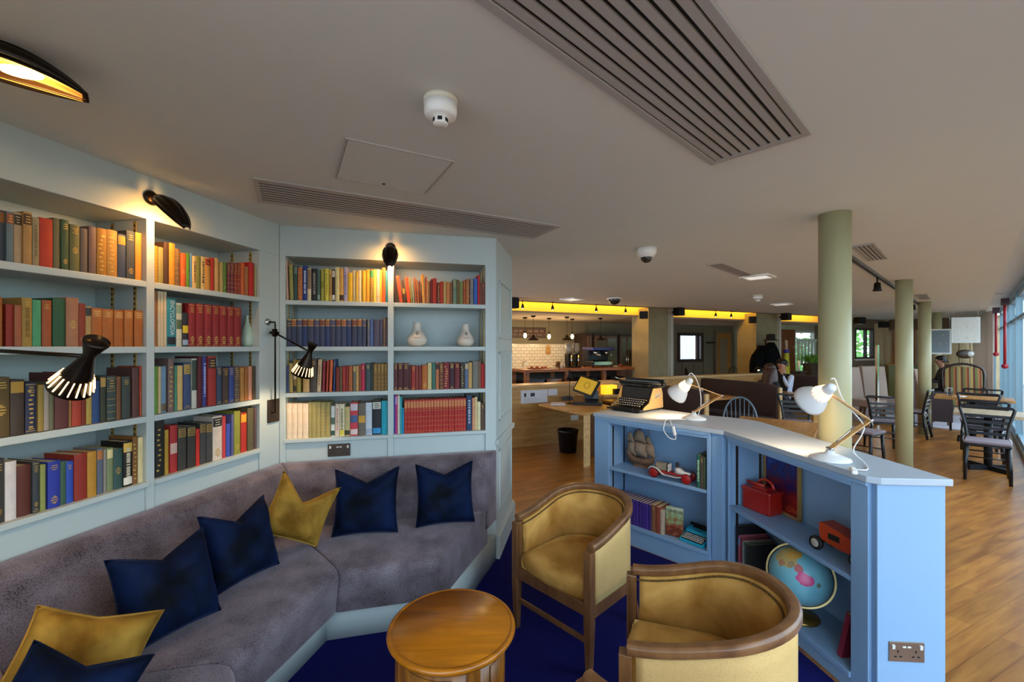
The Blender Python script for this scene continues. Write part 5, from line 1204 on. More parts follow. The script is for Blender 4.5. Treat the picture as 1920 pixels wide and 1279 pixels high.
hc = [gp(u, v, ZC) for u, v in [(630, 332), (797, 361), (651, 258)]]
X = Vector(hc[1]) - Vector(hc[0]); t = thing('access_hatch', 'square flush access hatch in the ceiling above the long pale vent', 'hatch', (hc[0][0] + X.normalized().y * .43, hc[0][1] - X.normalized().x * .43, ZC), math.atan2(X.y, X.x))
lx = X.length; ly = .43
g = G(); g.bx(.004, lx - .004, .004, ly - .004, -.004, -.0005); g.build('panel', CEILM, t)
g = G()
for x0, x1, y0, y1 in ((-.006, lx + .006, -.006, 0), (-.006, lx + .006, ly, ly + .006), (-.006, 0, 0, ly), (lx, lx + .006, 0, ly)): g.bx(x0, x1, y0, y1, -.006, -.0005)
g.build('frame', CVENT, t)
g = G(); g.lathe([(0, -.007), (.008, -.007), (.009, -.004), (0, -.004)], 14, (lx / 2, ly - .03, 0)); g.build('lock', BRONZE, t)
def detector(label, loc, r=.055, h=.085, name='smoke_detector'):
    t = thing(name, label, 'smoke detector', loc, .3, 'smoke detectors')
    g = G(); g.lathe([(0, 0), (r * 1.02, 0), (r * 1.02, -.016), (0, -.016)], 36); g.build('base', mat('aged_white_plastic', 'd8d0bc', .5, var=.02), t)
    g = G(); g.lathe([(r * .98, -.018), (r * .98, -.045), (r * .93, -.056), (r * .80, -.062), (r * .45, -.064), (r * .45, -.082), (r * .42, -h), (0, -h - .001)], 36); g.build('body', WHITE, t)
    for k in range(6):
        a = k * PI / 3; g = G(); g.lathe([(r * .455, -.067), (r * .455, -.079)], 4, a0=a, a1=a + .6, cap=False); g.build('slot', DARK, t, solid=.001)
    return t
s0 = gp(826, 186, ZC); detector('white smoke detector on the ceiling above the access hatch', (s0[0], s0[1], ZC - .0005))
# ================================================================ the far room: walls
def bs(u, n): o = bar(0, n); return lp(u, o, bD)
def bY(u, n): return bar(bs(u, n), n)[1]
def bz(u, v, n): return EYE - (v - VH) * bY(u, n) / F
def ws(u, n): return lp(u, win(0, n), wD)
MB_ = local((0, 0), RBAR)                     # local x along the bar wall, y away
MW_ = local((0, 0), RWIN)                     # local x along the window wall, y = away from the window (so n = -y)
OLIVE = mat('olive_wall_paint', '6e6550', .7, var=.03); PLATE = mat('olive_panel_paint', '756c58', .6, var=.02)
CONC = mat('board_marked_concrete', '8a7e60', .85, var=.12, vscale=5, bump=.15, bscale=30)
COLM = mat('olive_cream_column_paint', 'a39e78', .4, var=.015, vscale=2)
g = G(MB_); g.bx(-6, 6.4, 9.25, 9.4, 0, 2.3); tag(g.build('wall_bar', OLIVE), kind='structure')
# tiled splashback
TILE = bpy.data.materials.new('white_metro_tiles'); TILE.use_nodes = True
nt = TILE.node_tree; bk = nt.nodes.new('ShaderNodeTexBrick'); tcx = nt.nodes.new('ShaderNodeTexCoord'); mpx = nt.nodes.new('ShaderNodeMapping'); mpx.inputs['Rotation'].default_value = (PI / 2, 0, 0)
bk.inputs['Scale'].default_value = 1; bk.inputs['Brick Width'].default_value = .15; bk.inputs['Row Height'].default_value = .075; bk.inputs['Mortar Size'].default_value = .004
bk.inputs['Color1'].default_value = (*hx('d8d0c0'), 1); bk.inputs['Color2'].default_value = (*hx('cfc6b4'), 1); bk.inputs['Mortar'].default_value = (*hx('7c7060'), 1)
nt.links.new(tcx.outputs['Object'], mpx.inputs[0]); nt.links.new(mpx.outputs[0], bk.inputs['Vector']); nt.links.new(bk.outputs['Color'], nt.nodes['Principled BSDF'].inputs['Base Color']); nt.nodes['Principled BSDF'].inputs['Roughness'].default_value = .2
g = G(); g.bx(-3, bs(1062, 9.2), -.015, 0, .9, bz(1010, 645, 9.2)); o = g.build('wall_tiles', TILE, loc=(*bar(0, 9.24), 0), rz=RBAR); tag(o, kind='structure')
# panelled wall between the pillars, with battens
s0_, s1_ = 6.4, bs(1391, 9.3)
wa_, wb_, wz0, wz1 = bs(1270, 9.3), bs(1317, 9.3), bz(1295, 679, 9.3), bz(1295, 624, 9.3)
g = G(MB_); g.bx(s0_, wa_, 9.3, 9.42, 0, 2.3); g.bx(wb_, s1_, 9.3, 9.42, 0, 2.3); g.bx(wa_, wb_, 9.3, 9.42, 0, wz0); g.bx(wa_, wb_, 9.3, 9.42, wz1, 2.3); g.bx(s0_, s1_, 9.27, 9.3, 2.14, 2.24); g.bx(s0_, s1_, 9.27, 9.3, 0, .15)
for u in (1281, 1301, 1320, 1340, 1361):
    s_ = bs(u, 9.3)
    for za, zb_ in (((.15, wz0 - .05), (wz1 + .05, 2.14)) if u < 1318 else ((.15, 2.14),)): g.bx(s_ - .03, s_ + .03, 9.275, 9.3, za, zb_)
g.bx(bs(1382, 9.3), s1_, 9.22, 9.3, 0, 2.2)
tag(g.build('wall_panelled', PLATE), kind='structure')
BRICK = bpy.data.materials.new('old_red_brick'); BRICK.use_nodes = True
nt = BRICK.node_tree; bk = nt.nodes.new('ShaderNodeTexBrick'); tcx = nt.nodes.new('ShaderNodeTexCoord'); mpx = nt.nodes.new('ShaderNodeMapping'); mpx.inputs['Rotation'].default_value = (PI / 2, 0, 0)
bk.inputs['Scale'].default_value = 1; bk.inputs['Brick Width'].default_value = .22; bk.inputs['Row Height'].default_value = .075; bk.inputs['Mortar Size'].default_value = .008
bk.inputs['Color1'].default_value = (*hx('7c4430'), 1); bk.inputs['Color2'].default_value = (*hx('5c3024'), 1); bk.inputs['Mortar'].default_value = (*hx('8c7c68'), 1)
nt.links.new(tcx.outputs['Object'], mpx.inputs[0]); nt.links.new(mpx.outputs[0], bk.inputs['Vector']); nt.links.new(bk.outputs['Color'], nt.nodes['Principled BSDF'].inputs['Base Color']); nt.nodes['Principled BSDF'].inputs['Roughness'].default_value = .85
g = G(); g.bx(s1_, 12.03, 0, .12, 0, 2.3); o = g.build('wall_brick', BRICK, loc=(*bar(0, 9.25), 0), rz=RBAR); tag(o, kind='structure')
# wall right of the second pillar: brown door leaf, white window, then the leafy window nearer the corner
sC = 15.9; NG = 7.9
sa_, sb_ = bs(1490, NG), 13.85
g = G(MB_); g.bx(12.15, sa_, NG, NG + .12, 0, 2.3); g.bx(sa_, sb_, NG, NG + .12, 2.06, 2.3); g.bx(sa_, sb_, NG, NG + .12, 0, .75); g.bx(sb_, 13.97, NG, NG + .12, 0, 2.3); g.bx(12.03, 12.15, NG, 9.4, 0, 2.3)
tag(g.build('wall_garden', mat('pale_olive_paint', 'a8a890', .6)), kind='structure')
g = G(MB_); g.bx(13.87, 13.97, 7.05, NG + .12, 0, ZC); 
tag(g.build('wall_return', OLIVE), kind='structure')
def window(idx, M, s0, s1, n, z0, z1, fm, mull=(), tr=(), fw=.05):
    w_ = bpy.data.objects.new(f'window_{idx}', None); C.objects.link(w_); tag(w_, kind='structure')
    g = G(M); g.bx(s0, s1, n - .03, n + .05, z0, z0 + fw); g.bx(s0, s1, n - .03, n + .05, z1 - fw, z1)
    for s_ in (s0, s1 - fw): g.bx(s_, s_ + fw, n - .03, n + .05, z0, z1)
    for s_ in mull: g.bx(s_ - fw / 2, s_ + fw / 2, n - .03, n + .05, z0, z1)
    for z in tr: g.bx(s0, s1, n - .02, n + .04, z - fw / 2, z + fw / 2)
    g.build('window_frame', fm, w_)
    g = G(M); g.bx(s0 + .01, s1 - .01, n + .005, n + .011, z0 + .01, z1 - .01); g.build('window_pane', GLASS, w_)
    return w_
DKF = mat('dark_window_frame', '2a241e', .5); WHF = mat('white_window_frame', 'd8d8d0', .5)
window(1, MB_, sa_, sb_, NG + .02, .75, 2.06, WHF, (), (1.7,), .05)
nG = 7.05
s2a, s2b = bs(1603, nG), bs(1638, nG)
g = G(MB_); g.bx(13.972, s2a, nG, nG + .12, 0, ZC + .02); g.bx(s2a, s2b, nG, nG + .12, 2.14, ZC + .02); g.bx(s2a, s2b, nG, nG + .12, 0, 1.24); g.bx(s2b, sC, nG, nG + .12, 0, ZC + .02)
tag(g.build('wall_back_right', mat('brown_grey_paint', '7c7060', .7)), kind='structure')
window(2, MB_, s2a, s2b, nG + .02, 1.24, 2.14, DKF, (s2a + (s2b - s2a) * .6,), (), .05)
# end wall: pale boards
g = G(MW_); 
ENDM = wood('pale_end_boards', 'e2d2aa', 'c6b28a', .6, 3, 'Z', 8, coat=0)
g.bx(17.3, 17.42, -.9, 1.95, 0, ZC + .02)
k = -.6
while k < 1.05: g.bx(17.27, 17.3, k, k + .19, .02, 2.2); k += .21
tag(g.build('wall_far', ENDM), kind='structure')
g = G(MW_); g.bx(17.2, 17.3, -.48, 1.7, 2.1, ZC); tag(g.build('trim_3', mat('brown_beam', '6c563c', .6)), kind='structure')
# window wall of the street side: sill, blue-grey frames, panes
TEAL = mat('blue_grey_frame', '7c9cac', .35, .3, var=.02)
NW = -.52
k = 0; s_ = -6.2
g = G(MW_); g.bx(-6.4, 17.4, NW - .1, NW + .02, 0, .1); g.bx(-6.4, 17.4, NW - .12, NW + .02, 2.5, 2.66)
tag(g.build('trim_4', TEAL), kind='structure')
while s_ < 17.2:
    k += 1; w_ = bpy.data.objects.new(f'window_{2 + k}', None); C.objects.link(w_); tag(w_, kind='structure')
    e_ = s_ + 1.9
    g = G(MW_); g.bx(s_, s_ + .06, NW - .06, NW + .02, .1, 2.5); g.bx(e_ - .005, e_ + .0, NW - .06, NW + .02, .1, 2.5); g.bx(s_ + .06, e_ - .005, NW - .06, NW, .1, .16); g.bx(s_ + .06, e_ - .005, NW - .06, NW, 2.42, 2.5); g.bx(s_ + .06, e_ - .005, NW - .06, NW, 2.05, 2.10)
    g.build('window_frame', TEAL, w_)
    g = G(MW_); g.bx(s_ + .055, e_ - .003, NW - .036, NW - .03, .15, 2.44); g.build('window_pane', GLASS, w_)
    s_ = e_
# the round columns and the square concrete pillars
for i, ((u0, v0), rr_, lab) in enumerate([((1565, 401), .083, 'nearest round olive-cream column, just behind the low bookcase'), ((1695, 525.5), .083, 'second round olive-cream column from the low bookcase'), ((1733.5, 566), .09, 'third round olive-cream column, beside the black cafe chairs'), ((1757, 586), .085, 'farthest and slimmest round column, by the hanging prints')]):
    p = gp(u0, v0, ZC); g = G(); g.lathe([(rr_, .0), (rr_, ZC)], 40); g.lathe([(rr_ + .004, .0), (rr_ + .004, .012)], 40)
    o = g.build('column', COLM, loc=(p[0], p[1], .001)); tag(o, lab, 'column', 'round columns', 'structure')
for i, (a, b, lab) in enumerate([(bs(1216, 6.79), bs(1253, 6.79), 'square concrete pillar at the end of the bar'), (bs(1418, 6.79), bs(1458, 6.79), 'square concrete pillar in front of the brick wall')]):
    g = G(MB_); g.bx(a, b, 6.79, 7.3, 0, ZC - .001); o = g.build('pillar', CONC); tag(o, lab, 'pillar', 'concrete pillars', 'structure')
    g = G(MB_); g.bx(b, b + .16, 6.80, 6.95, 0, ZC - .001); g.bx(b + .05, b + .09, 6.78, 6.80, .1, ZC - .1); tag(g.build('trim_' + str(5 + i), mat('pale_boxing', 'a8a294', .6)), kind='structure')
# ================================================================ bar
BARW = wood('bar_wood', 'a05c26', '6c3814', .35, 3, 'X', 9, coat=.25)
nb = 7.25
sl, sr = bs(985, nb), bs(1196, nb); zb = 1.155
t = thing('bar_counter', 'long orange-brown wooden bar counter with open shelves under it', 'bar counter', (*bar(sl, nb), 0), RBAR)
L_ = sr - sl
g = G(); g.bx(-.03, L_ + .06, -.03, .70, zb - .055, zb); g.build('counter_top', BARW, t, bevel=.004)
for x in (0, L_ * .33, L_ * .66, L_ - .09):
    for y in (0.0, .6): g = G(); g.bx(x, x + .09, y, y + .07, 0, zb - .056); g.build('post', BARW, t)
g = G(); g.bx(0, L_, .02, .66, .80, .825); g.build('shelf', DARK, t)
g = G(); g.bx(0, L_, .6, .62, 0, .8); g.bx(0, L_, .62, .64, .0, 1.09); g.build('back_board', mat('dark_bar_back', '2c2018', .6), t)
t = thing('back_counter', 'pale wooden back counter with a tap below the white tiles', 'counter', (*bar(-1.5, 8.62), 0), RBAR)
g = G(); g.bx(0, bs(1062, 8.7) + 1.5, 0, .6, .92, .96); g.build('counter_top', PLY, t); g = G(); g.bx(.02, bs(1062, 8.7) + 1.48, .03, .58, 0, .919); g.build('cabinet', mat('dark_cabinet', '241a14', .6), t)
q = bar(bs(980, 9.0), 9.0); t = thing('tap', 'tall swan-neck tap on the back counter', 'tap', (q[0], q[1], .9605), RBAR)
g = G(); g.tube(sm([(0, 0, 0), (0, 0, .2), (.0, -.03, .28), (.03, -.09, .27), (.05, -.12, .2)]), .011, 8); g.build('spout', CHROME, t); g = G(); g.lathe([(0, 0), (.03, 0), (.028, .02), (0, .02)], 14); g.build('base', CHROME, t)
def on_bar(u, n, z=zb + .0006): q = bar(bs(u, n), n); return (q[0], q[1], z)
# crockery, boards and jars on the bar
CUP = mat('stacked_cup_white', 'd0c4b0', .3); JAR = mat('red_brown_boxes', '8c3c20', .6)
for i, (u, w_, h_, lab, m) in enumerate([(1002, .22, .05, 'low red-brown tray at the left end of the bar', JAR), (1020, .15, .04, 'red serving board second from the left on the bar', mat('red_board', '94301c', .5)), (1036, .15, .05, 'stack of white saucers on the bar', CUP), (1047, .09, .14, 'small brown menu box standing on the bar', mat('brown_box', '5c3c24', .6)), (1152, .13, .025, 'flat white tray at the middle of the bar', CUP), (1162, .10, .05, 'small red tub near the right end of the bar', JAR)]):
    t = thing('tray' if h_ < .06 else 'menu_box', lab, 'tray' if h_ < .06 else 'box', on_bar(u, 7.5 + .02 * (i % 2)), RBAR + .05 * i)
    g = G(); g.bx(-w_ / 2, w_ / 2, -.09, .09, 0, h_ * .3); g.bx(-w_ / 2 - .01, w_ / 2 + .01, -.10, .10, h_ * .3, h_ * .45); g.build('base', m, t, bevel=.003)
    g = G()
    for x in (-w_ * .27, w_ * .27): g.lathe([(.03, 0), (.035, h_ * .3), (.03, h_ * .55), (0, h_ * .55)], 10, (x, 0, h_ * .45))
    g.build('contents', m, t)
def bottle(lab, pos, h, r, m, grp): 
    t = thing('bottle', lab, 'bottle', pos, 0, grp); g = G(); g.lathe([(0, 0), (r, 0), (r, h * .6), (r * .4, h * .78), (r * .38, h * .97), (0, h)], 12); g.build('body', m, t); g = G(); g.lathe([(r * .42, h * .93), (r * .42, h * 1.02), (0, h * 1.02)], 10); g.build('cap', BLACK, t); return t
bottle('small clear bottle beside the menu box on the bar', on_bar(1053, 7.36), .17, .03, mat('pale_bottle_glass', 'b8b0a0', .1), 'bottles on the bar')
bottle('squat glass jar next to the coffee grinders on the bar', on_bar(1056.5, 7.62), .12, .04, mat('pale_bottle_glass', 'b8b0a0', .1), 'bottles on the bar')
for u, lab in ((1067, 'left coffee grinder with a clear hopper on the bar'), (1080, 'right coffee grinder with a clear hopper on the bar')):
    t = thing('coffee_grinder', lab, 'grinder', on_bar(u, 7.62), RBAR, 'coffee grinders')
    g = G(); g.bx(-.07, .07, -.10, .10, 0, .03); g.bx(-.055, .055, -.06, .09, .03, .30); g.build('body', BLACK, t, bevel=.008)
    g = G(); g.lathe([(.045, .30), (.075, .36), (.078, .52), (0, .525)], 16); g.build('hopper', mat('smoky_hopper', '8c8478', .15), t)
    g = G(); g.cyl((0, -.09, .03), (0, -.09, .28), .018); g.build('doser', CHROME, t)
t = thing('espresso_machine', 'chrome espresso machine with a blue top on the bar', 'coffee machine', on_bar(1123, 7.58), RBAR)
g = G(); g.bx(-.27, .27, -.16, .22, .03, .14); g.bx(-.27, .27, .02, .22, .14, .40); g.build('body', mat('machine_dark', '1c1c24', .3, .5), t, bevel=.015)
g = G(); g.bx(-.28, .28, -.18, .22, .36, .43); g.build('cup_rail', mat('machine_blue', '20286c', .3, .3), t, bevel=.015)
for x in (-.14, .14):
    g = G(); g.cyl((x, -.07, .36), (x, -.07, .27), .04); g.bar((x, -.08, .28), (x, -.24, .265), .022, .022); g.build('group_head', CHROME, t)
g = G(); g.bx(-.24, .24, -.165, -.155, .05, .12); g.build('drip_panel', CHROME, t)
for x in (-.25, .25):
    for y in (-.12, .18): g = G(); g.cyl((x, y, 0), (x, y, .03), .02); g.build('foot', BLACK, t)
# things under the bar
for i, (u, lab, m) in enumerate([(1001, 'grey plastic tub on the shelf under the left of the bar', mat('grey_tub', '4c4c54', .5)), (1033, 'steel tray on the shelf under the bar', CHROME), (1100, 'dark crate on the shelf under the middle of the bar', BLACK), (1150, 'black crate on the shelf under the right of the bar', BLACK)]):
    q = bar(bs(u, 7.45), 7.45); t = thing('storage_tub', lab, 'tub', (q[0], q[1], .8256), RBAR, 'tubs under the bar')
    g = G(); h_ = .13; g.bx(-.17, .17, -.13, .13, 0, .012)
    for a in ((-.17, -.16, -.13, .13), (.16, .17, -.13, .13), (-.17, .17, -.13, -.12), (-.17, .17, .12, .13)): g.bx(*a, 0, h_)
    g.build('body', m, t); g = G(); g.bx(-.18, .18, -.14, -.13, h_ - .02, h_); g.bx(-.18, .18, .13, .14, h_ - .02, h_); g.build('rim', m, t)
# tall dark cabinets behind the bar
for u0, u1, lab in ((1090, 1103, 'narrow black cabinet behind the coffee grinders'), (1105, 1150, 'tall brown glazed cupboard behind the espresso machine'), (1152, 1180, 'second tall brown cupboard at the right end behind the bar')):
    a, b = bs(u0, 8.9), bs(u1, 8.9); t = thing('tall_cupboard', lab, 'cupboard', (*bar(a, 8.72), 0), RBAR, 'cupboards behind the bar')
    w_ = b - a; g = G(); g.bx(0, w_, 0, .5, 0, 1.92); g.build('body', mat('dark_cupboard', '2c1c12', .5), t)
    for k, x0 in enumerate((.04, w_ / 2 + .01)):
        x1 = x0 + w_ / 2 - .05
        g = G(); g.bx(x0, x1, -.02, 0, .1, 1.86); d_ = g.build('door', mat('cupboard_door', '5c3c20', .35), t)
        g = G(); g.bx(x0 + .03, x1 - .03, -.024, -.02, 1.1, 1.8); g.build('glazing', mat('dim_glass', '4c3a24', .1), d_)
        g = G(); g.cyl((x1 - .02 if k == 0 else x0 + .02, -.04, 1.0), (x1 - .02 if k == 0 else x0 + .02, -.04, 1.5), .008); g.build('handle', CHROME, d_)
# sign board over the tiles with two rows of faint lettering
sA_, sB_ = bs(950, 9.2), bs(1024, 9.2); zs0, zs1 = bz(1000, 634, 9.2), bz(1000, 614.5, 9.2)
t = thing('sign_board', 'dark brown sign board with faint pale lettering above the white tiles', 'sign', (*bar((sA_ + sB_) / 2, 9.235), (zs0 + zs1) / 2), RBAR)
w_, h_ = sB_ - sA_, zs1 - zs0
g = G(); g.bx(-w_ / 2, w_ / 2, -.02, 0, -h_ / 2, h_ / 2); g.build('board', mat('sign_brown', '38231a', .6), t)
g = G(); r = random.Random(5)
for row, (z, hh) in enumerate(((h_ * .17, h_ * .26), (-h_ * .18, h_ * .16))):
    x = -w_ * .46
    while x < w_ * .45:
        lw = r.uniform(.012, .022)
        for kx in range(r.randint(2, 6)):
            if x > w_ * .45: break
            g.bx(x, x + .008, -.022, -.02, z - hh / 2, z + hh / 2); g.bx(x, x + lw, -.022, -.02, z + (hh / 2 - .012) * r.choice((-1, 0, 1)) - .005, z + (hh / 2 - .012) * r.choice((0, 1)) + .005); x += lw + .014
        x += .04
tag(g.build('lettering', mat('sign_faded_letters', '8c7464', .6, var=0), t), kind='stuff')
# chopping board hung on the tiles
q = bar(bs(1028, 9.2), 9.205); zc_ = bz(1028, 656, 9.2)
t = thing('hanging_board', 'wooden paddle board hanging on the white tiles', 'board', (q[0], q[1], zc_), RBAR)
g = G(); g.bx(-.06, .06, -.01, .01, -.11, .08); g.build('blade', OAK, t, bevel=.006); g = G(); g.bx(-.018, .018, -.01, .01, .08, .15); g.build('handle', OAK, t, bevel=.004)
# pendants over the bar
PEND = mat('bronze_black_shade', '2a1a10', .4, .6)
for i, (u, v, kind, lab) in enumerate([(984.5, 629, 0, 'bare glowing bulb pendant at the left of the bar'), (1029.5, 631, 0, 'bare glowing bulb pendant over the wooden paddle board'), (1073, 631, 0, 'bare glowing bulb pendant by the grinders'), (1000, 637, 1, 'dark wide pendant shade at the left over the bar'), (1063, 637, 1, 'dark wide pendant shade above the coffee grinders'), (1125.5, 637, 1, 'dark wide pendant shade above the espresso machine')]):
    n_ = (8.25 if kind == 0 else 7.75); q = bar(bs(u, n_), n_); z = EYE - (v - VH) * q[1] / F
    t = thing('pendant_lamp', lab, 'pendant lamp', (q[0], q[1], 2.239), 0, 'pendants over the bar')
    dz = z - 2.239
    g = G(); g.lathe([(0, 0), (.05, 0), (.045, -.03), (0, -.035)], 16); g.build('ceiling_rose', PEND, t)
    g = G(); g.cyl((0, 0, -.03), (0, 0, dz + .09), .004, n=6); g.build('cord', PEND, t)
    if kind == 0:
        g = G(); g.cyl((0, 0, dz + .05), (0, 0, dz + .10), .02); g.build('holder', PEND, t)
        g = G(); g.lathe([(.015, dz + .05), (.036, dz + .01), (.034, dz - .02), (.018, dz - .05), (0, dz - .056)], 16); g.build('bulb', emis('filament_bulb', 'ffd890', 9), t)
        light('pendant_light', 'POINT', (q[0], q[1], z - .09), 9, (1., .7, .36), shadow_soft_size=.04)
    else:
        g = G(); g.lathe([(.02, dz + .10), (.035, dz + .06), (.07, dz + .035), (.125, dz - .0), (.13, dz - .012), (.126, dz - .012), (.12, dz - .002), (.066, dz + .03), (.03, dz + .055)], 28, cap=False); g.build('shade', PEND, t)
        g = G(); g.lathe([(0, dz + .005), (.11, dz + .0), (.115, dz - .006), (0, dz - .006)], 24); g.build('diffuser', emis('shade_inner_glow', 'e8c8a0', 1.1), t)
# LED strip behind the ceiling edge that washes the cove
g = G(MB_); g.bx(-5.5, 12.4, 6.82, 6.85, 2.66, 2.68); o = g.build('led_strip', emis('amber_led', 'ffc828', 26)); tag(o, 'amber light strip hidden behind the ceiling edge, washing the cove', 'light strip')
# small track spots along the ceiling edge
for u, lab in ((980, 'first'), (1036, 'second'), (1118, 'third'), (1173, 'fourth'), (1342, 'fifth'), (1371, 'sixth')):
    q = bar(bs(u, 6.70), 6.70); t = thing('spot_lamp', f'{lab} small dark spot from the left along the yellow cove', 'spot lamp', (q[0], q[1], ZC - .0005), RBAR, 'spots along the cove')
    g = G(); g.cyl((0, 0, 0), (0, 0, -.07), .006, n=6); g.lathe([(0, 0), (.02, 0), (.018, -.012), (0, -.012)], 10); g.build('stem', BLACK, t)
    g = G(); g.lathe([(.012, -.06), (.022, -.09), (.03, -.14), (.026, -.14), (.02, -.09), (.01, -.065)], 14, cap=False); g.build('head', BLACK, t)
    g = G(); g.sph((0, 0, -.125), .022, n=10, m=6); g.build('bulb', emis('spot_bulb_warm', 'ffe0a0', 5), t)
def speaker(lab, u, v, d, w_=.16, h_=.15, rz=0.):
    p = dp(u, v, d); t = thing('wall_speaker', lab, 'speaker', p, rz, 'black wall speakers')
    g = G(); g.loft([[(-w_ / 2, -.09, z) , (w_ / 2, -.09, z), (w_ * .38, .08, z), (-w_ * .38, .08, z)] for z in (-h_ / 2, h_ / 2)], smooth=False); g.build('body', BLACK, t, bevel=.01)
    g = G(); g.bx(-w_ * .44, w_ * .44, -.096, -.0905, -h_ * .44, h_ * .44); g.build('grille', DARK, t)
    g = G(); g.bar((0, .07, 0), (0, .14, 0), .03, .04); g.build('bracket', BLACK, t)
speaker('black speaker at the left end of the yellow cove, cut by the bookcase end', 963, 569, 7.1, .16, .17, .2)
speaker('black speaker on the left face of the pillar at the bar', 1208, 591, 8.55, .16, .15, -.5)
speaker('black speaker on the right face of the pillar at the bar', 1272, 584.5, 8.9, .19, .17, .6)
speaker('black speaker left of the second concrete pillar', 1411, 600, 10.1, .17, .16, -.5)
speaker('black speaker right of the second concrete pillar', 1473, 594, 10.3, .22, .17, .6)
speaker('black speaker just right of the nearest column, above the leafy window', 1611, 601.5, 11.3, .24, .18, .3)
speaker('black speaker above the pale boarded panel', 1656, 609, 12.1, .23, .17, -.1)
# mirror and timber door on the panelled wall
window(40, MB_, wa_, wb_, 9.30, wz0, wz1, mat('dark_frame', '38241a', .5), (wa_ + (wb_ - wa_) * .80,), (), .09)
SHEER = bpy.data.materials.new('sheer_white_curtain'); SHEER.use_nodes = True
nt = SHEER.node_tree; pb = nt.nodes['Principled BSDF']; pb.inputs['Base Color'].default_value = (*hx('d8d8da'), 1); pb.inputs['Roughness'].default_value = .9
tl = nt.nodes.new('ShaderNodeBsdfTranslucent'); tl.inputs[0].default_value = (*hx('dcdcde'), 1); mxs = nt.nodes.new('ShaderNodeMixShader'); mxs.inputs[0].default_value = .55
nt.links.new(pb.outputs[0], mxs.inputs[1]); nt.links.new(tl.outputs[0], mxs.inputs[2]); nt.links.new(mxs.outputs[0], nt.nodes['Material Output'].inputs[0])
g = G(MB_); g.grid(lambda a, b: (wa_ + (wb_ - wa_) * (.02 + .74 * a), 9.40 + .02 * math.sin(a * 44), wz0 + (wz1 - wz0) * (.02 + .96 * b)), 90, 2)
tag(g.build('curtain', SHEER), 'pale pleated sheer curtain in the dark framed window of the panelled wall', 'curtain')
a, b = bs(1343, 9.25), bs(1369, 9.25); t = thing('door_1', 'honey timber door with a glazed panel in the panelled wall', 'door', (*bar(a, 9.265), 0), RBAR); w_ = b - a; t['kind'] = 'structure'
g = G(); g.bx(0, w_, -.04, 0, .02, 2.02); g.build('leaf', wood('honey_door', 'b87c2c', '8c5818', .4, 3, 'Z', 8), t)
g = G(); g.bx(.12, w_ - .16, -.045, -.04, .75, 1.85); g.build('glazing', mat('door_glass', '84745c', .15), t)
g = G(); g.bx(-.06, 0, -.05, 0, 0, 2.08); g.bx(w_, w_ + .06, -.05, 0, 0, 2.08); g.bx(-.06, w_ + .06, -.05, 0, 2.02, 2.08); g.build('door_frame', PLATE, t)
g = G(); g.bar((w_ - .1, -.07, 1.0), (w_ - .02, -.07, 1.0), .02, .02); g.build('handle', BRASS, t)
t = thing('hat_hook', 'dark branched coat hook on the panelled wall left of the timber door', 'hook', (*bar(bs(1332, 9.25), 9.27), 1.72), RBAR)
g = G(); g.bx(-.16, .16, -.02, 0, -.02, .02); g.build('rail', BLACK, t)
for x in (-.12, 0, .12): g = G(); g.tube(sm([(x, -.02, 0), (x, -.07, -.02), (x, -.09, .04)]), .008, 6); g.build('hook', BLACK, t)
# brown door leaf and plants by the white window
a, b = 12.2, bs(1486, NG) + .05; t = thing('door_2', 'orange-brown door between the second pillar and the white window', 'door', (*bar(a, NG - .005), 0), RBAR); t['kind'] = 'structure'
g = G(); g.bx(0, b - a, -.04, 0, .02, 2.1); g.build('leaf', wood('brown_door_wood', '84481c', '5c2c10', .4, 3, 'Z', 8), t); g = G(); g.bar((.1, -.08, 1.0), (.2, -.08, 1.0), .02, .02); g.build('handle', BRASS, t)
t = thing('window_screen', 'white slatted half screen across the lower part of the garden window', 'screen', (*bar(sa_, NG - .08), 1.05), RBAR)
w_ = sb_ - sa_; SCR = mat('screen_white', 'd0d4cc', .5)
g = G(); g.bx(0, w_, 0, .03, .70, .78); g.bx(0, w_, 0, .03, 0, .06); g.build('rail', SCR, t)
for k in range(6): g = G(); x = w_ * (k + .15) / 6; g.bx(x, x + w_ * .1, .005, .025, .06, .70); g.build('slat', SCR, t)
# foliage outside the two garden windows
LEAF = mat('garden_leaves', '7cb460', .5, var=.45, vscale=6)
def foliage(name, s0, s1, n0, n1, z0, z1, cnt, lab, seed, m, size=.07):
    r = random.Random(seed); g = G(MB_)
    for i in range(cnt):
        p = Vector((r.uniform(s0, s1), r.uniform(n0, n1), z0 + (z1 - z0) * r.random())); d = Vector((r.uniform(-1, 1), r.uniform(-1, 1), r.uniform(-.5, 1))).normalized(); e = d.cross(Vector((r.random(), r.random(), r.random()))).normalized(); L_ = size * r.uniform(.6, 1.4)
        g.add([p - d * L_, p + e * L_ * .45, p + d * L_, p - e * L_ * .45], [(0, 1, 2, 3)])
    o = g.build(name, m); return tag(o, lab, 'foliage', kind='stuff')
foliage('foliage', s2a + .6, s2b + 4.6, 8.2, 9.2, .2, 3.2, 1500, 'green leafy bushes outside the window behind the nearest column', 3, LEAF, .12)
foliage('foliage', sa_ , sb_ + 3.5, 9.7, 10.4, 0, 1.9, 1300, 'green hedge outside the white window', 4, LEAF, .14)
q = bar(13.22, NG - .42)
t = thing('planter', 'trough of bright green house plants under the white window', 'plant', (q[0], q[1], .0), RBAR)
g = G(); g.bx(-.45, .45, -.12, .12, 0, 1.12); g.build('trough', mat('planter_dark', '3c3028', .6), t)
g = G(); r = random.Random(9)
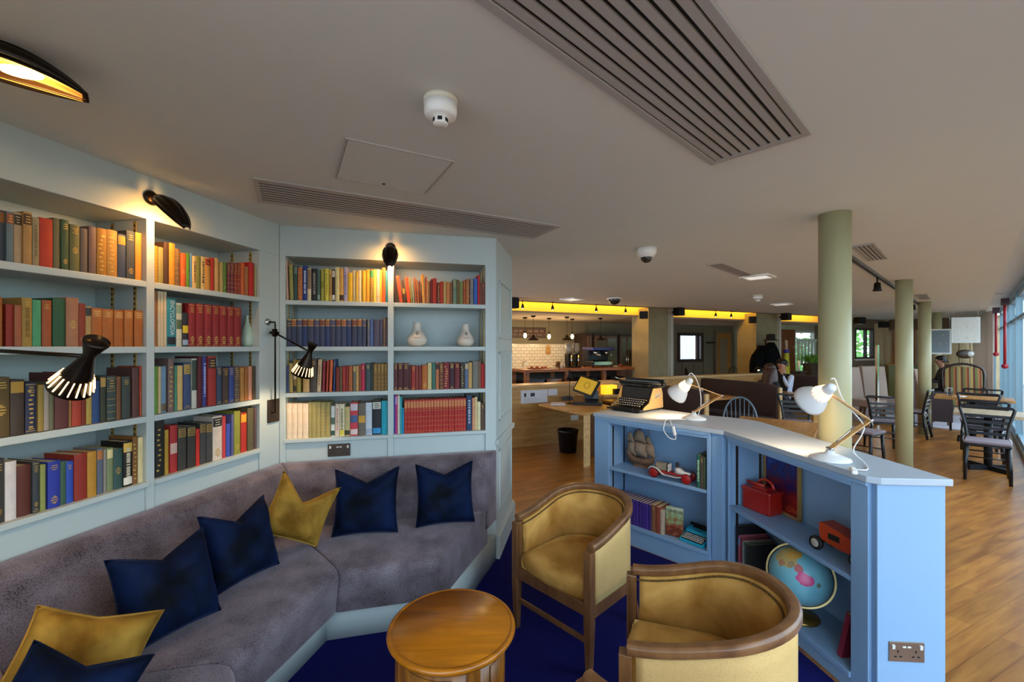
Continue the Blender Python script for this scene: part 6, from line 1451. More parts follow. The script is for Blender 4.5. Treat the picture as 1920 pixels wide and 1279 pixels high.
for i in range(260):
    p = Vector((r.uniform(-.45, .45), r.uniform(-.12, .12), 1.12)); tip = p + Vector((r.uniform(-.12, .12), r.uniform(-.12, .12), r.uniform(.12, .30))); e = Vector((r.uniform(-1, 1), r.uniform(-1, 1), 0)).normalized() * .02; md = (p + tip) / 2 + Vector((0, 0, .03))
    g.add([p, md + e, tip, md - e], [(0, 1, 2, 3)])
tag(g.build('leaves', mat('house_plant_green', '4c8c2c', .5, var=.3, vscale=9), t), kind='stuff')
t = thing('flower_stand', 'dark pedestal carrying the vase of lilies', 'stand', (*bar(12.52, 7.56), 0), RBAR)
g = G(); g.bx(-.12, .12, -.12, .12, 0, .87); g.build('column_base', mat('planter_dark', '3c3028'), t); g = G(); g.bx(-.15, .15, -.15, .15, .87, .90); g.build('top', mat('planter_dark', '3c3028'), t)
t = thing('flower_vase', 'white lilies in a slim vase beside the brown door', 'flowers', (*bar(12.52, 7.56), .901), 0)
g = G(); g.lathe([(0, 0), (.04, 0), (.03, .1), (.045, .3), (.04, .3), (0, .05)], 14); g.build('vase', mat('vase_glass_white', 'd8e0dc', .1), t)
g = G(); r = random.Random(2)
for i in range(9):
    a = r.uniform(0, 6.28); tip = Vector((.12 * math.cos(a) * r.random(), .12 * math.sin(a) * r.random(), .45 + .2 * r.random())); g.tube(sm([(0, 0, .2), tip * .6 + Vector((0, 0, .1)), tip]), .005, 5)
g.build('stems', LEAF, t); g = G()
for i in range(7):
    a = r.uniform(0, 6.28); c_ = Vector((.09 * math.cos(a), .09 * math.sin(a), .55 + .14 * r.random()))
    for k in range(6): b_ = k * PI / 3; d_ = Vector((math.cos(b_), math.sin(b_), .5)) * .07; e_ = Vector((-math.sin(b_), math.cos(b_), 0)) * .02; g.add([c_, c_ + d_ * .6 + e_, c_ + d_, c_ + d_ * .6 - e_], [(0, 1, 2, 3)])
tag(g.build('blooms', mat('lily_white', 'e4e4d0', .5), t), 'white lily blooms', kind='stuff')
g = G(MB_); g.bx(s2a - .05, s2b + .05, nG - .06, nG, 1.19, 1.24); tag(g.build('trim_9', WHF), kind='structure')
t = thing('radiator', 'cream column radiator under the leafy window', 'radiator', (*bar((s2a + s2b) / 2, nG - .10), .0), RBAR); w_ = s2b - s2a
g = G(); g.bx(-w_ / 2, w_ / 2, -.03, .03, .98, 1.03); g.bx(-w_ / 2, w_ / 2, -.03, .03, .2, .25); g.bx(-w_ / 2, -w_ / 2 + .03, -.02, .02, 0, .2); g.bx(w_ / 2 - .03, w_ / 2, -.02, .02, 0, .2); g.build('manifold', mat('radiator_cream', 'c8bca0', .4), t)
for k in range(9): g = G(); x = -w_ / 2 + w_ * (k + .5) / 9; g.cyl((x, 0, .22), (x, 0, 1.0), .028, n=10); g.build('tube', mat('radiator_cream', 'c8bca0'), t)
for x0, x1, lab, m in ((bs(1643, nG - .05), bs(1661, nG - .05), 'pale vertical boarded panel right of the leafy window', ENDM), ):
    g = G(); k = 0
    while x0 + k < x1: g.bx(x0 + k, min(x1, x0 + k + .11), -.03, 0, .0, 2.3); k += .12
    o = g.build('boarded_panel', m, loc=(*bar(0, nG - .0005), 0), rz=RBAR); tag(o, lab, 'panel')
g = G(MW_); g.bx(17.2, 17.26, 1.12, 1.62, 0, 2.09); o = g.build('veneer_cladding', wood('amber_veneer', 'a86a1c', '7c4810', .4, 3, 'Z', 6)); tag(o, 'amber veneer wall panel at the far end between the columns', 'panel')
# ================================================================ till desk and low partition by the bar
OAKP = wood('honey_plywood', 'c99a58', 'a6743a', .4, 2.5, 'X', 7)
pa = Vector((.042, 6.69)); 
t = thing('low_partition', 'low honey plywood partition beyond the bookcase end with papers taped to it', 'partition', (pa.x - .35, pa.y - .35 * .46, 0), RBAR)
g = G(); g.bx(0, 2.5, 0, .06, 0, .95); g.build('panel', OAKP, t, bevel=.003); g = G(); g.bx(-.01, 2.51, -.02, .30, .95, .985); g.build('ledge', PLY, t, bevel=.003)
pl_ = lambda u: lp(u, (pa.x, pa.y), bD)
def on_part(u, v, off=-.008):
    s_ = pl_(u); return (pa.x + bD.x * s_ - bN.x * -off, pa.y + bD.y * s_ + bN.y * off, EYE - (v - VH) * (pa.y + bD.y * s_) / F)
PAP = mat('white_paper', 'd4d0d4', .7, var=.02); INK2 = mat('paper_print', '38343c', .7, var=.1)
for u0, u1, v0, v1, lab in ((976, 1026, 730, 757, 'wide white notice with two small dark pictures taped to the plywood partition'), (1027, 1045, 729, 742, 'small white notice taped right of the wide one')):
    a, b = on_part(u0, v1), on_part(u1, v0); t = thing('paper_notice', lab, 'paper', (a[0], a[1], a[2]), RBAR, 'notices on the partition'); w_ = math.hypot(b[0] - a[0], b[1] - a[1]); h_ = b[2] - a[2] if b[2] > a[2] else .2
    g = G(); g.bx(0, w_, 0, .002, 0, h_); g.build('sheet', PAP, t)
    if w_ > .3:
        g = G(); g.bx(w_ * .12, w_ * .20, -.001, 0, h_ * .5, h_ * .78); g.bx(w_ * .36, w_ * .52, -.001, 0, h_ * .5, h_ * .78); g.build('picture', INK2, t)
        g = G()
        for k in range(4): g.bx(w_ * .12, w_ * (.6 + .08 * (k % 3)), -.001, 0, h_ * (.08 + .09 * k), h_ * (.10 + .09 * k))
        tag(g.build('print_lines', mat('grey_print', '9c98a0', .7, var=0), t), kind='stuff')
dz = .72
q = on_part(1077, 783, -.006); socket('white double power socket on the partition under the till desk', q, RBAR, metal=WHITE)
P1, P2, P3 = gp(1010, 757, dz), gp(1093, 775, dz), gp(1108, 773, dz)
t = thing('till_desk', 'honey plywood till desk behind the far low bookcase', 'desk', (P2[0], P2[1], 0), 0)
o2 = Vector(P2[:2]); poly = [Vector(P1[:2]) - o2, Vector((0, 0)), Vector(P3[:2]) - o2, Vector((1.5, 6.2)) - o2, Vector((1.2, 7.0)) - o2]
g = G(); g.prism([tuple(p) for p in poly], dz - .035, dz); g.build('desk_top', OAKP, t, bevel=.002)
d_ = (poly[2] - poly[1]); 
g = G(); g.prism([(0.01, .01), tuple(poly[2] - Vector((.01, -.005))), tuple(poly[2] + Vector((.0, .04))), (.02, .05)], 0, dz - .036); g.build('leg_panel', PLY, t)
g = G(); e_ = poly[3] ; g.prism([tuple(poly[2] + Vector((.0, .05))), tuple(e_ - Vector((.02, 0))), tuple(e_ + Vector((-.02, .04))), tuple(poly[2] + Vector((.0, .09)))], .1, dz - .036); g.build('back_panel', mat('dark_back_panel', '4c2c14', .5), t)
# till
q = gp(1100, 760, dz); t = thing('till_terminal', 'black touch-screen till with an amber lit screen on the plywood desk', 'till', (q[0] + .05, q[1] + .18, dz + .0008), -.25)
g = G(); g.loft([[(x, -.20, 0), (x, -.20, .04), (x, .18, .10), (x, .18, 0)] for x in (-.22, .22)], smooth=False); g.build('base', mat('till_black', '17181c', .4), t, bevel=.008)
Ms = Matrix.Translation((-.02, -.02, .27)) @ Matrix.Rotation(-.45, 4, 'Z') @ Matrix.Rotation(-.55, 4, 'X') @ Matrix.Rotation(.25, 4, 'Y')
g = G(Ms); g.bx(-.19, .19, -.02, .02, -.14, .14); sc_ = g.build('screen_housing', mat('till_black', '17181c'), t, bevel=.008)
g = G(Ms); g.bx(-.165, .165, -.0215, -.0195, -.115, .115); g.build('screen', emis('amber_screen', '9c7c20', .55), sc_)
g = G(Ms); g.tube([(.02 + .05 * math.cos(a), -.0225, .01 + .05 * math.sin(a)) for a in [2 * PI * k / 20 for k in range(20)]], .004, 5, closed=True); g.build('screen_emblem', mat('screen_mark', '7c5c34', .5), sc_)
g = G(); g.bar((.0, .06, .06), (-.01, .02, .22), .10, .05); g.bx(.05, .16, -.02, .12, .08, .20); g.build('stand', mat('till_grey', '4c5258', .4), t)
q = gp(1062, 752, dz)
for i, (u, v, w_, d_, h_, m, lab) in enumerate([(1046, 758, .22, .30, .012, PAP, 'pale stack of papers on the till desk'), (1035, 746, .22, .14, .05, OAKP, 'small plywood tray at the far end of the till desk'), (1064, 750, .14, .14, .05, mat('till_grey', '4c5258'), 'grey card machine between the papers and the till')]):
    q = gp(u, v, dz); t = thing('paper_stack' if i == 0 else 'desk_tray' if i == 1 else 'card_machine', lab, 'paper' if i == 0 else 'tray' if i == 1 else 'card machine', (q[0], q[1], dz + .0008), -.1 + .25 * i)
    g = G(); g.bx(-w_ / 2, w_ / 2, -d_ / 2, d_ / 2, 0, h_); g.build('body', m, t, bevel=.003)
    g = G(); g.box((.01, .0, h_ + .004), (w_ * .8, d_ * .7, .006), .1); g.build('top_sheet' if i == 0 else 'contents' if i == 1 else 'keypad', PAP if i == 0 else INK2, t)
q = gp(1070, 852, 0); t = thing('waste_bin', 'black waste bin under the till desk', 'bin', (q[0] - .02, q[1] + .16, .001), .2)
g = G(); g.lathe([(0, 0), (.125, 0), (.155, .33), (.16, .335), (.15, .335), (.12, .01), (0, .01)], 28); g.build('body', mat('bin_black', '120e10', .45), t); g = G(); g.lathe([(.150, .30), (.162, .31), (.162, .338), (.150, .338), (.150, .30)], 28); g.build('rim', mat('bin_black', '120e10'), t)
q = bar(bs(1066, 5.75), 5.75); t = thing('task_lamp', 'small black cone task lamp on a thin stem beside the till', 'lamp', gp(1068, 757, dz + .0008), 0)
g = G(); g.lathe([(0, 0), (.05, 0), (.045, .012), (0, .014)], 16); g.build('base', BLACK, t); g = G(); g.cyl((0, 0, .01), (0, 0, .40), .005, n=6); g.build('stem', BLACK, t)
g = G(); g.lathe([(.012, .52), (.018, .46), (.062, .36), (.058, .36), (.014, .45)], 20, cap=False); g.build('shade', BLACK, t); g = G(); g.sph((0, 0, .385), .024, n=10, m=6); g.build('bulb', emis('soft_bulb', 'e8e8e0', 1.5), t)
q = bar(bs(1144, 5.80), 5.80); t = thing('amber_lamp_box', 'small amber lit box on the partition ledge behind the typewriter', 'lamp', (q[0], q[1], .78), RBAR)
g = G(); g.bx(-.22, .22, -.12, .12, 0, .02); g.build('base', PLY, t); g = G(); g.bx(-.12, .12, -.03, .1, .02, .17); g.build('lit_body', emis('amber_box', 'f0b020', .8), t); g = G(); g.bx(.02, .16, -.10, -.04, .02, .11); g.build('card_reader', BLACK, t)
t2 = thing('ledge_stand', 'plywood side ledge carrying the amber box behind the typewriter', 'ledge', (q[0], q[1], 0), RBAR); g = G(); g.bx(-.3, .3, -.16, .16, .75, .7795); g.build('ledge', OAKP, t2); g = G(); g.bx(-.28, .28, -.12, .12, 0, .7495); g.build('panel', mat('dark_back_panel', '4c2c14'), t2)
# ================================================================ booths
BOOTH = weave('brown_booth_cloth', '4c3c38', '382a26', 180, .85, .25, .2, .2)
def booth(lab, s, n0, n1, h=1.0):
    t = thing('booth_bench', lab, 'bench', (*bar(s, n0), 0), RBAR - 0, 'brown upholstered booths')
    L_ = n1 - n0
    g = G(); R = []
    for k in range(9):
        f = k / 8; y = .03 + (L_ - .03) * f; zt_ = h - .05 * (1 - min(1, f * 5)) ** 2; th = .07
        R.append([(-th, y, .25), (-th * 1.15, y, .55), (-th, y, zt_ - .03), (-th * .5, y, zt_), (th * .5, y, zt_), (th, y, zt_ - .03), (th * 1.15, y, .55), (th, y, .25)])
    g.loft(R); g.build('backrest', BOOTH, t, bevel=.01)
    for sg in (-1, 1):
        g = G(); a, b = (-.50, -.09) if sg < 0 else (.09, .50); g.bx(a, b, .03, L_, .34, .45); g.build('seat', BOOTH, t, bevel=.03, seg=3)
        g = G(); g.bx(a + .04, b - .02, .05, L_ - .02, 0.001, .339); g.build('seat_box', OAKP, t)
    g = G(); g.bx(-.035, .035, -.0, .028, 0.001, h - .06); g.build('end_strip', PLY, t)
booth('brown booth bench behind the far desk lamp', 4.98, 4.25, 5.58, .99)
booth('brown booth bench in the middle, a pale wood strip on its end', 6.86, 4.42, 5.95, .99)
booth('brown booth bench right of the seated people', 8.85, 4.75, 5.95, 1.03)
TABO = wood('table_oak', 'b98544', '8c5c26', .35, 2.5, 'X', 8)
def ped_table(lab, o, rz, w, d, m=TABO, h=.75, name='cafe_table', grp='cafe tables', sq=False):
    t = thing(name, lab, 'table', (o[0], o[1], .001), rz, grp)
    g = G(); g.bx(-w / 2, w / 2, -d / 2, d / 2, h - .04, h - .001); g.build('table_top', m, t, bevel=.004)
    IR = mat('dark_iron', '23262c', .45, .5)
    g = G(); g.cyl((0, 0, .03), (0, 0, h - .042), .04, n=14); g.bx(-.16, .16, -.16, .16, h - .05, h - .041); g.build('pedestal', IR, t)
    g = G(); 
    for a in (PI / 4, -PI / 4): g.bar((-.24 * math.cos(a), -.24 * math.sin(a), .025), (.24 * math.cos(a), .24 * math.sin(a), .025), .035, .07, (0, 0, 1))
    g.build('foot', IR, t)
    return t
ped_table('small oak table in the booth behind the far desk lamp', bar(4.42, 5.2), RBAR, .55, .75)
ped_table('oak booth table with a glass on it, left of the middle booth back', bar(6.22, 5.35), RBAR, .62, .85)
ped_table('oak booth table between the two seated people', bar(7.86, 5.1), RBAR, .5, .75)
t = thing('half_wall', 'long low half wall with a pale wood ledge behind the booths', 'partition', (*bar(5.05, 6.05), 0), RBAR)
g = G(); g.bx(0, 4.0, 0, .12, 0, .99); g.build('panel', OAKP, t); g = G(); g.bx(-.01, 4.01, -.03, .16, .99, 1.025); g.build('ledge', PLY, t)
q = bar(6.0, 5.25); t = thing('water_glass', 'tall clear glass on the booth table', 'glass', (q[0], q[1], .7505), 0)
GLS = glass_mat('drinking_glass', (.85, .88, .9)); g = G(); g.lathe([(0, 0), (.032, 0), (.036, .14), (.034, .14), (.03, .008), (0, .008)], 18); g.build('body', mat('milky_glass', 'a49a98', .15), t); g = G(); g.lathe([(.0335, .137), (.037, .14), (.0335, .143), (.0335, .137)], 18); g.build('rim', mat('milky_glass', 'a49a98'), t)
q = bar(bs(1424, 6.1), 6.12); t = thing('menu_holder', 'small dark lamp and holder on the half-wall ledge', 'holder', (q[0], q[1], 1.0255), RBAR); g = G(); g.bx(-.09, .09, -.03, .03, 0, .05); g.build('base', BLACK, t); g = G(); g.lathe([(.09, .07), (.07, .11), (.02, .13), (0, .13)], 16); g.cyl((0, 0, .05), (0, 0, .12), .008); g.build('shade', BLACK, t); g = G(); g.sph((0, 0, .075), .02, n=8, m=6); g.build('bulb', emis('warm_bulb', 'ffcf86', 30), t)
# big oak table behind the low bookcase
WT = Vector((.63, .777)); tc_ = (Vector((2.85, 3.97)) + Vector((3.42, 4.70)) + Vector((2.80, 5.12))) ; 
A_ = Vector((2.85, 3.99)); B_ = Vector((3.42, 4.70)); ang = math.atan2(B_.y - A_.y, B_.x - A_.x); w_ = (B_ - A_).length; d_ = .78
c_ = (A_ + B_) / 2 + Vector((-math.sin(ang), math.cos(ang))) * d_ / 2
t = thing('dining_table', 'large oak dining table just behind the low bookcase', 'table', (c_.x, c_.y, .001), ang)
g = G(); g.bx(-w_ / 2, w_ / 2, -d_ / 2, d_ / 2, .715, .75); g.build('table_top', TABO, t, bevel=.006)
g = G(); g.bx(-w_ / 2 + .06, w_ / 2 - .06, -d_ / 2 + .06, d_ / 2 - .06, .63, .714); g.build('apron', TABO, t)
for sx in (-1, 1):
    for sy in (-1, 1): g = G(); g.box((sx * (w_ / 2 - .07), sy * (d_ / 2 - .07), .357), (.06, .06, .714)); g.build('leg', TABO, t)
# ---- chairs
def windsor(lab, loc, rz, m, h=.92, grp='hoop-back spindle chairs'):
    t = thing('windsor_chair', lab, 'chair', loc, rz, grp)
    g = G(); g.lathe([(0, .415), (.17, .415), (.2, .425), (.205, .44), (.19, .45), (0, .443)], 28); g.build('seat', m, t)
    hoop = [(-.185, .12, .45)] + [(.20 * -math.cos(a) , .15 + .05 * math.sin(a), .60 + (h - .60) * math.sin(a)) for a in [PI * k / 14 for k in range(15)]] + [(.185, .12, .45)]
    hoop = [(x, y, z) for x, y, z in hoop]
    g = G(); g.tube(hoop, .0115, 8); g.build('hoop_back', m, t)
    for k in range(7):
        x = -.14 + .28 * k / 6; a = math.acos(max(-1, min(1, -(x * 1.15) / .20))); g = G(); g.tube([(x, .14, .445), (x * 1.15, .15 + .05 * math.sin(a), .60 + (h - .60) * math.sin(a))], .006, 6); g.build('spindle', m, t)
    for sx in (-1, 1):
        for sy in (-1, 1): g = G(); g.tube([(sx * .13, sy * .12, .42), (sx * .155, sy * .15, .22), (sx * .18, sy * .18, 0)], [.015, .017, .011], 8); g.build('leg', m, t)
    g = G(); g.cyl((-.155, -.15, .22), (-.155, .15, .22), .009); g.cyl((.155, -.15, .22), (.155, .15, .22), .009); g.cyl((-.155, 0, .22), (.155, 0, .22), .009); g.build('stretcher', m, t)
    return t
windsor('grey-blue hoop-back spindle chair at the far side of the large oak table', (2.98, 5.52, .001), -.45, mat('grey_blue_chair', '5c7080', .4))
for u, n_, lab, rz in ((1300, 8.4, 'dark hoop-back chair below the curtained window', .5), (1383, 8.3, 'dark hoop-back chair right of the timber door', -.3)):
    q = bar(bs(u, n_), n_); windsor(lab, (q[0], q[1], .001), RBAR + rz, mat('dark_stained_chair', '2c1c14', .4), 1.02)
BENT = mat('black_bentwood', '14171d', .3, .1, var=.08, coat=.3) if False else mat('black_bentwood', '14171d', .3, .1, var=.08)
CUSH = mat('grey_seat_pad', '7c7078', .85, var=.08, sheen=.2); TIE = mat('white_tie', 'c8ccd4', .7, var=0)
bent0 = None
def bentwood(lab, loc, rz, grp='black bentwood cafe chairs'):
    """slatted bentwood chair; the sitter faces local -y"""
    global bent0
    if bent0 is not None: return dup(bent0, loc, rz, lab)
    t = thing('bentwood_chair', lab, 'chair', loc, rz, grp)
    g = G(); g.prism([(-.19, -.20), (.19, -.20), (.175, .17), (-.175, .17)], .425, .445); g.build('seat', BENT, t, bevel=.006)
    g = G(); g.prism([(-.19, -.21), (.19, -.21), (.175, .16), (-.175, .16)], .446, .48); g.build('seat_pad', CUSH, t, bevel=.014, seg=3)
    g = G(); pts = [(-.16, .17, .44), (-.18, .20, .62), (-.215, .235, .77), (-.225, .245, .82), (-.20, .25, .845), (0, .262, .838), (.20, .25, .845), (.225, .245, .82), (.215, .235, .77), (.18, .20, .62), (.16, .17, .44)]
    g.tube(sm(pts, 4), .016, 8); g.build('back_hoop', BENT, t)
    for z, w_, y in ((.735, .20, .232), (.665, .187, .215), (.595, .175, .20), (.525, .168, .188)):
        g = G(); g.bar((-w_, y, z), (w_, y, z), .013, .034, (0, 0, 1)); g.build('back_slat', BENT, t)
    for sx in (-1, 1):
        g = G(); g.tube([(sx * .16, .17, .44), (sx * .175, .20, .22), (sx * .185, .235, 0)], [.018, .023, .018], 8); g.build('leg', BENT, t)
        g = G(); g.tube([(sx * .165, -.17, .43), (sx * .175, -.18, .2), (sx * .18, -.19, 0)], [.02, .02, .016], 8); g.build('leg', BENT, t)
    g = G()
    for z in (.22, .30): g.cyl((-.172, .195, z), (.172, .195, z), .008); 
    for sx in (-1, 1): g.cyl((sx * .172, .195, .22), (sx * .174, -.18, .22), .008)
    g.build('stretcher', BENT, t)
    for sx in (-1, 1):
        g = G(); g.tube(sm([(sx * .155, .15, .47), (sx * .18, .21, .475), (sx * .20, .20, .44), (sx * .19, .215, .39)]), .007, 5); g.tube(sm([(sx * .18, .21, .475), (sx * .165, .225, .43), (sx * .155, .22, .40)]), .006, 5); g.build('pad_tie', TIE, t)
    bent0 = t
    return t
RW = RWIN
q = win(7.66, .13); bentwood('nearest black bentwood chair, its slatted back to the low bookcase', (q[0], q[1], .001), RW - PI / 2)
q = win(8.92, .12); bentwood('black bentwood chair on the far side of the nearest cafe table', (q[0], q[1], .001), RW + PI / 2)
q = win(9.78, .08); bentwood('black bentwood chair between the two cafe tables, back to the camera', (q[0], q[1], .001), RW - PI / 2)
q = win(11.35, .14); bentwood('black bentwood chair beyond the farther cafe table', (q[0], q[1], .001), RW + PI / 2)
q = win(10.35, -.72); bentwood('black bentwood chair seen from the side at the left end of the farther cafe table', (q[0], q[1], .001), RW + PI - .1)
q = dp(1614, 800, 5.75); bentwood('black bentwood chair just right of the nearest column', (q[0], q[1], .001), .5)
q = bar(6.6, 4.0); bentwood('dark bentwood chair at the end of the middle booth, near its pale strip', (q[0], q[1], .001), RBAR - .9)
q = bar(7.95, 3.55); bentwood('dark chair under the oak table left of the nearest column', (q[0], q[1], .001), RBAR + 2.2)
q = win(12.9, -2.9); bentwood('dark carved chair in the far pale-floored area beside the second column', (q[0], q[1], .013), RW + 1.2)
PALEO = wood('sky_paled_table_oak', 'c8b498', 'a8906c', .4, 2.5, 'X', 8)  # oak colour paled to carry the sky reflected in the table top
c1 = win(8.18 + .0, .17); ped_table('nearest pale-topped cafe table by the window with a bentwood chair tucked under it', win(8.28, .15), RW, .62, .62, PALEO, name='cafe_table')
ped_table('farther oak cafe table by the window holding a glass', win(10.55, .02), RW, .66, .9, TABO)
q = win(10.42, -.25); t = thing('water_glass', 'clear water glass on the farther window table', 'glass', (q[0], q[1], .7505), 0); g = G(); g.lathe([(0, 0), (.032, 0), (.036, .14), (.034, .14), (.03, .008), (0, .008)], 18); g.build('body', GLS, t); g = G(); g.lathe([(.0335, .137), (.037, .14), (.0335, .143), (.0335, .137)], 18); g.build('rim', mat('glass_rim', 'c0c8d0', .1), t)
q = win(10.50, -.12); t = thing('napkin', 'white folded napkin beside the glass on the farther window table', 'napkin', (q[0], q[1], .7505), .4); g = G(); g.bx(-.08, .08, -.05, .05, 0, .004); g.build('fold', PAP, t); g = G(); g.box((.01, .0, .0065), (.13, .08, .004), .2); g.build('fold', PAP, t)
# pale raised floor at the far end
g = G(MW_); g.bx(11.75, 17.2, -.45, 5.2, 0, .012); tag(g.build('floor_far', mat('pale_grey_carpet', 'a8a4ac', .9, var=.06, vscale=30)), kind='structure')
# high-backed pale chairs
PCH = weave('pale_linen', 'b8a498', 'a08c80', 220, .85, .3, .2, .12)
def highback(lab, loc, rz):
    t = thing('high_back_chair', lab, 'chair', loc, rz, 'high-backed pale dining chairs')
    g = G(); g.loft([[(-.25, .20 + k * .10, z), (.25, .20 + k * .10, z), (.25, .29 + k * .12, z), (-.25, .29 + k * .12, z)] for k, z in ((0, .30), (0, .5), (.5, .85), (1, 1.13))], smooth=False); g.build('backrest', PCH, t, bevel=.02, seg=3)
    g = G(); g.bx(-.25, .25, -.25, .20, .32, .47); g.build('seat', PCH, t, bevel=.03, seg=3)
    for sx in (-1, 1):
        g = G(); g.loft([[(sx * .21 + a * w, .22 + k + b * w, z) for a, b in ((-1, -1), (1, -1), (1, 1), (-1, 1))] for z, w, k in ((0, .016, .07), (.32, .025, 0))], smooth=False); g.build('leg', WALNUT, t)
        g = G(); g.loft([[(sx * .21 + a * w, -.21 + b * w, z) for a, b in ((-1, -1), (1, -1), (1, 1), (-1, 1))] for z, w in ((0, .016), (.32, .025))], smooth=False); g.build('leg', WALNUT, t)
p = gp(1632, 792, 0); highback('pale high-backed chair left of the pair beyond the nearest column', (p[0], p[1] + .1, .013), .30)
p = gp(1664, 792, 0); highback('pale high-backed chair right of the pair beyond the nearest column', (p[0] + .35, p[1] + .5, .013), -.1)
p = dp(1741, 700, 8.75); highback('pale high-backed chair seen edge on behind the third column', (p[0], p[1], .013), 1.35)
t = thing('green_cabinet', 'low sage green cabinet with a wood top behind the second column', 'cabinet', (*win(16.85, -.75), .013), RWIN - PI / 2 + .0)
g = G(); g.bx(-.9, .3, -.2, .25, 0, 1.05); g.build('body', mat('sage_cabinet', '8c9a70', .5), t); g = G(); g.bx(-.93, .33, -.23, .27, 1.05, 1.09); g.build('top', OAK, t)
for k in range(2): g = G(); g.bx(-.86 + .58 * k, -.32 + .58 * k, -.215, -.2, .08, 1.0); g.build('door', mat('sage_cabinet', '8c9a70'), t)
# striped armchair
STR = bpy.data.materials.new('striped_tapestry'); STR.use_nodes = True
nt = STR.node_tree; tcx = nt.nodes.new('ShaderNodeTexCoord'); sp = nt.nodes.new('ShaderNodeSeparateXYZ'); nt.links.new(tcx.outputs['Object'], sp.inputs[0])
mm = nt.nodes.new('ShaderNodeMath'); mm.operation = 'MULTIPLY'; mm.inputs[1].default_value = 5.5; nt.links.new(sp.outputs[0], mm.inputs[0]); fr = nt.nodes.new('ShaderNodeMath'); fr.operation = 'FRACT'; nt.links.new(mm.outputs[0], fr.inputs[0])
cr = nt.nodes.new('ShaderNodeValToRGB'); cr.color_ramp.interpolation = 'CONSTANT'
for i, (ps, cl) in enumerate([(0, '6c6c3c'), (.2, '9c6c3c'), (.35, '7c3424'), (.5, '84845c'), (.65, 'b08c4c'), (.82, '5c3424')]):
    e = cr.color_ramp.elements[i] if i < 2 else cr.color_ramp.elements.new(ps); e.position = ps; e.color = (*hx(cl), 1)
nt.links.new(fr.outputs[0], cr.inputs[0]); nt.links.new(cr.outputs[0], nt.nodes['Principled BSDF'].inputs['Base Color']); nt.nodes['Principled BSDF'].inputs['Roughness'].default_value = .85
p = dp(1808, 740, 9.0); t = thing('striped_armchair', 'carved wooden armchair with a striped tapestry back near the far window curtain', 'armchair', (p[0], p[1], .013), -.75)
DKW = mat('dark_carved_wood', '2c1a12', .35)
g = G(); g.loft([[(-w_, .22 + .10 * k, z), (w_, .22 + .10 * k, z), (w_, .28 + .10 * k, z), (-w_, .28 + .10 * k, z)] for k, z, w_ in ((0, .45, .26), (.5, .8, .29), (1, 1.08, .28), (1.1, 1.14, .20))]); g.build('backrest', STR, t, bevel=.01)
g = G(); g.tube(sm([(-.27, .25, .40), (-.31, .30, .8), (-.30, .36, 1.08), (-.18, .37, 1.17), (0, .375, 1.21), (.18, .37, 1.17), (.30, .36, 1.08), (.31, .30, .8), (.27, .25, .40)], 5), .025, 8); g.build('back_frame', DKW, t)
g = G(); g.bx(-.28, .28, -.28, .22, .34, .47); g.build('seat', STR, t, bevel=.03)
for sx in (-1, 1):
    g = G(); g.tube(sm([(sx * .30, .28, .70), (sx * .32, -.05, .68), (sx * .31, -.24, .66), (sx * .29, -.25, .45)]), .022, 8); g.build('armrest', DKW, t)
    for y in (-.25, .25): g = G(); g.tube([(sx * .26, y, .35), (sx * .28, y * 1.1, 0)], [.025, .016], 8); g.build('leg', DKW, t)
q = win(15.2, -1.0); t = thing('side_bench', 'dark low bench beside the striped armchair', 'bench', (q[0], q[1], .013), RWIN); g = G(); g.bx(-.25, .25, -.35, .35, .40, .72); g.build('back', mat('dark_upholstery', '2c2028', .6), t); g = G(); g.bx(-.25, .7, -.35, .35, .0, .40); g.build('seat', mat('dark_upholstery', '2c2028'), t)
# hanging prints and mask
def hanging(name, lab, u0, u1, v0, v1, d, m, rz):
    a, b = dp(u0, v1, d), dp(u1, v0, d); w_, h_ = b[0] - a[0], b[2] - a[2]; t = thing(name, lab, 'picture', ((a[0] + b[0]) / 2, d, a[2]), rz, 'prints hung on wires')
    g = G(); g.bx(-w_ / 2, w_ / 2, -.008, .008, 0, h_); g.build('panel', mat('print_white', 'c8ccc8', .6, var=.02), t)
    g = G(); g.bx(-w_ / 2 + .03, w_ / 2 - .03, -.0095, -.008, .03, h_ - .03); g.build('image', m, t)
    g = G()
    for sx in (-1, 1): g.cyl((sx * w_ * .42, 0, h_), (sx * w_ * .42, 0, ZC - a[2]), .002, n=5)
    g.build('hanging_wire', CHROME, t)
A1 = bpy.data.materials.new('branch_print'); A1.use_nodes = True; blobs(A1, ['3c5058', '8ca4ac', 'c0c8c4', '9c8c84', '6c7c84'], 24, .6, 1.7)
A2 = bpy.data.materials.new('speckled_print'); A2.use_nodes = True; blobs(A2, ['c4c4bc', 'a87060', 'b4b8b0', '7c8480', 'c8c8c0'], 60, .6, 5.1)
hanging('hanging_print', 'blue-grey branch print hung on wires beside the third column', 1748, 1778, 617, 664, 9.3, A1, -.6)
hanging('hanging_print', 'pale speckled print with a red centre hung on wires by the far curtain', 1791, 1830, 595, 643, 8.6, A2, -.5)
p = dp(1810, 664, 9.2); t = thing('hanging_mask', 'dark oval mask ornament hung below the pale speckled print', 'ornament', p, -.5)
g = G(); g.sph((0, 0, 0), .13, (1.15, .4, .75), 18, 12); g.build('shell', mat('mask_brown', '3c2c20', .4, var=.3, vscale=12), t); g = G(); g.sph((.06, -.02, .0), .07, (1, .55, .9), 14, 10); g.build('pale_patch', mat('mask_pale', 'b8b8b4', .4), t); g = G(); g.cyl((0, 0, .09), (0, 0, ZC - p[2]), .002, n=5); g.build('hanging_wire', CHROME, t)
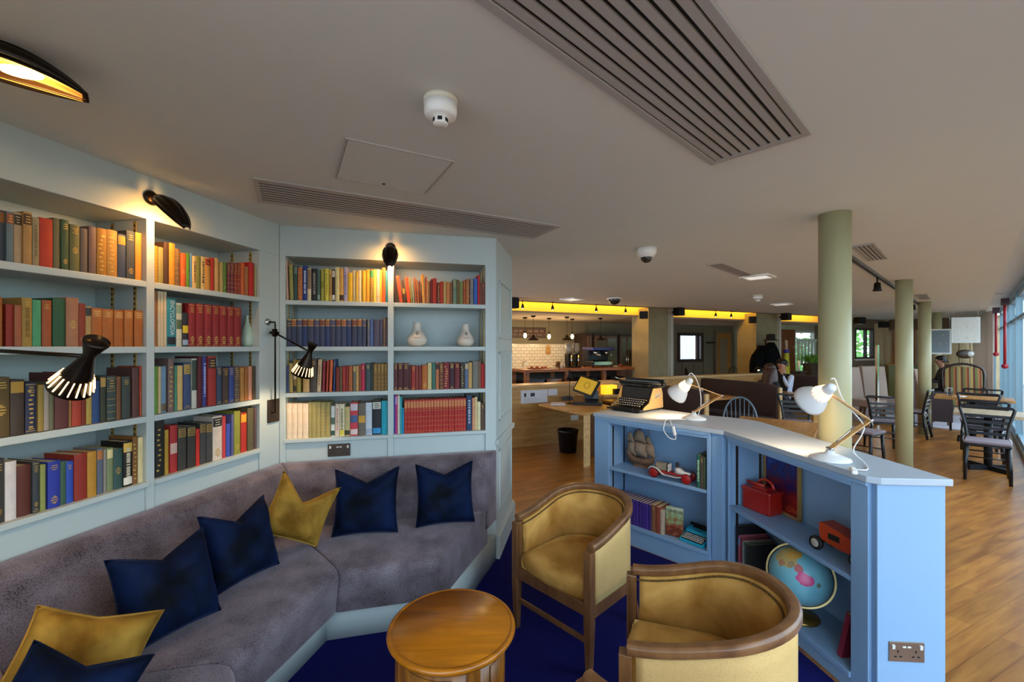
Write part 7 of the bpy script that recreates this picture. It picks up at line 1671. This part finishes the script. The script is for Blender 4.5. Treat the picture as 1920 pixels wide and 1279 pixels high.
# tall glazed screen posts, dark low screen panel
for i, (u, d, z0, z1, lab) in enumerate([(1645, 8.75, .0, 1.62, 'slim steel screen post in front of the pale high-backed chairs'), (1709, 8.4, .0, .95, 'dark screen post right of the second column')]):
    p = dp(u, 700, d); g = G(); g.box((0, 0, (z0 + z1) / 2), (.05 if i == 0 else .12, .04, z1 - z0)); t = thing('screen_post', lab, 'post', (p[0], d, .013), .3); g.build('post', CHROME if i == 0 else mat('screen_brown', '38282c', .5), t); g = G(); g.bx(-.08, .08, -.05, .05, 0, .012); g.build('foot', BLACK, t)
p = dp(1764, 770, 8.1); t = thing('low_screen', 'dark brown square low screen under the farther window table', 'screen', (p[0] + .0, 8.1, .013), -.65); g = G(); g.bx(-.16, .16, -.02, .02, .15, .72); g.build('panel', mat('screen_brown', '38282c'), t)
for x in (-.13, .13): g = G(); g.bx(x - .015, x + .015, -.02, .02, 0, .15); g.build('leg', BLACK, t)
# curtain gathered at the far end of the window wall
CURT = bpy.data.materials.new('pale_curtain'); CURT.use_nodes = True
nt = CURT.node_tree; pb = nt.nodes['Principled BSDF']; pb.inputs['Base Color'].default_value = (*hx('d4c6ba'), 1); pb.inputs['Roughness'].default_value = .9
tl = nt.nodes.new('ShaderNodeBsdfTranslucent'); tl.inputs[0].default_value = (*hx('d4c6ba'), 1); mxs = nt.nodes.new('ShaderNodeMixShader'); mxs.inputs[0].default_value = .5
nt.links.new(pb.outputs[0], mxs.inputs[1]); nt.links.new(tl.outputs[0], mxs.inputs[2]); nt.links.new(mxs.outputs[0], nt.nodes['Material Output'].inputs[0])
def curtain(lab, s0, s1, n, z0, z1, folds, m):
    g = G()
    def f(a, b):
        s_ = s0 + (s1 - s0) * a; q = win(s_, n - .24 * a + .05 * math.sin(a * folds * 2 * PI)); return (q[0], q[1], z0 + (z1 - z0) * b)
    g.grid(f, folds * 8, 2); o = g.build('curtain', m, solid=.004); tag(o, lab, 'curtain')
curtain('pale full-length curtain gathered beside the window wall at the far end', 14.2, 17.0, .32, .02, 2.40, 16, CURT)
# red door pull posts and hardware on the window wall
RDP = mat('red_door_frame', '9c1c2c', .4)
for s_, z1, lab in ((11.9, 2.40, 'nearer tall red pipe on the window wall'), (13.7, 2.35, 'farther red pipe on the window wall')):
    q = win(s_, .42 if s_ < 13 else .36); t = thing('red_pipe', lab, 'pipe', (q[0], q[1], .0), RWIN, 'red pipes on the window wall'); g = G(); g.cyl((0, 0, 1.22 if s_ < 13 else 1.42), (0, 0, z1), .020); g.build('pipe', RDP, t)
    g = G(); g.box((0, 0, z1 + .02), (.14, .10, .12)); g.build('valve', mat('valve_dark', '3c2028', .5), t); g = G(); g.lathe([(0, -.03), (.045, -.025), (.045, .025), (0, .03)], 18, M=Matrix.Translation((0, 0, 1.24 if s_ < 13 else 1.44)) @ Matrix.Rotation(PI / 2, 4, 'Y')); g.build('bell', RDP, t)
    g = G(); g.bx(-.02, .02, 0, .03, 0, 1.22 if s_ < 13 else 1.42); g.build('conduit', TEAL, t)
# ================================================================ coats and people
q = bar(9.52, 6.50); t = thing('coat_stand', 'coat stand heavy with black coats and a hat behind the seated people', 'coat stand', (q[0] , q[1], .001), RBAR)
BLK = mat('black_wool', '060607', .95, var=.2, spec=.1)
g = G(); g.cyl((0, 0, 0), (0, 0, 1.75), .025); g.build('pole', DKW, t)
for k in range(3): a = k * 2.1; g = G(); g.tube(sm([(0, 0, .12), (.15 * math.cos(a), .15 * math.sin(a), .08), (.28 * math.cos(a), .28 * math.sin(a), .015)]), .018, 6); g.build('foot', DKW, t)
for k, (x, y, w_, h0, h1) in enumerate([(-.22, 0, .30, .55, 1.52), (.08, -.06, .33, .60, 1.66), (.26, .04, .28, .7, 1.70), (-.05, .05, .3, .5, 1.62)]):
    g = G(); R = []
    for j in range(9):
        f = j / 8; z = h1 - (h1 - h0) * f; ww = w_ * (.35 + .65 * min(1, f * 3) ** .6); R.append([(x + ww * math.cos(b) * (1 + .1 * math.sin(3 * b + j)), y + .5 * ww * math.sin(b) * (1 + .15 * math.sin(4 * b)), z) for b in [2 * PI * i / 16 for i in range(16)]])
    g.loft(R); g.build('coat', BLK, t)
g = G(); g.lathe([(0, .16), (.09, .15), (.10, .03), (.17, .01), (.17, 0), (0, 0)], 20, (.16, -.02, 1.74)); g.build('hat', mat('dark_felt', '1c1814', .9), t)
q = bar(10.2, 6.45); t = thing('yellow_scarf', 'long yellow scarf with a violet band hanging by the coats', 'scarf', (q[0], q[1], .75), RBAR); YEL = mat('yellow_cloth', 'b0a420', .8, var=.1)
g = G(); g.loft([[(-w_, -.03, z), (w_, -.03, z), (w_ , .03, z), (-w_, .03, z)] for z, w_ in ((0, .10), (.3, .095), (.55, .07), (.7, .06))]); g.build('cloth', YEL, t); g = G(); g.loft([[(-w_, -.033, z), (w_, -.033, z), (w_, .033, z), (-w_, .033, z)] for z, w_ in ((.70, .062), (.78, .058))]); g.build('violet_band', mat('violet_band', '3c2c8c', .8), t); g = G(); g.cyl((0, 0, .78), (0, 0, 1.0), .03, n=10); g.build('roll_end', mat('roll_pale', 'b89c80', .7), t)
SKIN = mat('skin', 'b07c60', .55, var=.05)
def person(lab, loc, rz, top, hair, hairlen, head_turn, arm_up, sleeve, legs):
    """seated figure, hips at the origin's seat height, facing local -y; one continuous skinned body"""
    me = bpy.data.meshes.new('person'); V = []; E = []; R = []
    def v(p, r, par=None):
        V.append(p); R.append(r); i = len(V) - 1
        if par is not None: E.append((par, i))
        return i
    pel = v((0, 0, .52), (.15, .12)); wai = v((0, -.02, .68), (.125, .10), pel); che = v((0, -.04, .88), (.15, .11), wai); nk0 = v((0, -.05, 1.02), (.07, .065), che); nk = v((0, -.07, 1.09), (.05, .05), nk0); hd0 = v((0, -.09, 1.15), (.065, .075), nk); hd = v((0, -.10, 1.22), (.078, .092), hd0); ht = v((0, -.09, 1.29), (.062, .072), hd)
    for sx in (-1, 1):
        sh = v((sx * .155, -.04, .985), (.058, .058), che)
        if arm_up and sx == arm_up: el = v((sx * .22, -.26, .80), (.042, .042), sh); wr = v((sx * .10, -.24, 1.03), (.028, .026), el); ha = v((sx * .06, -.215, 1.10), (.032, .022), wr)
        else: el = v((sx * .23, -.10, .74), (.044, .044), sh); wr = v((sx * .16, -.33, .76), (.028, .026), el); ha = v((sx * .12, -.41, .77), (.036, .02), wr)
        base = Vector(V[ha]); dirv = (Vector(V[ha]) - Vector(V[wr])).normalized(); sd = Vector((1, 0, 0)) if abs(dirv.x) < .8 else Vector((0, 1, 0))
        for k, (o_, l_) in enumerate(((-.024, .055), (-.008, .065), (.008, .06), (.024, .048))):
            a = v(tuple(base + dirv * .03 + sd * o_), (.0095, .0095), ha); v(tuple(base + dirv * (.03 + l_ * .6) + sd * o_ + Vector((0, .012, -.005))), (.009, .009), a)
        a = v(tuple(base + sd * (-.035 * sx) + dirv * .0), (.011, .011), ha); v(tuple(base + sd * (-.05 * sx) + dirv * .03), (.009, .009), a)
        hp = v((sx * .09, -.08, .50), (.085, .085), pel); kn = v((sx * .11, -.46, .50), (.06, .06), hp); an = v((sx * .11, -.50, .10), (.038, .04), kn); v((sx * .11, -.60, .04), (.036, .03), an)
    me.from_pydata(V, E, []); o = bpy.data.objects.new('person', me); C.objects.link(o)
    m = o.modifiers.new('skin', 'SKIN'); sv = me.skin_vertices[0].data
    for i, r in enumerate(R): sv[i].radius = r
    sv[0].use_root = True
    o.modifiers.new('sub', 'SUBSURF').render_levels = 2
    dg = bpy.context.evaluated_depsgraph_get(); bpy.context.view_layer.update(); ev = o.evaluated_get(bpy.context.evaluated_depsgraph_get()); m2 = bpy.data.meshes.new_from_object(ev)
    bpy.data.objects.remove(o)
    o = bpy.data.objects.new('person', m2); C.objects.link(o); o.location = loc; o.rotation_euler = (0, 0, rz)
    for mm_ in (SKIN, top, legs, sleeve): m2.materials.append(mm_)
    for p in m2.polygons:
        c = p.center; p.use_smooth = True
        if c.z > 1.045 and abs(c.x) < .10 and not (arm_up and c.y < -.195 and c.z < 1.06): p.material_index = 0
        elif c.y < -.34 and c.z > .70 : p.material_index = 0
        elif c.z > .60: p.material_index = 3 if abs(c.x) > .135 else 1
        else: p.material_index = 2
        if arm_up and c.y < -.17 and c.z > 1.04 and abs(c.x) < .16: p.material_index = 0
    # face and hair
    Mh = Matrix.Translation((0, -.095, 1.225)) @ Matrix.Rotation(head_turn, 4, 'Z')
    g = G(Mh); g.loft([[(-.010, -.092, .015), (.010, -.092, .015), (.012, -.085, .015), (-.012, -.085, .015)], [(-.015, -.108, -.022), (.015, -.108, -.022), (.015, -.088, -.024), (-.015, -.088, -.024)]]); g.build('nose', SKIN, o)
    for sx in (-1, 1):
        g = G(Mh); g.sph((sx * .032, -.086, .012), .011, n=10, m=6); e_ = g.build('eye', mat('eye_white', 'd8d0c8', .2, var=0), o); g = G(Mh); g.sph((sx * .032, -.094, .012), .006, n=8, m=6); g.build('iris', mat('iris_dark', '20140c', .2, var=0), e_)
        g = G(Mh); g.sph((sx * .082, .0, -.005), .022, (.35, .7, 1.2), 10, 8); g.build('ear', SKIN, o)
    g = G(Mh); g.sph((0, -.086, -.048), .02, (1.1, .4, .3), 10, 6); g.build('mouth', mat('lips', '8c4840', .4, var=0), o)
    g = G(Mh)
    R_ = []
    for j in range(9):
        f = j / 8; z = .105 - f * (.12 + hairlen); top_ = min(1, f * 5) ** .5; rr = .098 * top_ + .0; back = .02 + .02 * f
        ring = []
        for i in range(18):
            b = PI * -.12 + PI * 1.24 * i / 17; k_ = .95 + (.40 if hairlen > .1 else .05) * f + .06 * math.sin(5 * b + 9 * f)
            ring.append((rr * k_ * math.cos(b) * 1.0, back + rr * k_ * math.sin(b) * 1.05 - .02 * (1 - f), z))
        inner = [(x * .82, y * .82 + .0, z) for x, y, z in ring[::-1]]
        R_.append(ring + inner)
    g.loft(R_); g.sph((0, .018, .042), .094, (.98, 1.02, .80), 18, 10); g.build('hair', hair, o)
    return tag(o, lab, 'person')
HB = mat('auburn_brown_hair', '3c1c10', .45, var=.3, vscale=30); HD = mat('black_hair', '0e0b0a', .45, var=.2)
q = bar(8.12, 5.15)
p = bar(7.10, 4.83)
person('seated person with long auburn hair seen from behind in the middle booth', (p[0], p[1], -.03), RBAR + PI / 2, mat('dark_top', '14141c', .8), HB, .26, .5, 0, mat('dark_top', '14141c', .8), mat('dark_trousers', '14141a', .8))
p = bar(8.50, 5.40)
person('seated person with short dark hair and pale sleeves facing the camera, hand raised to chin', (p[0], p[1], .02), RBAR - PI / 2, mat('dark_top', '14141c', .8), HD, .02, .25, 1, mat('pale_sleeve', 'c4cce0', .8), mat('dark_trousers', '14141a', .8))
p = dp(1773, 700, 9.65)
person('seated person with short black hair and dark clothes leaning over near the striped armchair', (p[0], p[1], .06), -2.1, mat('charcoal_top', '2c2830', .8), HD, .03, .3, 0, mat('charcoal_top', '2c2830'), mat('dark_trousers', '14141a'))
# ================================================================ ceiling fittings of the big room
cvent('pale slotted ceiling vent in the middle of the big ceiling', [(1326, 497), (1390, 519), (1355, 492)], 5, (.5, .015, -.009), CVENT)
cvent('grey four-slot ceiling vent beside the nearest column', [(1593, 460), (1625, 487), (1640, 455)], 4, (.42, .02))
cvent('grey ceiling vent between the second and third columns', [(1712, 551), (1722, 560), (1738, 551)], 4, (.42, .02))
for pts, lab in (([(1440, 512), (1462, 516), (1466, 507)], 'white square flat ceiling light right of the pale slotted vent'), ([(1075, 557.5), (1092, 559), (1084, 555.5)], 'white flat ceiling light near the bar'), ([(1478, 567.5), (1494, 569), (1490, 565.5)], 'small white flat ceiling light above the second pillar')):
    a, b, c_ = [Vector(gp(u, v, ZC)[:2]) for u, v in pts]; X = b - a; lx = .30; 
    t = thing('ceiling_light', lab, 'ceiling light', (a.x, a.y, ZC), RWIN, 'flat ceiling lights'); ly = .30
    g = G()
    for x0, x1, y0, y1 in ((0, lx, 0, .03), (0, lx, ly - .03, ly), (0, .03, .03, ly - .03), (lx - .03, lx, .03, ly - .03)): g.bx(x0, x1, y0, y1, -.022, -.0005)
    g.build('frame', WHITE, t); g = G(); g.bx(.03, lx - .03, .03, ly - .03, -.012, -.001); g.build('diffuser', emis('flat_light_diffuser', 'd8d4cc', .5), t)
p = gp(1212, 466, ZC); t = thing('dome_camera', 'white dome camera on the ceiling in front of the bar', 'camera', (p[0], p[1], ZC - .0005), 0, 'dome cameras')
g = G(); g.lathe([(0, 0), (.085, 0), (.08, -.04), (.055, -.075), (0, -.075)], 28); g.build('housing', WHITE, t); g = G(); g.sph((0, 0, -.075), .048, (1, 1, .9), 18, 10); g.build('dome', mat('smoked_dome', '2c2824', .1), t)
p = gp(1152, 559, ZC); t = thing('dome_camera', 'black dome camera on the ceiling near the yellow cove', 'camera', (p[0], p[1], ZC - .0005), 0, 'dome cameras')
g = G(); g.lathe([(0, 0), (.125, 0), (.12, -.02), (0, -.02)], 28); g.build('housing', WHITE, t); g = G(); g.sph((0, 0, -.022), .10, (1, 1, .9), 18, 10); g.build('dome', mat('smoked_dome', '2c2824'), t)
p = gp(1421, 553, ZC); detector('small white smoke detector far off, left of the second pillar', (p[0], p[1], ZC - .0005), .07, .10)
# lighting track with spots
a, b = Vector(gp(1592, 478, ZC)[:2]), Vector(gp(1735, 577, ZC)[:2]); X = b - a
t = thing('lighting_track', 'dark lighting track running along the ceiling past the columns', 'lighting track', (a.x, a.y, ZC), math.atan2(X.y, X.x))
g = G(); g.bx(0, X.length, -.018, .018, -.03, -.0005); g.build('rail', mat('track_grey', '4c4c50', .5), t); g = G(); g.bx(0, X.length, -.006, .006, -.031, -.03); g.build('groove', DARK, t)
for u, v, d, lab in ((1645, 535, 5.2, 'dark track spot lit below the lighting track'), (1712, 572, 7.9, 'dark track spot behind the second column')):
    s_ = lp(u, a, X.normalized()); q = a + X.normalized() * s_; t = thing('track_spot', lab, 'spot lamp', (q.x, q.y, ZC - .0315), 0, 'track spots')
    g = G(); g.cyl((0, 0, 0), (0, 0, -.06), .009, n=8); g.build('stem', BLACK, t); g = G(); g.lathe([(.02, -.06), (.03, -.07), (.034, -.13), (.045, -.155), (.04, -.155), (.03, -.13), (.02, -.07)], 18, cap=False); g.build('head', BLACK, t); g = G(); g.lathe([(0, -.142), (.036, -.142), (.03, -.135), (0, -.135)], 16); g.build('lens', emis('spot_bulb_warm', 'ffe0a0', 5), t)
    lo = light('track_spot_light', 'SPOT', (q.x, q.y, ZC - .20), 12, (1., .85, .66), spot_size=1.5, spot_blend=.6, shadow_soft_size=.03)
# ================================================================ outside and light
g = G(MW_); g.bx(-8, 30, -14, -.64, -.3, -.12); tag(g.build('pavement', mat('pavement_stone', '9c9c98', .9, var=.08, vscale=4)), kind='structure')
g = G(MW_); g.bx(-8, 34, -14.4, -14, -.12, 2.2); tag(g.build('wall_outside', mat('outside_wall', '8c8c88', .8)), kind='structure')
foliage_w = G(MW_); r = random.Random(11)
for i in range(1800):
    p = Vector((r.uniform(6, 34), r.uniform(-13.8, -12.4), r.uniform(.0, 4.0))); d = Vector((r.uniform(-1, 1), r.uniform(-1, 1), r.uniform(-.5, 1))).normalized(); e = d.cross(Vector((r.random(), r.random(), r.random()))).normalized(); L_ = .3 * r.uniform(.6, 1.4)
    foliage_w.add([p - d * L_, p + e * L_ * .45, p + d * L_, p - e * L_ * .45], [(0, 1, 2, 3)])
tag(foliage_w.build('hedge_foliage', LEAF), 'green hedge across the pavement outside the window wall', 'foliage', kind='stuff')
w = bpy.data.worlds.new('daylight'); sc.world = w; w.use_nodes = True
bg = w.node_tree.nodes['Background']; bg.inputs[0].default_value = (.72, .85, 1., 1); bg.inputs[1].default_value = 2.9
